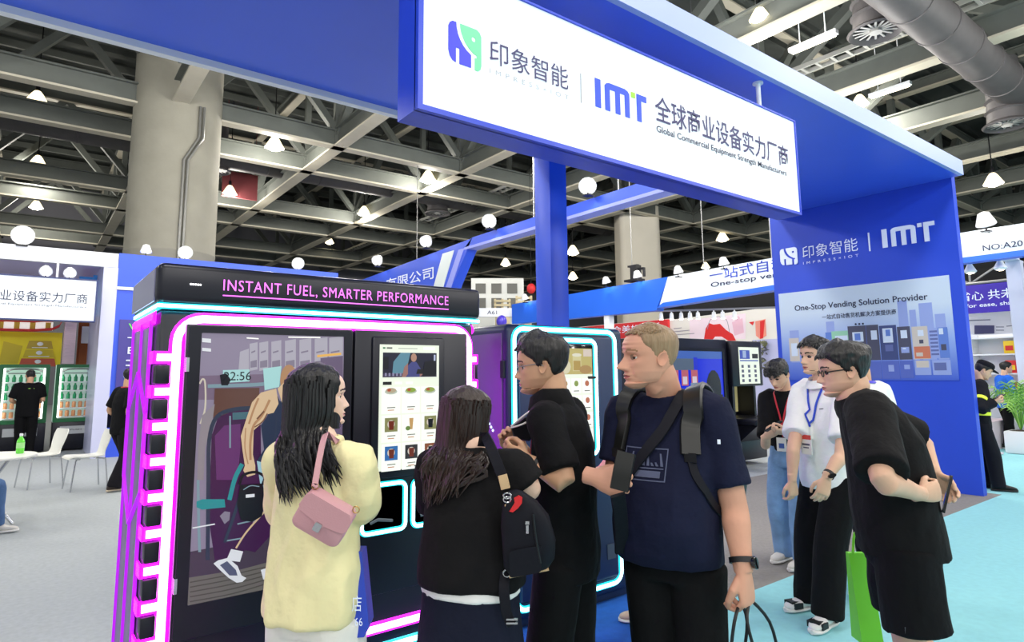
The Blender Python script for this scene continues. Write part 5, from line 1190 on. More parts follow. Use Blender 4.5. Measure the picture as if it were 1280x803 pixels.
def shoe(mb, g, d, k=1.0, ln=.27, sole=1, up=0, z0=.012, hi=1.0):
    """g: ground point under the ankle, d: toe direction"""
    d = V(d[0], d[1], 0).normalized(); s_ = Z.cross(d); g = V(g[0], g[1], g[2] if len(g) > 2 else 0)+Z*z0
    def ringz(t, w_, zb, zt, n=14):
        c = g+d*(t*k); R = []
        for i in range(n):
            a = 2*PI*i/n; R.append(c+s_*(w_*k*math.cos(a))+Z*((zb+zt)/2+(zt-zb)/2*math.copysign(abs(math.sin(a))**.7, math.sin(a)))*k)
        return R
    sc = ln/.27
    mb.loft([ringz(t*sc, w_, 0, .026) for t, w_ in ((-.085,.012),(-.078,.030),(-.04,.038),(.03,.036),(.10,.046),(.15,.044),(.175,.03),(.186,.012))], sole)
    mb.loft([ringz(t*sc, w_, .018, zt*hi) for t, w_, zt in ((-.080,.012,.07),(-.073,.027,.098),(-.04,.035,.105),(.0,.036,.103),(.05,.038,.085),(.10,.043,.066),(.145,.040,.055),(.170,.026,.045),(.180,.010,.036))], up)
def trouser(B, t, m, feet, knees=None, waist=1.0, r=(.098,.082,.066,.062), crotch=.82, vox=.010, amp=.005, name='trousers', seed=0.0, end=.06, hipw=.178, hipd=.125):
    k = B.k; mb = MB(); b = B.b
    mb.loft([B.ring(z, hw, hd) for z, hw, hd in ((crotch,hipw*.93,hipd*.95),(crotch+.07,hipw,hipd),(waist-.04,hipw*.96,hipd*.94),(waist,hipw*.93,hipd*.91))])
    for i, side in enumerate((1,-1)):
        hp = B.root+B.l*(.092*side*k*b)+Z*(crotch+.05)*k; g = feet[i]; an = V(g[0], g[1], end*k)
        kn = knees[i] if knees else (hp+an)/2+B.f*.03*k+Z*.03*k
        mb.tube([hp, hp+(kn-hp)*.5, kn, kn+(an-kn)*.5, an], [r[0]*k*b,(r[0]+r[1])/2*k*b,r[1]*k*b,(r[1]+r[2])/2*k,r[3]*k], 16, smooth=3)
    return garment(name, mb, m, t, vox, 3, amp, 7, seed, (1,1,.5))
def tee(B, t, m, arms, rings, sl=(.075,.068,.064), cut=.8, vox=.009, amp=.005, name='shirt', seed=0.0, freq=8, long=None):
    """rings of the trunk plus two sleeves that end part way down the upper arm (cut), or run on to the wrist (long)"""
    k = B.k; mb = MB(); mb.loft([B.ring(*q) for q in rings])
    for side, A in arms.items():
        s0 = B.sh(side); inn = B.S(.10*B.b*side, -.005, 1.39); e, w_ = A['e'], A['w']; sk_ = A.get('sl', 1.0)
        if long: P = [inn, s0, s0+(e-s0)*.5, e, e+(w_-e)*long*.5, e+(w_-e)*long]; R = [sl[0]*1.05,sl[0],sl[1],sl[1],sl[2],sl[2]*.95]
        else: P = [inn, s0, s0+(e-s0)*cut*.55, s0+(e-s0)*cut]; R = [sl[0]*1.05,sl[0],sl[1],sl[2]]
        mb.tube(P, [r*k*sk_ for r in R], 18, smooth=3)
    o = garment(name, mb, m, t, vox, 3, amp, freq, seed); return o
def bvh(o):
    me = o.data; mw = WM(o); return BVHTree.FromPolygons([mw @ v.co for v in me.vertices], [tuple(p.vertices) for p in me.polygons])
def band(name, pts, w, th, m, t, tree=None, off=.004, n=4, side=None, mb=None):
    """flat strap through points, laid on a surface when a tree is given"""
    P = catmull(pts, n); N = []
    for i, p in enumerate(P):
        if tree:
            q, nn, _, d = tree.find_nearest(p)
            if q is not None and (p-q).length < .06: P[i] = q+nn*off; N.append(nn); continue
        N.append(None)
    for i in range(len(P)):
        if N[i] is None:
            if side is not None: N[i] = Vector(side)
            else:
                js = [j for j in range(len(P)) if N[j] is not None]; N[i] = N[min(js, key=lambda j: abs(j-i))] if js else -FH
    mb2 = mb or MB(); rings = []
    for i, p in enumerate(P):
        tg = (P[min(i+1,len(P)-1)]-P[max(i-1,0)]).normalized(); nn = (N[i]-tg*N[i].dot(tg)).normalized(); s_ = tg.cross(nn); W = w/2
        rings.append([p-s_*W, p-s_*W*.9+nn*th, p+s_*W*.9+nn*th, p+s_*W, p+s_*W*.9-nn*th*.3, p-s_*W*.9-nn*th*.3])
    mb2.loft(rings)
    return mb2 if mb else mb2.build(name, m, t, 50)
def person(label, loc): return thing('person', label, 'person', (loc[0], loc[1], 0))
def lay(mb_src, o_target, d, off=.002):
    """push flat shapes along d onto the cloth so that a print lies on it"""
    tr = bvh(o_target); d = Vector(d).normalized()
    for i, v in enumerate(mb_src.v):
        q, n, _, _ = tr.ray_cast(v-d*.3, d)
        mb_src.v[i] = q-d*off if q is not None else v
    return mb_src
# ------------------------------------------------------------------ the people
SK_A = skin('light', rgb(222,178,150)); SK_B = skin('ruddy', rgb(214,158,132)); SK_C = skin('warm', rgb(206,160,128))
HB = hairm('black', rgb(20,18,20)); HBR = hairm('dark brown', rgb(46,32,28)); HGR = hairm('sandy grey', rgb(146,120,90))
C_BLACK = cloth('black', rgb(13,13,16)); C_BLACK2 = cloth('soft black', rgb(19,18,20)); C_NAVY = cloth('navy', rgb(21,25,50)); C_WHITE = cloth('white', rgb(240,240,238), .03); C_YELL = cloth('pale yellow', rgb(240,230,178), .04, .4); C_CREAM = cloth('cream white', rgb(236,234,226), .03)
C_TROU = cloth('black trouser', rgb(14,14,16)); C_SKIRT = cloth('dark navy skirt', rgb(22,26,44)); C_JEAN = mat('jeans', rgb(122,158,200), .85, var=.28, vscale=6, bump=.3, bscale=30)
M_LEATH = mat('black leather', rgb(26,26,24), .35, var=.1); M_PINKB = mat('pink leather', rgb(202,150,156), .42, bump=.06, bscale=200); M_RUB = mat('white rubber', rgb(232,230,226), .5); M_NYL = cloth('black nylon', rgb(18,18,27), .06, .2, .6)
M_TAN = mat('tan leather', rgb(206,172,130), .5); M_REDC = mat('red rubber', rgb(220,36,40), .4); M_LANR = mat('red lanyard', rgb(204,44,60), .6); M_LANB = mat('blue lanyard', rgb(36,70,196), .6)
def feet2(B, a=.10, fa=0.0, fb=0.0): return [B.root+B.l*a*B.k+B.f*fa*B.k, B.root-B.l*a*B.k+B.f*fb*B.k]

# --- big man in the navy shirt ---------------------------------------
g0 = at(838, 600, 2.36); B = Body((g0.x,g0.y), -FH*.80-RH*.60, 1.785, .02, .015, -RH*.975-FH*.22, .03, -.02, .97, (-.01,.045,-.028))
t = person('large man with cropped sandy hair, navy shirt and black backpack looking left', B.root)
arms = {1: dict(e=at(917,632,2.20), w=at(929,712,2.10), d=at(936,760,2.08)-at(929,712,2.10), pn=-RH*.5+FH*.5, ts=-RH*.8-FH*.5, curl=.62, fat=1.16, hs=1.12, sl=1.0, thumb=.5),
        -1: dict(e=at(769,596,2.42), w=at(744,597,2.15), d=RH*.62-FH*.40-Z*.12, pn=FH*.75+RH*.2-Z*.25, ts=Z*.85+FH*.1, curl=.95, fat=1.12, hs=1.12, sl=.98)}
body = make_body(t, B, t, SK_B, arms, .007, .0036, dict(nose=1.28, old=1.0, jowl=.02), brow=M_BROWL)
NAVYR = [(.885,.196,.150,.03),(.93,.198,.168,.045),(1.02,.196,.182,.055),(1.12,.194,.176,.045),(1.24,.198,.150,.02),(1.34,.188,.125,.0),(1.40,.162,.098,-.005),(1.44,.112,.080,-.005),(1.465,.080,.072,0)]
shirt = tee(B, t, C_NAVY, arms, NAVYR, (.074,.071,.073), .80, .008, .006, seed=3)
p4f = [q+RH*.035 for q in feet2(B,.085,.02,-.02)]
trouser(B, t, C_TROU, p4f, None, 1.0, (.104,.086,.074,.070), seed=2, hipw=.172)
mb = MB(); hair_cap(mb, B.H, .028, .010, .86, .26, .02, .008, .75); strands(mb, B.H, 260, 0, 100, .84, .985, .02, .045, 5, .004, .028); mb.build('hair', HGR, t, 60)
mb = MB()
for q in p4f: shoe(mb, q, B.f, 1.05)
mb.build('shoes', [M_BLACK, M_BLACK], t)
# printed panel on the chest
pc = B.S(-.02,.2,1.235); ux = B.l; uy = (B.tan(1.24*B.k)); m_ = MB()
o0 = pc-ux*.085-uy*.05
def prq(x0,y0,x1,y1,n=6):
    for i in range(n): m_.add([o0+ux*(x0+(x1-x0)*i/n)+uy*y0, o0+ux*(x0+(x1-x0)*(i+1)/n)+uy*y0, o0+ux*(x0+(x1-x0)*(i+1)/n)+uy*y1, o0+ux*(x0+(x1-x0)*i/n)+uy*y1], [(0,1,2,3)])
prq(0,0,.17,.004,8); prq(0,.106,.17,.11,8); prq(0,0,.004,.11,1); prq(.166,0,.17,.11,1); prq(.01,.040,.16,.044,8); prq(.02,.012,.15,.034,10)
for i in range(9): m_.add([o0+ux*(.012+.017*i)+uy*.05, o0+ux*(.022+.017*i)+uy*.05, o0+ux*(.026+.015*i)+uy*(.075+.02*math.sin(i*1.7)), o0+ux*(.020+.015*i)+uy*(.075+.02*math.sin(i*1.7))], [(0,1,2,3)])
lay(m_, shirt, -B.f, .0025); m_.build('chest_print', cloth('grey print', rgb(92,98,124), .1), t, None, False)
m_ = MB(); p = at(909,556,2.1); m_.add([p+RH*x+UP*y for x,y in ((-.005,-.008),(.005,-.008),(.005,.008),(-.005,.008))], [(0,1,2,3)]); lay(m_, shirt, FH, .003); m_.build('sleeve_tag', M_LETW, t, None, False)
# watch
w_ = arms[1]['w']; dv = (w_-arms[1]['e']).normalized(); sd = dv.cross(FH).normalized(); fr_ = sd.cross(dv); 
mb = MB(); rg = []
for q in (-.009,.009): rg.append([w_-dv*.028+dv*q+(sd*math.cos(a)+fr_*math.sin(a))*.041*B.k for a in [2*PI*i/24 for i in range(24)]])
mb.loft(rg); rg = []; wc = w_-dv*.028+(RH*.75-FH*.65)*.041; wn = (RH*.75-FH*.65).normalized(); wa = dv; wb = wn.cross(wa)
wt = mb.build('watch', M_BLACK, t); mb = MB(); mb.loft([[wc+wn*q+(wa*math.cos(a)+wb*math.sin(a))*r_ for a in [2*PI*i/24 for i in range(24)]] for q, r_ in ((-.004,.020),(.006,.021),(.010,.018),(.0095,.016))]); mb.build('watch_case', M_GLASSK, wt)
# rucksack on his back with two shoulder straps
k = B.k; tr = bvh(shirt)
r_ = thing('backpack', 'black leather backpack worn by the man in the navy shirt', 'bag', B.S(0,-.28,.95))
mb = MB(); rings = []
for z, hw, d0, d1 in ((.96,.10,-.16,-.24),(.99,.15,-.14,-.30),(1.10,.165,-.13,-.33),(1.25,.16,-.125,-.31),(1.37,.13,-.12,-.27),(1.42,.08,-.12,-.22)):
    rings.append([B.S(x*hw*1.12, d0+(d1-d0)*(y+1)/2-.02, z) for x, y in rrect(-1,-1,1,1,.45,4)])
mb.loft(rings); mb.build('bag_body', M_LEATH, r_, 60)
for sx, name in ((1,'shoulder_strap'),(-1,'shoulder_strap')):
    pts = [B.S(.125*sx,-.15,1.36),B.S(.128*sx,-.08,1.435),B.S(.130*sx,-.01,1.455),B.S(.134*sx,.06,1.43),B.S(.138*sx,.11,1.37),B.S(.143*sx,.135,1.28)]
    st = band(name, pts, .072 if sx > 0 else .06, .014, M_LEATH, r_, tr, .006)
    pts = [B.S(.143*sx,.14,1.28),B.S(.155*sx,.135,1.20),B.S(.18*sx,.08,1.10),B.S(.185*sx,-.06,1.02)]
    band('strap_webbing', pts, .03, .004, M_NYL, st, tr, .005)
    mb = MB(); c = B.S(.143*sx,.145,1.27); q, nn, _, _ = tr.find_nearest(c); mb.obb(q+nn*.012, B.l*.022, B.tan(1.27*k)*.016, nn*.006); mb.build('buckle', M_DARKM, st)
# camera sling from his left neck to his right fist
s_ = thing('camera_strap', 'broad black camera strap slung from neck to fist over the navy shirt', 'strap', at(790,560,2.1))
fist = arms[-1]['w']+Vector(arms[-1]['d']).normalized()*.09
band('strap', [B.S(.06,-.075,1.50),B.S(.085,.02,1.475),B.S(.04,.13,1.36),B.S(-.05,.19,1.24),B.S(-.11,.22,1.14),fist+Z*.06-FH*.0,fist+Z*.01], .042, .006, M_NYL, s_, tr, .008, 5)
band('strap_pad', [at(783,566,2.045),at(778,590,2.03),at(774,612,2.03)], .062, .012, M_LEATH, s_, None, side=-FH-RH*.3)
band('strap_end', [at(772,618,2.06),at(776,650,2.16),at(777,690,2.26)], .05, .008, M_NYL, s_, None, side=-FH)
# carrier bag handles in his left hand
hb = arms[1]['w']+Vector(arms[1]['d']).normalized()*.10+FH*.02
c_ = thing('carrier_bag', 'dark carrier bag on thin black cord handles held by the navy shirt man', 'bag', V(hb.x,hb.y,.25))
for i, (xa, xb, dp) in enumerate(((912,938,2.02),(928,966,2.14))):
    mb = MB(); e1, e2 = at(xa,830,dp), at(xb+10,830,dp); mb.tube([e1, at((xa*1.0+hb.x*0)+6,778,dp), hb+FH*(.02*i)-RH*.012, hb+FH*(.02*i)+RH*.012, at(xb-4,778,dp), e2], .0055, 8, smooth=4); mb.build('handle', M_BLACK, c_)
mb = MB(); a1, a2 = at(905,830,2.0), at(982,830,2.15); mb.loft([[V(x,y,z) for x,y in ((a1.x,a1.y),(a2.x,a2.y-.1),(a2.x+.06,a2.y-.04),(a1.x+.08,a1.y+.06))] for z in (.25, a1.z-.06)]); mb.build('bag_body', mat('dark carrier', rgb(34,36,44), .6), c_)

# --- man in black tee and shorts, hands behind him -------------------
g0 = at(1128, 700, 2.70); B = Body((g0.x,g0.y), -RH*.93+FH*.36, 1.745, .12, .085, -RH*.97+FH*.22, .12, 0, 1.03, (.0,-.035,-.045))
t = person('man in black tee and black shorts, hands clasped behind his back, facing left', B.root)
wl, wr_ = at(1150,618,2.50), at(1168,592,2.86)
arms = {1: dict(e=at(1104,600,2.37), w=wl, d=RH*.95+Z*.08+FH*.25, pn=FH*.9-RH*.1, ts=Z*.9, curl=.5, fat=1.12, sl=1.14),
        -1: dict(e=at(1150,552,3.02), w=wr_, d=RH*.35-Z*.75-FH*.45, pn=-RH*.6-FH*.2+Z*.1, ts=-FH*.9+RH*.3, curl=.35, fat=1.1, sl=1.12)}
fe = [B.root+B.l*.12+B.f*.02, B.root-B.l*.13-B.f*.06]
legs = [dict(p=[B.root+B.l*.10*s_+Z*.85, (B.root+B.l*.11*s_+Z*.5+B.f*.02), V(fe[i].x,fe[i].y,.34)-B.f*.02, V(fe[i].x,fe[i].y,.09)], r=[.085,.064,.060,.040]) for i, s_ in enumerate((1,-1))]
make_body(t, B, t, SK_A, arms, .007, .0036, dict(jowl=.035, nose=.95), legs)
TEER = [(.80,.205,.165,-.005),(.88,.206,.168,.0),(1.0,.200,.165,.008),(1.12,.200,.160,.0),(1.24,.205,.152,-.012),(1.34,.195,.130,-.015),(1.40,.165,.105,-.012),(1.44,.115,.085,-.006),(1.475,.074,.070,.0)]
shirt = tee(B, t, C_BLACK2, arms, TEER, (.082,.080,.082), .90, .008, .008, seed=8)
k = B.k; mb = MB(); mb.loft([B.ring(z, hw, hd) for z, hw, hd in ((.76,.175,.135),(.84,.185,.14),(1.0,.178,.13))])
for s_ in (1,-1):
    hp = B.root+B.l*.10*s_; mb.tube([hp+Z*.84*k, hp+B.l*.025*s_+Z*.66*k, hp+B.l*.035*s_-B.f*.01+Z*.53*k], [.120*k,.122*k,.124*k], 20, smooth=3)
sh_ = garment('shorts', mb, cloth('shorts black', rgb(14,14,17)), t, .009, 2, .007, 7, 4)
mb = MB(); hair_cap(mb, B.H, .085, .045, .80, .20, .05, .05, .55, seed=3); strands(mb, B.H, 160, 0, 60, .80, .985, .03, .10, 8, .006, .075); mb.build('hair', HB, t, 60)
mb = MB(); H = B.H
for q in (-.006,0): pass
mb.tube([H.w(V(.20,.36,.50)), H.w(V(.30,.22,.515)), H.w(V(.335,-.02,.52)), H.w(V(.338,-.10,.48))], .0028, 6)
mb.tube([H.w(V(-.20,.36,.50)), H.w(V(-.30,.22,.515)), H.w(V(-.335,-.02,.52))], .0028, 6)
for sx in (1,-1): mb.tube([H.w(V(sx*(.135+.085*math.cos(a)), .385, .485+.06*math.sin(a))) for a in [2*PI*i/16 for i in range(17)]], .0022, 6, cap=False)
mb.tube([H.w(V(-.05,.40,.50)), H.w(V(0,.425,.505)), H.w(V(.05,.40,.50))], .0022, 6); mb.build('glasses', M_BLACK, t)
mb = MB()
for q in fe: shoe(mb, q, B.f, 1.02)
mb.build('shoes', [M_BLACK, M_RUB], t)
hp = at(1184,618,2.60); ph = thing('smartphone', 'black smartphone held behind his back by the man in shorts', 'phone', hp)
ax = (Z*.93+RH*.30).normalized(); nx = (FH*.5-RH*.85); nx = (nx-ax*nx.dot(ax)).normalized(); sx_ = ax.cross(nx)
mb = MB(); mb.loft([[hp+ax*(y*.078)+sx_*(x*.037)+nx*q for x, y in rrect(-1,-1,1,1,.22,4)] for q in (-.0045,-.003,.003,.0045)]); mb.build('case', M_BLACK, ph)
mb = MB(); mb.loft([[hp+ax*(y*.073)+sx_*(x*.033)+nx*q for x, y in rrect(-1,-1,1,1,.2,4)] for q in (.0046,.0052)]); mb.loft([[hp+ax*(.055+.012*y)+sx_*(.018+.012*x)-nx*q for x, y in rrect(-1,-1,1,1,.4,4)] for q in (.0046,.0065)]); mb.build('screen', mat('phone glass', rgb(60,66,72), .1), ph)
mb = MB(); p = on(1089,752,1,g0.y-.12); p = B.root+B.l*.24+B.f*.03+Z*.56; mb.obb(p, B.f*.022, Z*.012, B.l*.003); mb.build('shorts_tag', mat('tag grey', rgb(70,70,78), .5), sh_)
# green shopping bag beside him
q = thing('shopping_bag', 'bright green shopping bag hanging behind the man in shorts', 'bag', at(1076,760,3.1)); a1, a2, a3, a4 = at(1061,692,3.1), at(1086,692,3.1), at(1105,806,3.06), at(1078,806,3.06)
mb = MB(); nb = FH*.10
mb.add([a1,a2,a3,a4,a1+nb*.3,a2+nb*.3,a3+nb,a4+nb], [(0,1,2,3),(7,6,5,4),(0,4,5,1),(1,5,6,2),(2,6,7,3),(3,7,4,0)]); 
mb.build('bag_body', mat('lime bag', rgb(122,216,44), .45), q, 30); mb = MB(); mb.tube([a1+RH*.02, at(1068,668,3.12), at(1076,664,3.12), a2-RH*.02], .006, 6, smooth=3); mb.build('handle', mat('lime bag', rgb(122,216,44), .45), q)
mb = MB(); mb.text('印象智能', at(1076,760,3.078), RT*.5-UP*.8, RT*.8+UP*.3, .12, .03); mb.build('lettering', M_LETW, q, None, False)

# --- man in white polo ------------------------------------------------
B = Body((4.22,2.10), -RH*.90-FH*.36, 1.79, .0, .01, -RH*.93-FH*.30, .02, 0, 1.0)
t = person('man in white polo and black trousers with blue lanyard badge', B.root)
arms = {1: dict(e=at(1052,568,3.78), w=at(1033,598,3.68), d=-RH*.35-Z*.9-FH*.1, pn=FH*.8, ts=-RH*.8, curl=.3, sl=.98),
        -1: dict(e=at(992,560,4.05), w=at(990,600,3.98), d=-Z+RH*.05, pn=FH*.6-RH*.3, ts=-RH*.7-FH*.7, curl=.45, sl=.98)}
make_body(t, B, t, SK_A, arms, .009, .0045, dict())
POLO = [(.80,.178,.135,.01),(.86,.185,.142,.012),(.98,.182,.14,.014),(1.10,.178,.132,.01),(1.24,.184,.13,.0),(1.34,.178,.115,0),(1.40,.155,.095,-.005),(1.44,.108,.078,-.004),(1.475,.072,.066,0)]
shirt = tee(B, t, C_WHITE, arms, POLO, (.082,.082,.084), .80, .010, .006, seed=5)
mb = MB(); rg = []
for z, r_ in ((1.455,.080),(1.485,.074),(1.505,.078),(1.47,.094),(1.452,.10)): rg.append([B.sp(z*B.k)+B.f*.012+(B.l*math.cos(a)*r_+B.f*math.sin(a)*r_*.95)*B.k-Z*(.03*max(0,math.sin(a))) for a in [2*PI*i/24 for i in range(24)]])
mb.loft(rg, 0, False); mb.build('collar', C_WHITE, shirt, 60)
fe = [V(4.02,2.08,0), V(4.22,2.30,0)]
trouser(B, t, C_TROU, fe, None, 1.0, (.108,.098,.090,.094), seed=6, end=.07)
for q, d in ((fe[0], -RH*.8-FH*.62), (fe[1], -RH*.92-FH*.3)):
    mb = MB(); shoe(mb, q, d, 1.08); s_ = mb.build('shoe', [M_RUB, M_RUB], t); mb = MB(); dd = V(d.x,d.y,0).normalized(); n_ = Z.cross(dd)
    for (t0, t1, zt, w_) in ((-.07,-.02,.085,.0405),(.085,.15,.050,.0475)):
        for sd in (1,-1): mb.obb(V(q.x,q.y,.012)+dd*(t0+t1)/2*1.08+n_*sd*w_*.93+Z*(.028+zt/2*.62), dd*(t1-t0)/2, n_*.006, Z*zt*.34)
    mb.obb(V(q.x,q.y,.072)+dd*.12, dd*.045, n_*.03, Z*.006); mb.build('shoe_panel', M_BLACK, s_)
mb = MB(); hair_cap(mb, B.H, .080, .035, .80, .20, .05, .035, .6, seed=9); strands(mb, B.H, 140, 0, 110, .78, .985, .04, .10, 3, .007, .07); mb.build('hair', HB, t, 60)
tr = bvh(shirt); mb = MB(); bc = B.S(.015,.155,1.12)
band('', [B.S(.075,-.02,1.49),B.S(.06,.08,1.42),B.S(.035,.15,1.30),bc+Z*.07], .016, .002, None, None, tr, .004, 5, mb=mb); band('', [B.S(-.075,-.02,1.49),B.S(-.05,.08,1.42),B.S(-.01,.15,1.30),bc+Z*.07], .016, .002, None, None, tr, .004, 5, mb=mb)
ln = mb.build('lanyard', M_LANB, t, 50); mb = MB(); bc = B.S(.015,.20,1.08); lx = B.l; mb.obb(bc, lx*.042, Z*.062, B.f*.003, 0); mb.obb(bc+B.f*.003+Z*.046, lx*.042, Z*.014, B.f*.001, 1); mb.obb(bc+B.f*.003, lx*.03, Z*.006, B.f*.001, 2); mb.obb(bc+B.f*.003-Z*.02, lx*.022, Z*.004, B.f*.001, 2); mb.build('name_badge', [M_RUB, mat('badge red', rgb(204,70,60), .5), mat('badge ink', rgb(90,90,110), .5)], ln)
w_ = arms[1]['w']; dv = (w_-arms[1]['e']).normalized(); sd = dv.cross(FH).normalized(); fr_ = sd.cross(dv); mb = MB()
mb.loft([[w_-dv*.03+dv*q+(sd*math.cos(a)+fr_*math.sin(a))*.034 for a in [2*PI*i/20 for i in range(20)]] for q in (-.011,.011)]); wt = mb.build('watch', M_BLACK, t); mb = MB(); wc = w_-dv*.03-FH*.034; mb.loft([[wc-FH*q+(RH*math.cos(a)+dv*math.sin(a))*.021 for a in [2*PI*i/20 for i in range(20)]] for q in (0,.012)]); mb.build('watch_case', M_GLASSK, wt)
mb = MB(); p = B.S(.075,.1,1.30); mb.add([p+B.l*x+Z*y for x,y in ((-.014,0),(.014,.003),(.014,.008),(-.014,.005))], [(0,1,2,3)]); lay(mb, shirt, -B.f, .003); mb.build('chest_mark', M_NAVY, shirt, None, False)

# --- person half hidden behind the man in shorts -----------------------
g0 = at(1093, 600, 4.4); B = Body((g0.x,g0.y), -RH*.45+FH*.85, 1.77, .02, .02, -RH*.75+FH*.6, .05, 0, 1.0)
t = person('person in white tee with violet lanyard, mostly hidden behind the man in shorts', B.root)
arms = {s_: dict(e=B.S(.23*s_,-.03,1.13), w=B.S(.22*s_,.08,.90), d=-Z+B.f*.15, pn=-B.l*s_, ts=B.f, curl=.35) for s_ in (1,-1)}
make_body(t, B, t, SK_C, arms, .011, .006, dict()); shirt = tee(B, t, C_WHITE, arms, POLO, seed=11, vox=.012); trouser(B, t, C_TROU, feet2(B), seed=3, vox=.013)
mb = MB(); hair_cap(mb, B.H, .070, .028, .80, .22, .03, .03, .75, seed=2); mb.build('hair', HB, t, 60)
mb = MB()
for q in feet2(B): shoe(mb, q, B.f)
mb.build('shoes', [M_BLACK, M_RUB], t)
mb = MB(); tr = bvh(shirt); band('', [B.S(.085,.05,1.455),B.S(.085,-.03,1.485),B.S(.03,-.085,1.475),B.S(-.03,-.085,1.475),B.S(-.085,-.03,1.485),B.S(-.085,.05,1.455)], .022, .004, None, None, tr, .005, 5, mb=mb); mb.build('lanyard', mat('violet lanyard', rgb(80,72,206), .6), t, 50)

# --- young man in jeans looking at his phone ---------------------------
B = Body((5.12,2.87), -RH*.72-FH*.70, 1.68, .03, .03, -RH*.80-FH*.60, .50, 0, .98, (0,.03,-.01))
t = person('young man in black tee and pale jeans looking down at his phone', B.root)
ph_ = at(967,533,4.86)
arms = {1: dict(e=at(1003,545,4.92), w=at(984,541,4.80), d=-RH*.95+FH*.1+Z*.12, pn=Z*.6+FH*.4, ts=Z*.5-FH*.6, curl=.55), -1: dict(e=at(957,555,5.16), w=at(957,546,4.98), d=RH*.35-FH*.4+Z*.35, pn=RH*.5+Z*.3, ts=Z*.8, curl=.55)}
make_body(t, B, t, SK_A, arms, .010, .0045, dict())
shirt = tee(B, t, C_BLACK, arms, [(.84,.165,.12),(.95,.168,.122),(1.08,.162,.118),(1.24,.172,.12),(1.34,.170,.11),(1.40,.150,.092),(1.44,.105,.075),(1.475,.070,.064)], (.074,.072,.074), .85, .010, .005, seed=4)
fe = [B.root+B.l*.10+B.f*.10, B.root-B.l*.10-B.f*.02]
trouser(B, t, C_JEAN, fe, [B.root+B.l*.10+B.f*.12+Z*.50, B.root-B.l*.10+B.f*.06+Z*.49], 1.0, (.105,.094,.088,.09), seed=9, end=.07, amp=.009)
for q, d in ((fe[0], B.f*.8-RH*.4), (fe[1], B.f-RH*.3)):
    mb = MB(); shoe(mb, q, d, 1.05); mb.build('shoe', [mat('sneaker pale', rgb(216,212,204), .6, var=.08, vscale=20), M_RUB], t)
mb = MB(); hair_cap(mb, B.H, .095, .055, .74, .20, .05, .05, .3, seed=6); strands(mb, B.H, 160, 0, 70, .72, .97, .03, .16, 12, .008, .09); mb.build('hair', HB, t, 60)
mb = MB(); tr = bvh(shirt); bc = B.S(.0,.16,1.08)
band('', [B.S(.075,-.02,1.485),B.S(.06,.08,1.41),B.S(.02,.14,1.25),bc], .014, .002, None, None, tr, .004, 5, mb=mb); band('', [B.S(-.075,-.02,1.485),B.S(-.05,.08,1.41),B.S(-.01,.14,1.25),bc], .014, .002, None, None, tr, .004, 5, mb=mb)
ln = mb.build('lanyard', M_LANR, t, 50); mb = MB(); bc = B.S(.0,.165,1.02); mb.obb(bc, B.l*.04, Z*.055, B.f*.003, 0); mb.obb(bc+B.f*.003-Z*.01, B.l*.022, Z*.02, B.f*.001, 1); mb.build('name_badge', [M_RUB, mat('badge blue', rgb(70,100,170), .5)], ln)
q = thing('smartphone', 'black smartphone in the hands of the young man in jeans', 'phone', ph_); a_ = (RH*.4-FH*.3+Z*.35).normalized(); s_ = (RH*.7+FH*.6).normalized(); s_ = (s_-a_*s_.dot(a_)).normalized(); mb = MB(); nn = a_.cross(s_); mb.loft([[ph_+s_*(x*.036)+a_*(y*.074)+nn*z_ for x, y in rrect(-1,-1,1,1,.2,3)] for z_ in (-.004,.004)]); mb.build('case', M_BLACK, q)

# --- young woman with long black hair, pale yellow shirt ---------------
g0 = at(398, 620, 2.10); B = Body((g0.x,g0.y), FH*.93+RH*.37, 1.62, .0, .005, RH*.88+FH*.47, .0, 0, .93, (.044,-.01,-.005))
t = person('young woman with long black hair, pale yellow shirt and white trousers, seen from behind', B.root)
arms = {-1: dict(e=at(450,628,2.07), w=at(443,612,2.30), d=FH*.8-RH*.3+Z*.2, pn=-RH*.5+Z*.3, ts=Z*.8-RH*.4, curl=.4, sl=1.05), 1: dict(e=at(356,640,2.30), w=at(374,640,2.48), d=FH*.8+RH*.3, pn=RH*.7, ts=Z*.9, curl=.4)}
make_body(t, B, t, skin('fair', rgb(236,200,178)), arms, .008, .0045, dict(nose=.85))
YR = [(.868,.178,.140,-.02),(.882,.188,.152,-.02),(.92,.190,.152,-.015),(1.02,.184,.142,-.01),(1.14,.172,.128,-.01),(1.26,.168,.118,-.01),(1.35,.158,.104,-.01),(1.41,.135,.088,-.01),(1.445,.095,.072,-.006),(1.475,.068,.062,0)]
shirt = tee(B, t, C_YELL, arms, YR, (.066,.070,.066), 1, .008, .012, seed=13, freq=10, long=.55)
mb = MB(); mb.tube([B.sp(1.47*B.k)+(B.l*math.cos(a)*.068+B.f*math.sin(a)*.066)*B.k for a in [2*PI*i/20 for i in range(21)]], .016, 8, cap=False); mb.build('collar', C_YELL, shirt, 60)
trouser(B, t, C_CREAM, feet2(B,.10), None, .98, (.112,.108,.104,.10), seed=1)
mb = MB()
for q in feet2(B,.10): shoe(mb, q, B.f, .92)
mb.build('shoes', [M_RUB, M_RUB], t)
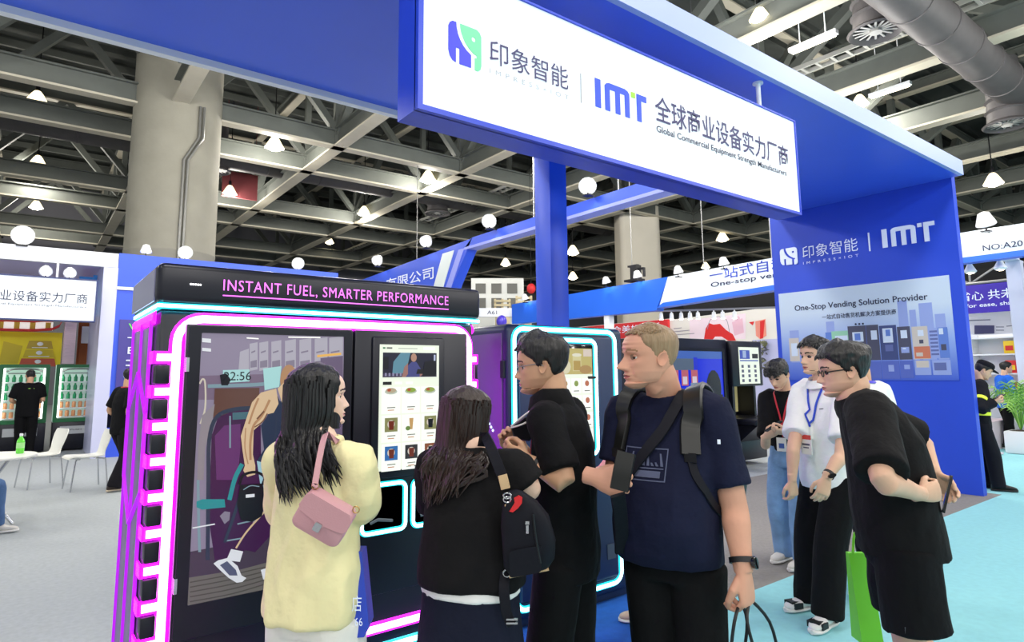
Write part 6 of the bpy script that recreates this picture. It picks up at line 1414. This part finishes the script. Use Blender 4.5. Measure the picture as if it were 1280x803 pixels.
def long_hair(B, t, m, n, zend, seed, spread=1.0, yoff=0.0, lean=(0,0), rad=.012, thmin=62, bvht=None, wave=.008):
    mb = MB(); H = B.H; hair_cap(mb, H, .050, .045, .86, .1, .0, .015, 0, True, seed=seed)
    rnd = random.Random(seed)
    for i in range(n):
        th = math.radians(rnd.uniform(thmin, 360-thmin)); z = rnd.uniform(.45,.85); p = head_pt(th, z, False); nn = V(p.x,(p.y+.05),0).normalized()
        a = H.w(p+nn*.05); b_ = H.w(V(p.x,p.y,.25)+nn*.05); dirw = (H.l*nn.x+H.f*nn.y)
        ze = zend+rnd.uniform(-.03,.07)+.05*abs(math.cos(th/2)); c = H.w(V(p.x*.95,p.y*.9-.06,.0)+nn*.04)
        ax = B.sp(1.35*B.k); rel = V(c.x-ax.x, c.y-ax.y, 0)
        P = [a, b_, c]
        nstep = 4
        for j in range(1, nstep+1):
            zz = c.z+(ze-c.z)*j/nstep; q = V(c.x, c.y, zz)+rel*.10*j*(spread-1)+V(lean[0],lean[1],0)*(j/nstep)**1.3+V(rnd.uniform(-1,1),rnd.uniform(-1,1),0)*wave
            if bvht:
                db = (-FH*.9+(V(q.x-ax.x,q.y-ax.y,0).normalized())*.25).normalized(); w_, nr, _, d = bvht.ray_cast(q+db*.6, -db)
                if w_ is not None and (w_-q).dot(db) > -.012: q = w_+db*(.010+.022*rnd.random())
            P.append(q)
        mb.tube(P, [rad,rad*1.1,rad*1.1]+[rad*(1.05-.2*j) for j in range(1,nstep)]+[.0012], 6, smooth=3, flat=.55)
    return mb.build('hair', m, t, 60)
tr = bvh(shirt); long_hair(B, t, HB, 170, at(370,622,2.0).z, 3, .55, lean=tuple((RH*.055)[:2]), bvht=tr, thmin=72)
# pink shoulder bag
bc = at(406,646,1.86); q = thing('shoulder_bag', 'pink leather shoulder bag with flap on the woman in the pale yellow shirt', 'bag', bc)
ux = (RT*.86-UP*.50).normalized(); uy = (UP*.86+RT*.50).normalized(); nn = ux.cross(uy); nn = nn if nn.dot(FH) < 0 else -nn
mb = MB(); mb.loft([[bc+ux*(x*.078*s_)+uy*(y*.056*s_)+nn*z_ for x, y in rrect(-1,-1,1,1,.34,6)] for z_, s_ in ((-.034,.93),(-.030,.985),(-.024,1),(.024,1),(.030,.985),(.034,.93))]); mb.build('bag_body', M_PINKB, q, 50)
mb = MB(); fl = [(-1.01,.2),(-.98,.75),(-.8,1.0),(.8,1.0),(.98,.75),(1.01,.2),(.9,-.02),(.55,-.10),(.22,-.16),(.12,-.36),(-.12,-.36),(-.22,-.16),(-.55,-.10),(-.9,-.02)]
mb.loft([[bc+ux*(x*.079)+uy*(y*.0575)+nn*z_ for x, y in fl] for z_ in (.0335,.0395)]); fl_ = mb.build('flap', M_PINKB, q, 30)
mb = MB(); mb.loft([[bc+ux*(x*.011)+uy*(-.018+y*.013)+nn*z_ for x, y in rrect(-1,-1,1,1,.4,4)] for z_ in (.039,.046)]); mb.build('clasp', M_CHROME, fl_)
for sx in (-1,1):
    e = bc+ux*(.070*sx)+uy*.056; mb = MB(); mb.tube([e+(ux*math.cos(a)+uy*math.sin(a))*.010+uy*.008 for a in [2*PI*i/12 for i in range(13)]], .0018, 6, cap=False); mb.build('ring', mat('brass', rgb(196,164,96), .3, 1.0), q)
s0 = bc-ux*.070+uy*.072; band('strap', [s0, at(394,605,1.86), at(399,575,1.90), at(404,552,1.95), at(410,541,2.02), at(425,545,2.13)], .019, .003, M_PINKB, q, tr, .005, 5, side=-FH)
# blue tote bag on her far side
q = thing('tote_bag', 'blue paper tote bag with white figures hanging beside the woman in pale yellow', 'bag', at(448,760,2.0)); mb = MB(); D_ = FH*.07
T_ = [at(444,690,2.04), at(452,690,2.04), at(461,782,1.98), at(455,797,1.97), at(425,800,1.97), at(425,690,2.0)]
n_ = len(T_); mb.add(T_+[p+D_ for p in T_], [tuple(range(n_)), tuple(reversed(range(n_,2*n_)))]+[(i,(i+1) % n_,n_+(i+1) % n_,n_+i) for i in range(n_)]); mb.build('bag_body', mat('tote blue', rgb(34,66,186), .5), q, 30)
mb = MB(); mb.text('66', at(443.5,783,1.965), RT, UP, .024, .026); mb.text('店', at(440,765,1.965), RT, UP, .03, .05); mb.build('lettering', M_LETW, q, None, False)
mb = MB(); mb.tube([at(440,690,2.03), at(441,655,2.12), at(446,640,2.2)], .004, 6, smooth=3); mb.build('handle', mat('tote blue', rgb(34,66,186), .5), q)

# --- woman in black with backpack --------------------------------------
g0 = at(588, 620, 2.18); B = Body((g0.x,g0.y), FH*.93+RH*.34, 1.56, .02, .03, RH*.70+FH*.70, .06, .10, .98, (.055,-.01,-.03))
t = person('woman with long brown hair in black top and dark skirt, backpack on one shoulder', B.root)
arms = {-1: dict(e=at(661,612,2.14), w=at(655,590,2.38), d=FH*.8-RH*.2+Z*.4, pn=-RH*.6, ts=Z*.8, curl=.4, fat=1.15, sl=1.12), 1: dict(e=at(545,640,2.36), w=at(560,600,2.52), d=FH*.8+Z*.4, pn=RH*.6, ts=Z*.8, curl=.4, sl=1.1)}
make_body(t, B, t, skin('pale', rgb(228,190,168)), arms, .008, .0045, dict(nose=.85, jowl=.03))
BR = [(.975,.200,.150,0),(.985,.214,.162,0),(1.03,.214,.162,0),(1.10,.205,.152,0),(1.22,.190,.136,-.005),(1.33,.174,.115,-.008),(1.40,.145,.094,-.008),(1.445,.11,.082,-.004),(1.475,.075,.068,0)]
shirt = tee(B, t, C_BLACK2, arms, BR, (.068,.070,.072), .84, .008, .009, seed=21, freq=8)
mb = MB(); mb.loft([B.ring(z, hw, hd) for z, hw, hd in ((.945,.196,.15),(.955,.198,.152),(1.05,.18,.13))]); garment('undershirt', mb, C_WHITE, t, .010, 2, .003)
mb = MB(); mb.loft([B.ring(z, hw, hd) for z, hw, hd in ((.30,.235,.20),(.5,.228,.185),(.70,.215,.165),(.86,.196,.15),(.96,.188,.142),(1.02,.17,.125))]); garment('skirt', mb, C_SKIRT, t, .011, 2, .008, 6, 3, (1,1,.12))
mb = MB()
for q in feet2(B,.09): shoe(mb, q, B.f, .92)
mb.build('shoes', [M_BLACK, M_BLACK], t)
tr = bvh(shirt); long_hair(B, t, HBR, 190, at(540,628,2.1).z, 9, .9, lean=tuple((-RH*.035)[:2]), bvht=tr, thmin=70, rad=.013, wave=.012)
q = thing('backpack', 'black nylon backpack with tan strap tabs on the woman in black', 'bag', at(662,690,1.98))
bc = at(661,678,2.0); ux = RT; uy = UP; mb = MB()
prof = [(-.090,.045,.024,0.0),(-.086,.062,.04,0),(-.06,.080,.052,.0),(.0,.084,.054,.0),(.07,.076,.05,-.012),(.12,.056,.04,-.03),(.155,.028,.024,-.045),(.165,.012,.012,-.05)]
rings = []
for v_, hw, hd, sx_ in prof: rings.append([bc+uy*(v_*1.0+.02*x*0)+ux*(sx_+x*hw)+FH*(y*hd)+uy*(.18*x*hw) for x, y in rrect(-1,-1,1,1,.5,4)])
mb.loft(rings); bb = mb.build('bag_body', M_NYL, q, 60)
mb = MB(); mb.loft([[bc+uy*(y*.042-.045)+ux*(-.012+x*.05)-FH*(.052+z_)+uy*(.18*x*.05) for x, y in rrect(-1,-1,1,1,.25,4)] for z_ in (-.01,.004,.008)]); mb.build('front_pocket', M_NYL, q, 50)
mb = MB(); mb.tube([bc+uy*(-.089+.012*x)+ux*(x*.062)-FH*.03 for x in (-1,-.5,0,.5,1)], .005, 6); mb.build('piping', M_TAN, q)
mb = MB(); mb.tube([bc+ux*.012+uy*.10-FH*.05, bc+ux*.02+uy*.03-FH*.058, bc+ux*.035-uy*.05-FH*.058], .004, 6, smooth=3); mb.build('zipper', M_DARKM, q)
mb = MB(); mb.obb(bc-ux*.006+uy*.055-FH*.057, ux*.004, uy*.013, FH*.003); mb.obb(bc-ux*.006+uy*.075-FH*.057, ux*.006, uy*.005, FH*.003); mb.build('zip_pull', M_CHROME, q)
st = band('shoulder_strap', [at(604,540,2.18), at(612,556,2.04), at(620,576,2.0), at(628,596,1.985)], .034, .006, M_NYL, q, tr, .006, 5, side=-FH)
for (a, b_) in (((628,594),(632,611)),((634,630),(638,642))):
    band('strap_tab', [at(*a,1.975), at((a[0]+b_[0])/2,(a[1]+b_[1])/2,1.972), at(*b_,1.972)], .030 if a[1] < 600 else .020, .005, M_TAN, q, None, side=-FH)
mb = MB(); c = at(634,620,1.97)
for k_ in range(2): mb.tube([c+(RT*math.cos(a)*.012+UP*math.sin(a)*.009)-UP*.012*k_ for a in [2*PI*i/12 for i in range(13)]], .0028, 6, cap=False)
mb.build('buckle', M_CHROME, q)
mb = MB(); c = at(645,630,1.955); mb.loft([[c+RT*(x*.018)+UP*y*.026+RT*(.012*y)-FH*z_ for x, y in [(-.55,-.9),(.1,-1),(.7,-.5),(.95,.1),(.6,.75),(-.2,1.0),(-.8,.7),(-.3,.1)]] for z_ in (-.004,.006)]); o = mb.build('key_charm', M_REDC, q, 40); o['label'] = 'red rubber charm'
band('loose_strap', [at(632,716,2.02), at(630,735,1.99), at(633,765,1.98), at(640,782,1.98)], .034, .004, M_NYL, q, None, side=-FH)
mb = MB(); c = at(640,777,1.972); mb.obb(c-UP*.006, RT*.018, UP*.003, FH*.003); mb.obb(c+UP*.006, RT*.018, UP*.003, FH*.003); c = at(634,717,1.975); mb.tube([c+(RT*math.cos(a)*.013+UP*math.sin(a)*.011) for a in [2*PI*i/12 for i in range(13)]], .0025, 6, cap=False); mb.build('slider', M_CHROME, q)

# --- man in black polo and glasses -------------------------------------
g0 = at(706, 600, 2.50); B = Body((g0.x,g0.y), -RH*.90+FH*.40, 1.745, .02, .03, -RH*.975+FH*.15, .10, 0, .93, (0,.0,-.015))
t = person('man in black polo and thin glasses facing left between the two machines', B.root)
arms = {1: dict(e=at(706,602,2.27), w=at(662,577,2.33), d=-RH*.85+Z*.30+FH*.15, pn=FH*.6+Z*.3, ts=Z*.9, curl=.6, sl=1.0), -1: dict(e=at(678,600,2.66), w=at(652,560,2.62), d=-RH*.5+Z*.6-FH*.2, pn=-FH*.6, ts=Z*.5-RH*.5, curl=.5)}
make_body(t, B, t, SK_C, arms, .008, .004, dict(nose=.95))
shirt = tee(B, t, C_BLACK, arms, [(.80,.176,.13),(.90,.180,.135),(1.02,.174,.128),(1.16,.178,.128,-.005),(1.28,.182,.125,-.01),(1.37,.168,.108,-.012),(1.42,.135,.09,-.01),(1.46,.085,.074,-.004),(1.485,.066,.064,0)], (.070,.070,.074), .84, .008, .007, seed=17)
mb = MB(); rg = []
for z, r_ in ((1.445,.084),(1.485,.076),(1.522,.074),(1.515,.084),(1.47,.100),(1.45,.104)): rg.append([B.sp(z*B.k)+B.f*.012+(B.l*math.cos(a)*r_+B.f*math.sin(a)*r_*.95)*B.k-Z*(.035*max(0,math.sin(a))) for a in [2*PI*i/28 for i in range(28)]])
mb.loft(rg, 0, False); mb.build('collar', C_BLACK, shirt, 60)
trouser(B, t, C_TROU, feet2(B,.11,.04,-.04), None, 1.0, (.105,.092,.08,.078), seed=12)
mb = MB()
for q in feet2(B,.11,.04,-.04): shoe(mb, q, B.f)
mb.build('shoes', [M_BLACK, M_BLACK], t)
mb = MB(); hair_cap(mb, B.H, .090, .042, .80, .22, .08, .035, .5, seed=1); strands(mb, B.H, 150, 0, 70, .80, .985, .03, .11, 4, .006, .08); mb.build('hair', HB, t, 60)
mb = MB(); H = B.H
for sx in (1,-1):
    mb.tube([H.w(V(sx*.215,.375,.505)), H.w(V(sx*.31,.20,.515)), H.w(V(sx*.338,-.02,.52)), H.w(V(sx*.34,-.09,.47))], .0018, 6)
    mb.tube([H.w(V(sx*(.135+.082*math.cos(a)), .395-.03*abs(math.cos(a))*(1 if math.cos(a) > 0 else 0), .482+.062*math.sin(a))) for a in [2*PI*i/18 for i in range(19)]], .0016, 6, cap=False)
mb.tube([H.w(V(-.05,.405,.50)), H.w(V(0,.43,.505)), H.w(V(.05,.405,.50))], .0016, 6); mb.build('glasses', M_STEEL, t)
mb = MB(); tr = bvh(shirt); band('', [B.S(.05,.09,1.47),B.S(.06,.13,1.36),B.S(.06,.15,1.22),B.S(.06,.17,1.12)], .018, .002, None, None, tr, .004, 5, mb=mb); band('', [B.S(-.05,.09,1.47),B.S(-.02,.13,1.36),B.S(.02,.15,1.22),B.S(.06,.17,1.12)], .018, .002, None, None, tr, .004, 5, mb=mb); mb.build('lanyard', M_LANR, t, 50)
w_ = arms[1]['w']; dv = (w_-arms[1]['e']).normalized(); sd = dv.cross(FH).normalized(); fr_ = sd.cross(dv); mb = MB(); mb.loft([[w_-dv*.03+dv*q+(sd*math.cos(a)+fr_*math.sin(a))*.0315 for a in [2*PI*i/20 for i in range(20)]] for q in (-.008,.008)]); mb.build('wristband', M_BLACK, t)
# black pouch with white cords in his hands
bc = at(652,534,2.50); q = thing('pouch', 'black pouch with white cord handles held by the man in glasses', 'bag', bc); mb = MB(); pq = [(-.042,.0),(.012,.04),(.062,.05),(.06,-.02),(.03,-.055),(-.03,-.05)]
mb.loft([[bc+RT*x*s_+UP*y*s_+FH*z_ for x, y in pq] for z_, s_ in ((-.03,.9),(-.02,1),(.02,1),(.03,.9))]); mb.build('bag_body', M_NYL, q, 30)
mb = MB(); mb.tube([at(639,533,2.46), at(652,522,2.44), at(664,513,2.44), at(673,505,2.46)], .0035, 6, smooth=3); mb.tube([at(639,535,2.46), at(652,531,2.44), at(664,525,2.44), at(671,519,2.46)], .0035, 6, smooth=3); mb.build('cord_handle', M_RUB, q)
mb = MB(); p = at(655,560,2.44); mb.obb(p, RT*.013, UP*.008, FH*.004); single(mb, 'paper_slip', M_RUB, 'small white slip between the fingers of the man in glasses', 'paper')

# --- person hidden behind the navy shirt man: reaching arm, pale shoe ----
g0 = at(822, 640, 3.55); B = Body((g0.x,g0.y), -RH*.85+FH*.5, 1.53, .0, .0, -RH*.8+FH*.5, .1, 0, .86)
t = person('person almost hidden behind the navy shirt man, pink bare forearm reaching left', B.root)
arms = {1: dict(e=at(776,560,3.38), w=at(752,587,3.34), d=-RH*.75-Z*.65, pn=FH*.8, ts=-RH*.6+Z*.4, curl=.25), -1: dict(e=B.S(-.20,-.03,1.13), w=B.S(-.18,.10,.95), d=-Z+B.f*.2, pn=B.l, ts=B.f, curl=.4)}
make_body(t, B, t, skin('rose', rgb(232,160,160)), arms, .010, .0045, dict()); tee(B, t, C_BLACK, arms, [(.84,.160,.12),(1.0,.155,.115),(1.2,.165,.115),(1.34,.165,.11),(1.40,.150,.092),(1.44,.105,.075),(1.475,.070,.064)], (.07,.066,.062), .6, .012, .004); 
f1 = [V(*fl_) for fl_ in (((on(803,783,2,0).x+.05), on(803,783,2,0).y, 0), (B.root.x, B.root.y, 0))]; trouser(B, t, C_TROU, f1, None, 1.0, (.085,.075,.06,.055), vox=.012)
for q in f1: mb = MB(); shoe(mb, q, -RH*.95+FH*.1, .98); mb.build('shoe', [mat('beige shoe', rgb(214,186,160), .6), M_RUB], t)
mb = MB(); hair_cap(mb, B.H, .05, .03, .82, .2, .02, .02); mb.build('hair', HB, t, 60)

# --- guard leaning by the logo wall --------------------------------------
B = Body((10.07,2.98), RH*.92-FH*.40, 1.69, .03, .03, RH*.95-FH*.30, .50, 0, 1.0, (0,.0,-.01))
t = person('guard in black uniform with yellow reflective bands and cap, looking at a phone', B.root)
ph_ = at(1249,496,8.16)
arms = {1: dict(e=at(1228,508,8.5), w=at(1243,503,8.3), d=RH*.9, pn=Z, ts=FH*.5+Z*.3, curl=.5), -1: dict(e=at(1224,512,8.02), w=at(1243,502,8.05), d=RH*.95+Z*.15, pn=Z*.8+FH*.4, ts=-FH*.4+Z*.6, curl=.5)}
make_body(t, B, t, SK_A, arms, .012, .006, dict())
C_UNI = cloth('uniform black', rgb(20,21,30)); shirt = tee(B, t, C_UNI, arms, [(.82,.18,.135),(.95,.178,.13),(1.1,.178,.13),(1.24,.186,.132),(1.34,.18,.12),(1.40,.155,.098),(1.44,.108,.08),(1.475,.072,.066)], (.082,.076,.068), 1, .012, .006, long=.92)
trouser(B, t, C_UNI, [B.root+B.l*.10+B.f*.02, B.root-B.l*.10+B.f*.12], None, 1.0, (.105,.092,.082,.082), vox=.013)
M_HIV = mat('reflective yellow', rgb(222,240,60), .5, emit=.12)
mb = MB()
for z0, z1 in ((1.005,1.05),): mb.loft([B.ring(z, .184, .138) for z in (z0,z1)], 0, False)
mb.loft([B.ring(z, .194, .140) for z in (1.16,1.20)], 0, False)
for A in arms.values(): e, w_ = A['e'], A['w']; s0 = B.sh(1 if A is arms[1] else -1); q = s0+(e-s0)*.55; mb.tube([q, q+(e-s0).normalized()*.045], .086, 16)
mb.build('reflective_band', M_HIV, shirt, 60)
mb = MB(); H = B.H; hair_cap(mb, H, .03, .03, .80, .22, 0, .01, .4); mb.build('hair', HB, t, 60)
mb = MB(); mb.loft([[H.w(V(.37*r_*math.cos(a), -.05+.47*r_*math.sin(a), z)) for a in [2*PI*i/28 for i in range(28)]] for z, r_ in ((.70,.96),(.74,1.0),(.86,1.02),(.98,.92),(1.05,.70),(1.08,.3))])
mb.loft([[H.w(V(.30*x, .30+.42*y*(1-.25*x*x), z-.05*y)) for x, y in [(-1,0),(-.9,.6),(-.5,.95),(0,1.05),(.5,.95),(.9,.6),(1,0)]] for z in (.70,.74)]); mb.build('cap', C_UNI, t, 50)
mb = MB()
for q, d in ((B.root+B.l*.10+B.f*.02, B.f), (B.root-B.l*.10+B.f*.12, B.f-FH*.1)): shoe(mb, q, d, 1.05)
mb.build('shoes', [M_BLACK, M_BLACK], t)
q = thing('smartphone', 'small dark phone in the hands of the guard', 'phone', ph_); mb = MB(); mb.obb(ph_, RH*.06+Z*.03, FH*.035, (Z*.9-RH*.4)*.005); mb.build('case', M_BLACK, q)
# --- man in blue by the shelves -------------------------------------------
g0 = at(1256, 500, 12.5); B = Body((g0.x,g0.y), RH*.97-FH*.2, 1.70, .04, .02, RH*.97-FH*.2, .05)
t = person('person in bright blue jacket standing behind the guard beside the palm', B.root)
arms = {s_: dict(e=B.S(.23*s_,.02,1.15), w=B.S(.17*s_,.24,1.12), d=B.f, pn=-B.l*s_, ts=Z, curl=.4) for s_ in (1,-1)}
make_body(t, B, t, SK_A, arms, .014, .008, dict()); tee(B, t, cloth('bright blue', rgb(40,104,216)), arms, [(.82,.18,.135),(1.0,.178,.13),(1.24,.186,.132),(1.34,.18,.12),(1.40,.155,.098),(1.44,.108,.08),(1.475,.072,.066)], (.082,.076,.068), 1, .014, .005, long=.85)
trouser(B, t, C_TROU, feet2(B,.1,.1,-.1), vox=.014); mb = MB(); hair_cap(mb, B.H, .07, .03, .80, .2, .03, .03); mb.build('hair', HB, t, 60)
mb = MB()
for q in feet2(B,.1,.1,-.1): shoe(mb, q, B.f)
mb.build('shoes', [M_BLACK, M_RUB], t)

# --- man walking away beside the lettered machine ---------------------------
B = Body((1.10,10.62), RH*.45+FH*.8, 1.70, .03, .03, RH*.70+FH*.6, .12)
t = person('man in black with red lanyard walking away beside the left machine', B.root)
arms = {1: dict(e=B.S(.25,-.06,1.14), w=B.S(.22,.12,.98), d=-Z*.5+B.f*.6, pn=-B.l, ts=B.f+Z, curl=.5), -1: dict(e=B.S(-.23,-.05,1.13), w=B.S(-.24,.02,.88), d=-Z, pn=B.l, ts=B.f, curl=.4)}
make_body(t, B, t, SK_C, arms, .012, .007, dict()); tee(B, t, C_BLACK, arms, POLO, (.08,.078,.076), .85, .012, .006, seed=31)
fe = [B.root+B.l*.06+B.f*.20, B.root-B.l*.08-B.f*.10]
trouser(B, t, cloth('walker black', rgb(24,22,28)), fe, [B.root+B.l*.08+B.f*.14+Z*.5, B.root-B.l*.09+B.f*.05+Z*.48], 1.0, (.105,.096,.09,.09), vox=.012, amp=.008)
for q, d in ((fe[0],B.f),(fe[1],B.f+RH*.3)): mb = MB(); shoe(mb, q, d, 1.02); mb.build('shoe', [mat('brown shoe', rgb(60,48,42), .5), mat('sole cream', rgb(214,196,170), .6)], t)
mb = MB(); hair_cap(mb, B.H, .07, .035, .80, .2, .03, .03, .5); mb.build('hair', HB, t, 60)
mb = MB(); mb.tube([B.sp(1.475*B.k)+(B.l*math.cos(a)*.080+B.f*math.sin(a)*.074)*B.k for a in [2*PI*i/20 for i in range(21)]], .009, 8, cap=False); mb.build('lanyard', M_LANR, t)
q = thing('folder', 'dark blue folder tucked under the arm of the walking man', 'folder', B.S(.24,.06,1.0)); mb = MB(); c = B.S(.265,.08,1.0); mb.obb(c, B.f*.14, Z*.11, B.l*.008); mb.obb(c+B.l*.01+Z*.05, B.f*.05, Z*.02, B.l*.001); mb.build('cover', C_NAVY, q)
# --- man in black polo at the green machine ------------------------------------
B = Body((.02,16.3), FH*.75-RH*.45, 1.75, .02, .02, -RH*.7+FH*.65, .1, 0, 1.05)
t = person('man in black polo with cropped hair standing before the left green machine', B.root)
arms = {1: dict(e=B.S(.27,.0,1.14), w=B.S(.16,.22,1.05), d=-B.l*.6+B.f*.6, pn=-Z, ts=-B.l, curl=.4), -1: dict(e=B.S(-.25,-.02,1.14), w=B.S(-.20,.20,1.10), d=B.f, pn=B.l, ts=Z, curl=.4)}
make_body(t, B, t, SK_C, arms, .014, .008, dict()); sh_ = tee(B, t, C_BLACK, arms, POLO, (.086,.082,.08), .85, .014, .006, seed=41); trouser(B, t, C_TROU, feet2(B), vox=.014)
mb = MB(); hair_cap(mb, B.H, .018, .012, .80, .2, 0, .005); mb.build('hair', HB, t, 60)
mb = MB()
for q in feet2(B): shoe(mb, q, B.f)
mb.build('shoes', [M_BLACK, M_BLACK], t)
mb = MB(); p = B.S(-.05,-.3,1.34); mb.add([p+B.l*x+Z*y for x, y in ((-.05,-.006),(.05,-.006),(.05,.006),(-.05,.006))], [(0,1,2,3)]); lay(mb, sh_, B.f, .004); mb.build('back_print', mat('lime print', rgb(160,226,80), .5), sh_, None, False)

# --- seated person at the left edge -------------------------------------------
rt = V(-.54,8.24,0); f_ = (FH*.95+RH*.12).normalized(); l_ = Z.cross(f_)
B = Body((rt.x,rt.y), f_, 1.60, .0, .0, FH*.6+RH*.6, .25); B.root = rt-Z*.37; 
B = Body((rt.x-f_.x*.06,rt.y-f_.y*.06), f_, 1.60, .10, .05, FH*.6+RH*.6, .35)
B.root.z = -.36; B = B
_sp = Body.sp
HHs = B.HH; B.H = Head(B.H.O+V(0,0,-.36), B.H.f, B.H.u, B.HH); B.necktop = B.H.w(V(0,-.18,.20)); B.neckbase = B.sp(1.47*B.k)
t = person('seated person at the left edge with long dark hair, pink jacket and jeans', rt)
arms = {1: dict(e=B.S(.23,.02,1.13), w=B.S(.12,.24,1.08), d=f_, pn=Z*-1, ts=-B.l, curl=.4), -1: dict(e=B.S(-.24,.02,1.13), w=B.S(-.14,.24,1.08), d=f_, pn=Z*-1, ts=B.l, curl=.4)}
make_body(t, B, t, SK_A, arms, .011, .006, dict())
C_PINK = cloth('pink white', rgb(236,206,220), .1)
tee(B, t, C_PINK, arms, [(.84,.18,.14),(.95,.185,.14),(1.1,.18,.13),(1.24,.186,.13),(1.34,.18,.115),(1.40,.155,.095),(1.44,.108,.078),(1.475,.072,.066)], (.082,.078,.068), 1, .011, .008, long=.9)
mb = MB(); fe = []
mb.loft([B.ring(z, hw, hd) for z, hw, hd in ((.80,.16,.12),(.88,.17,.13),(.98,.165,.12))])
for s_ in (1,-1):
    h0 = rt+l_*.09*s_+Z*.52; kn = rt+l_*.12*s_+f_*.40+Z*.50; an = rt+l_*.10*s_+f_*(.36 if s_ > 0 else .46)+Z*.09; fe.append(an); mb.tube([h0, (h0+kn)/2, kn, (kn+an)/2, an], [.085,.078,.066,.056,.055], 14, smooth=3)
garment('trousers', mb, mat('dark jeans', rgb(74,106,150), .85, var=.2, vscale=9, bump=.3), t, .012, 3, .006)
for an in fe: mb = MB(); shoe(mb, V(an.x,an.y,0), f_*.6+RH*.8, .95); mb.build('shoe', [mat('sneaker pale', rgb(216,212,204), .6), M_RUB], t)
long_hair(B, t, HBR, 90, .86, 23, .8, thmin=70)
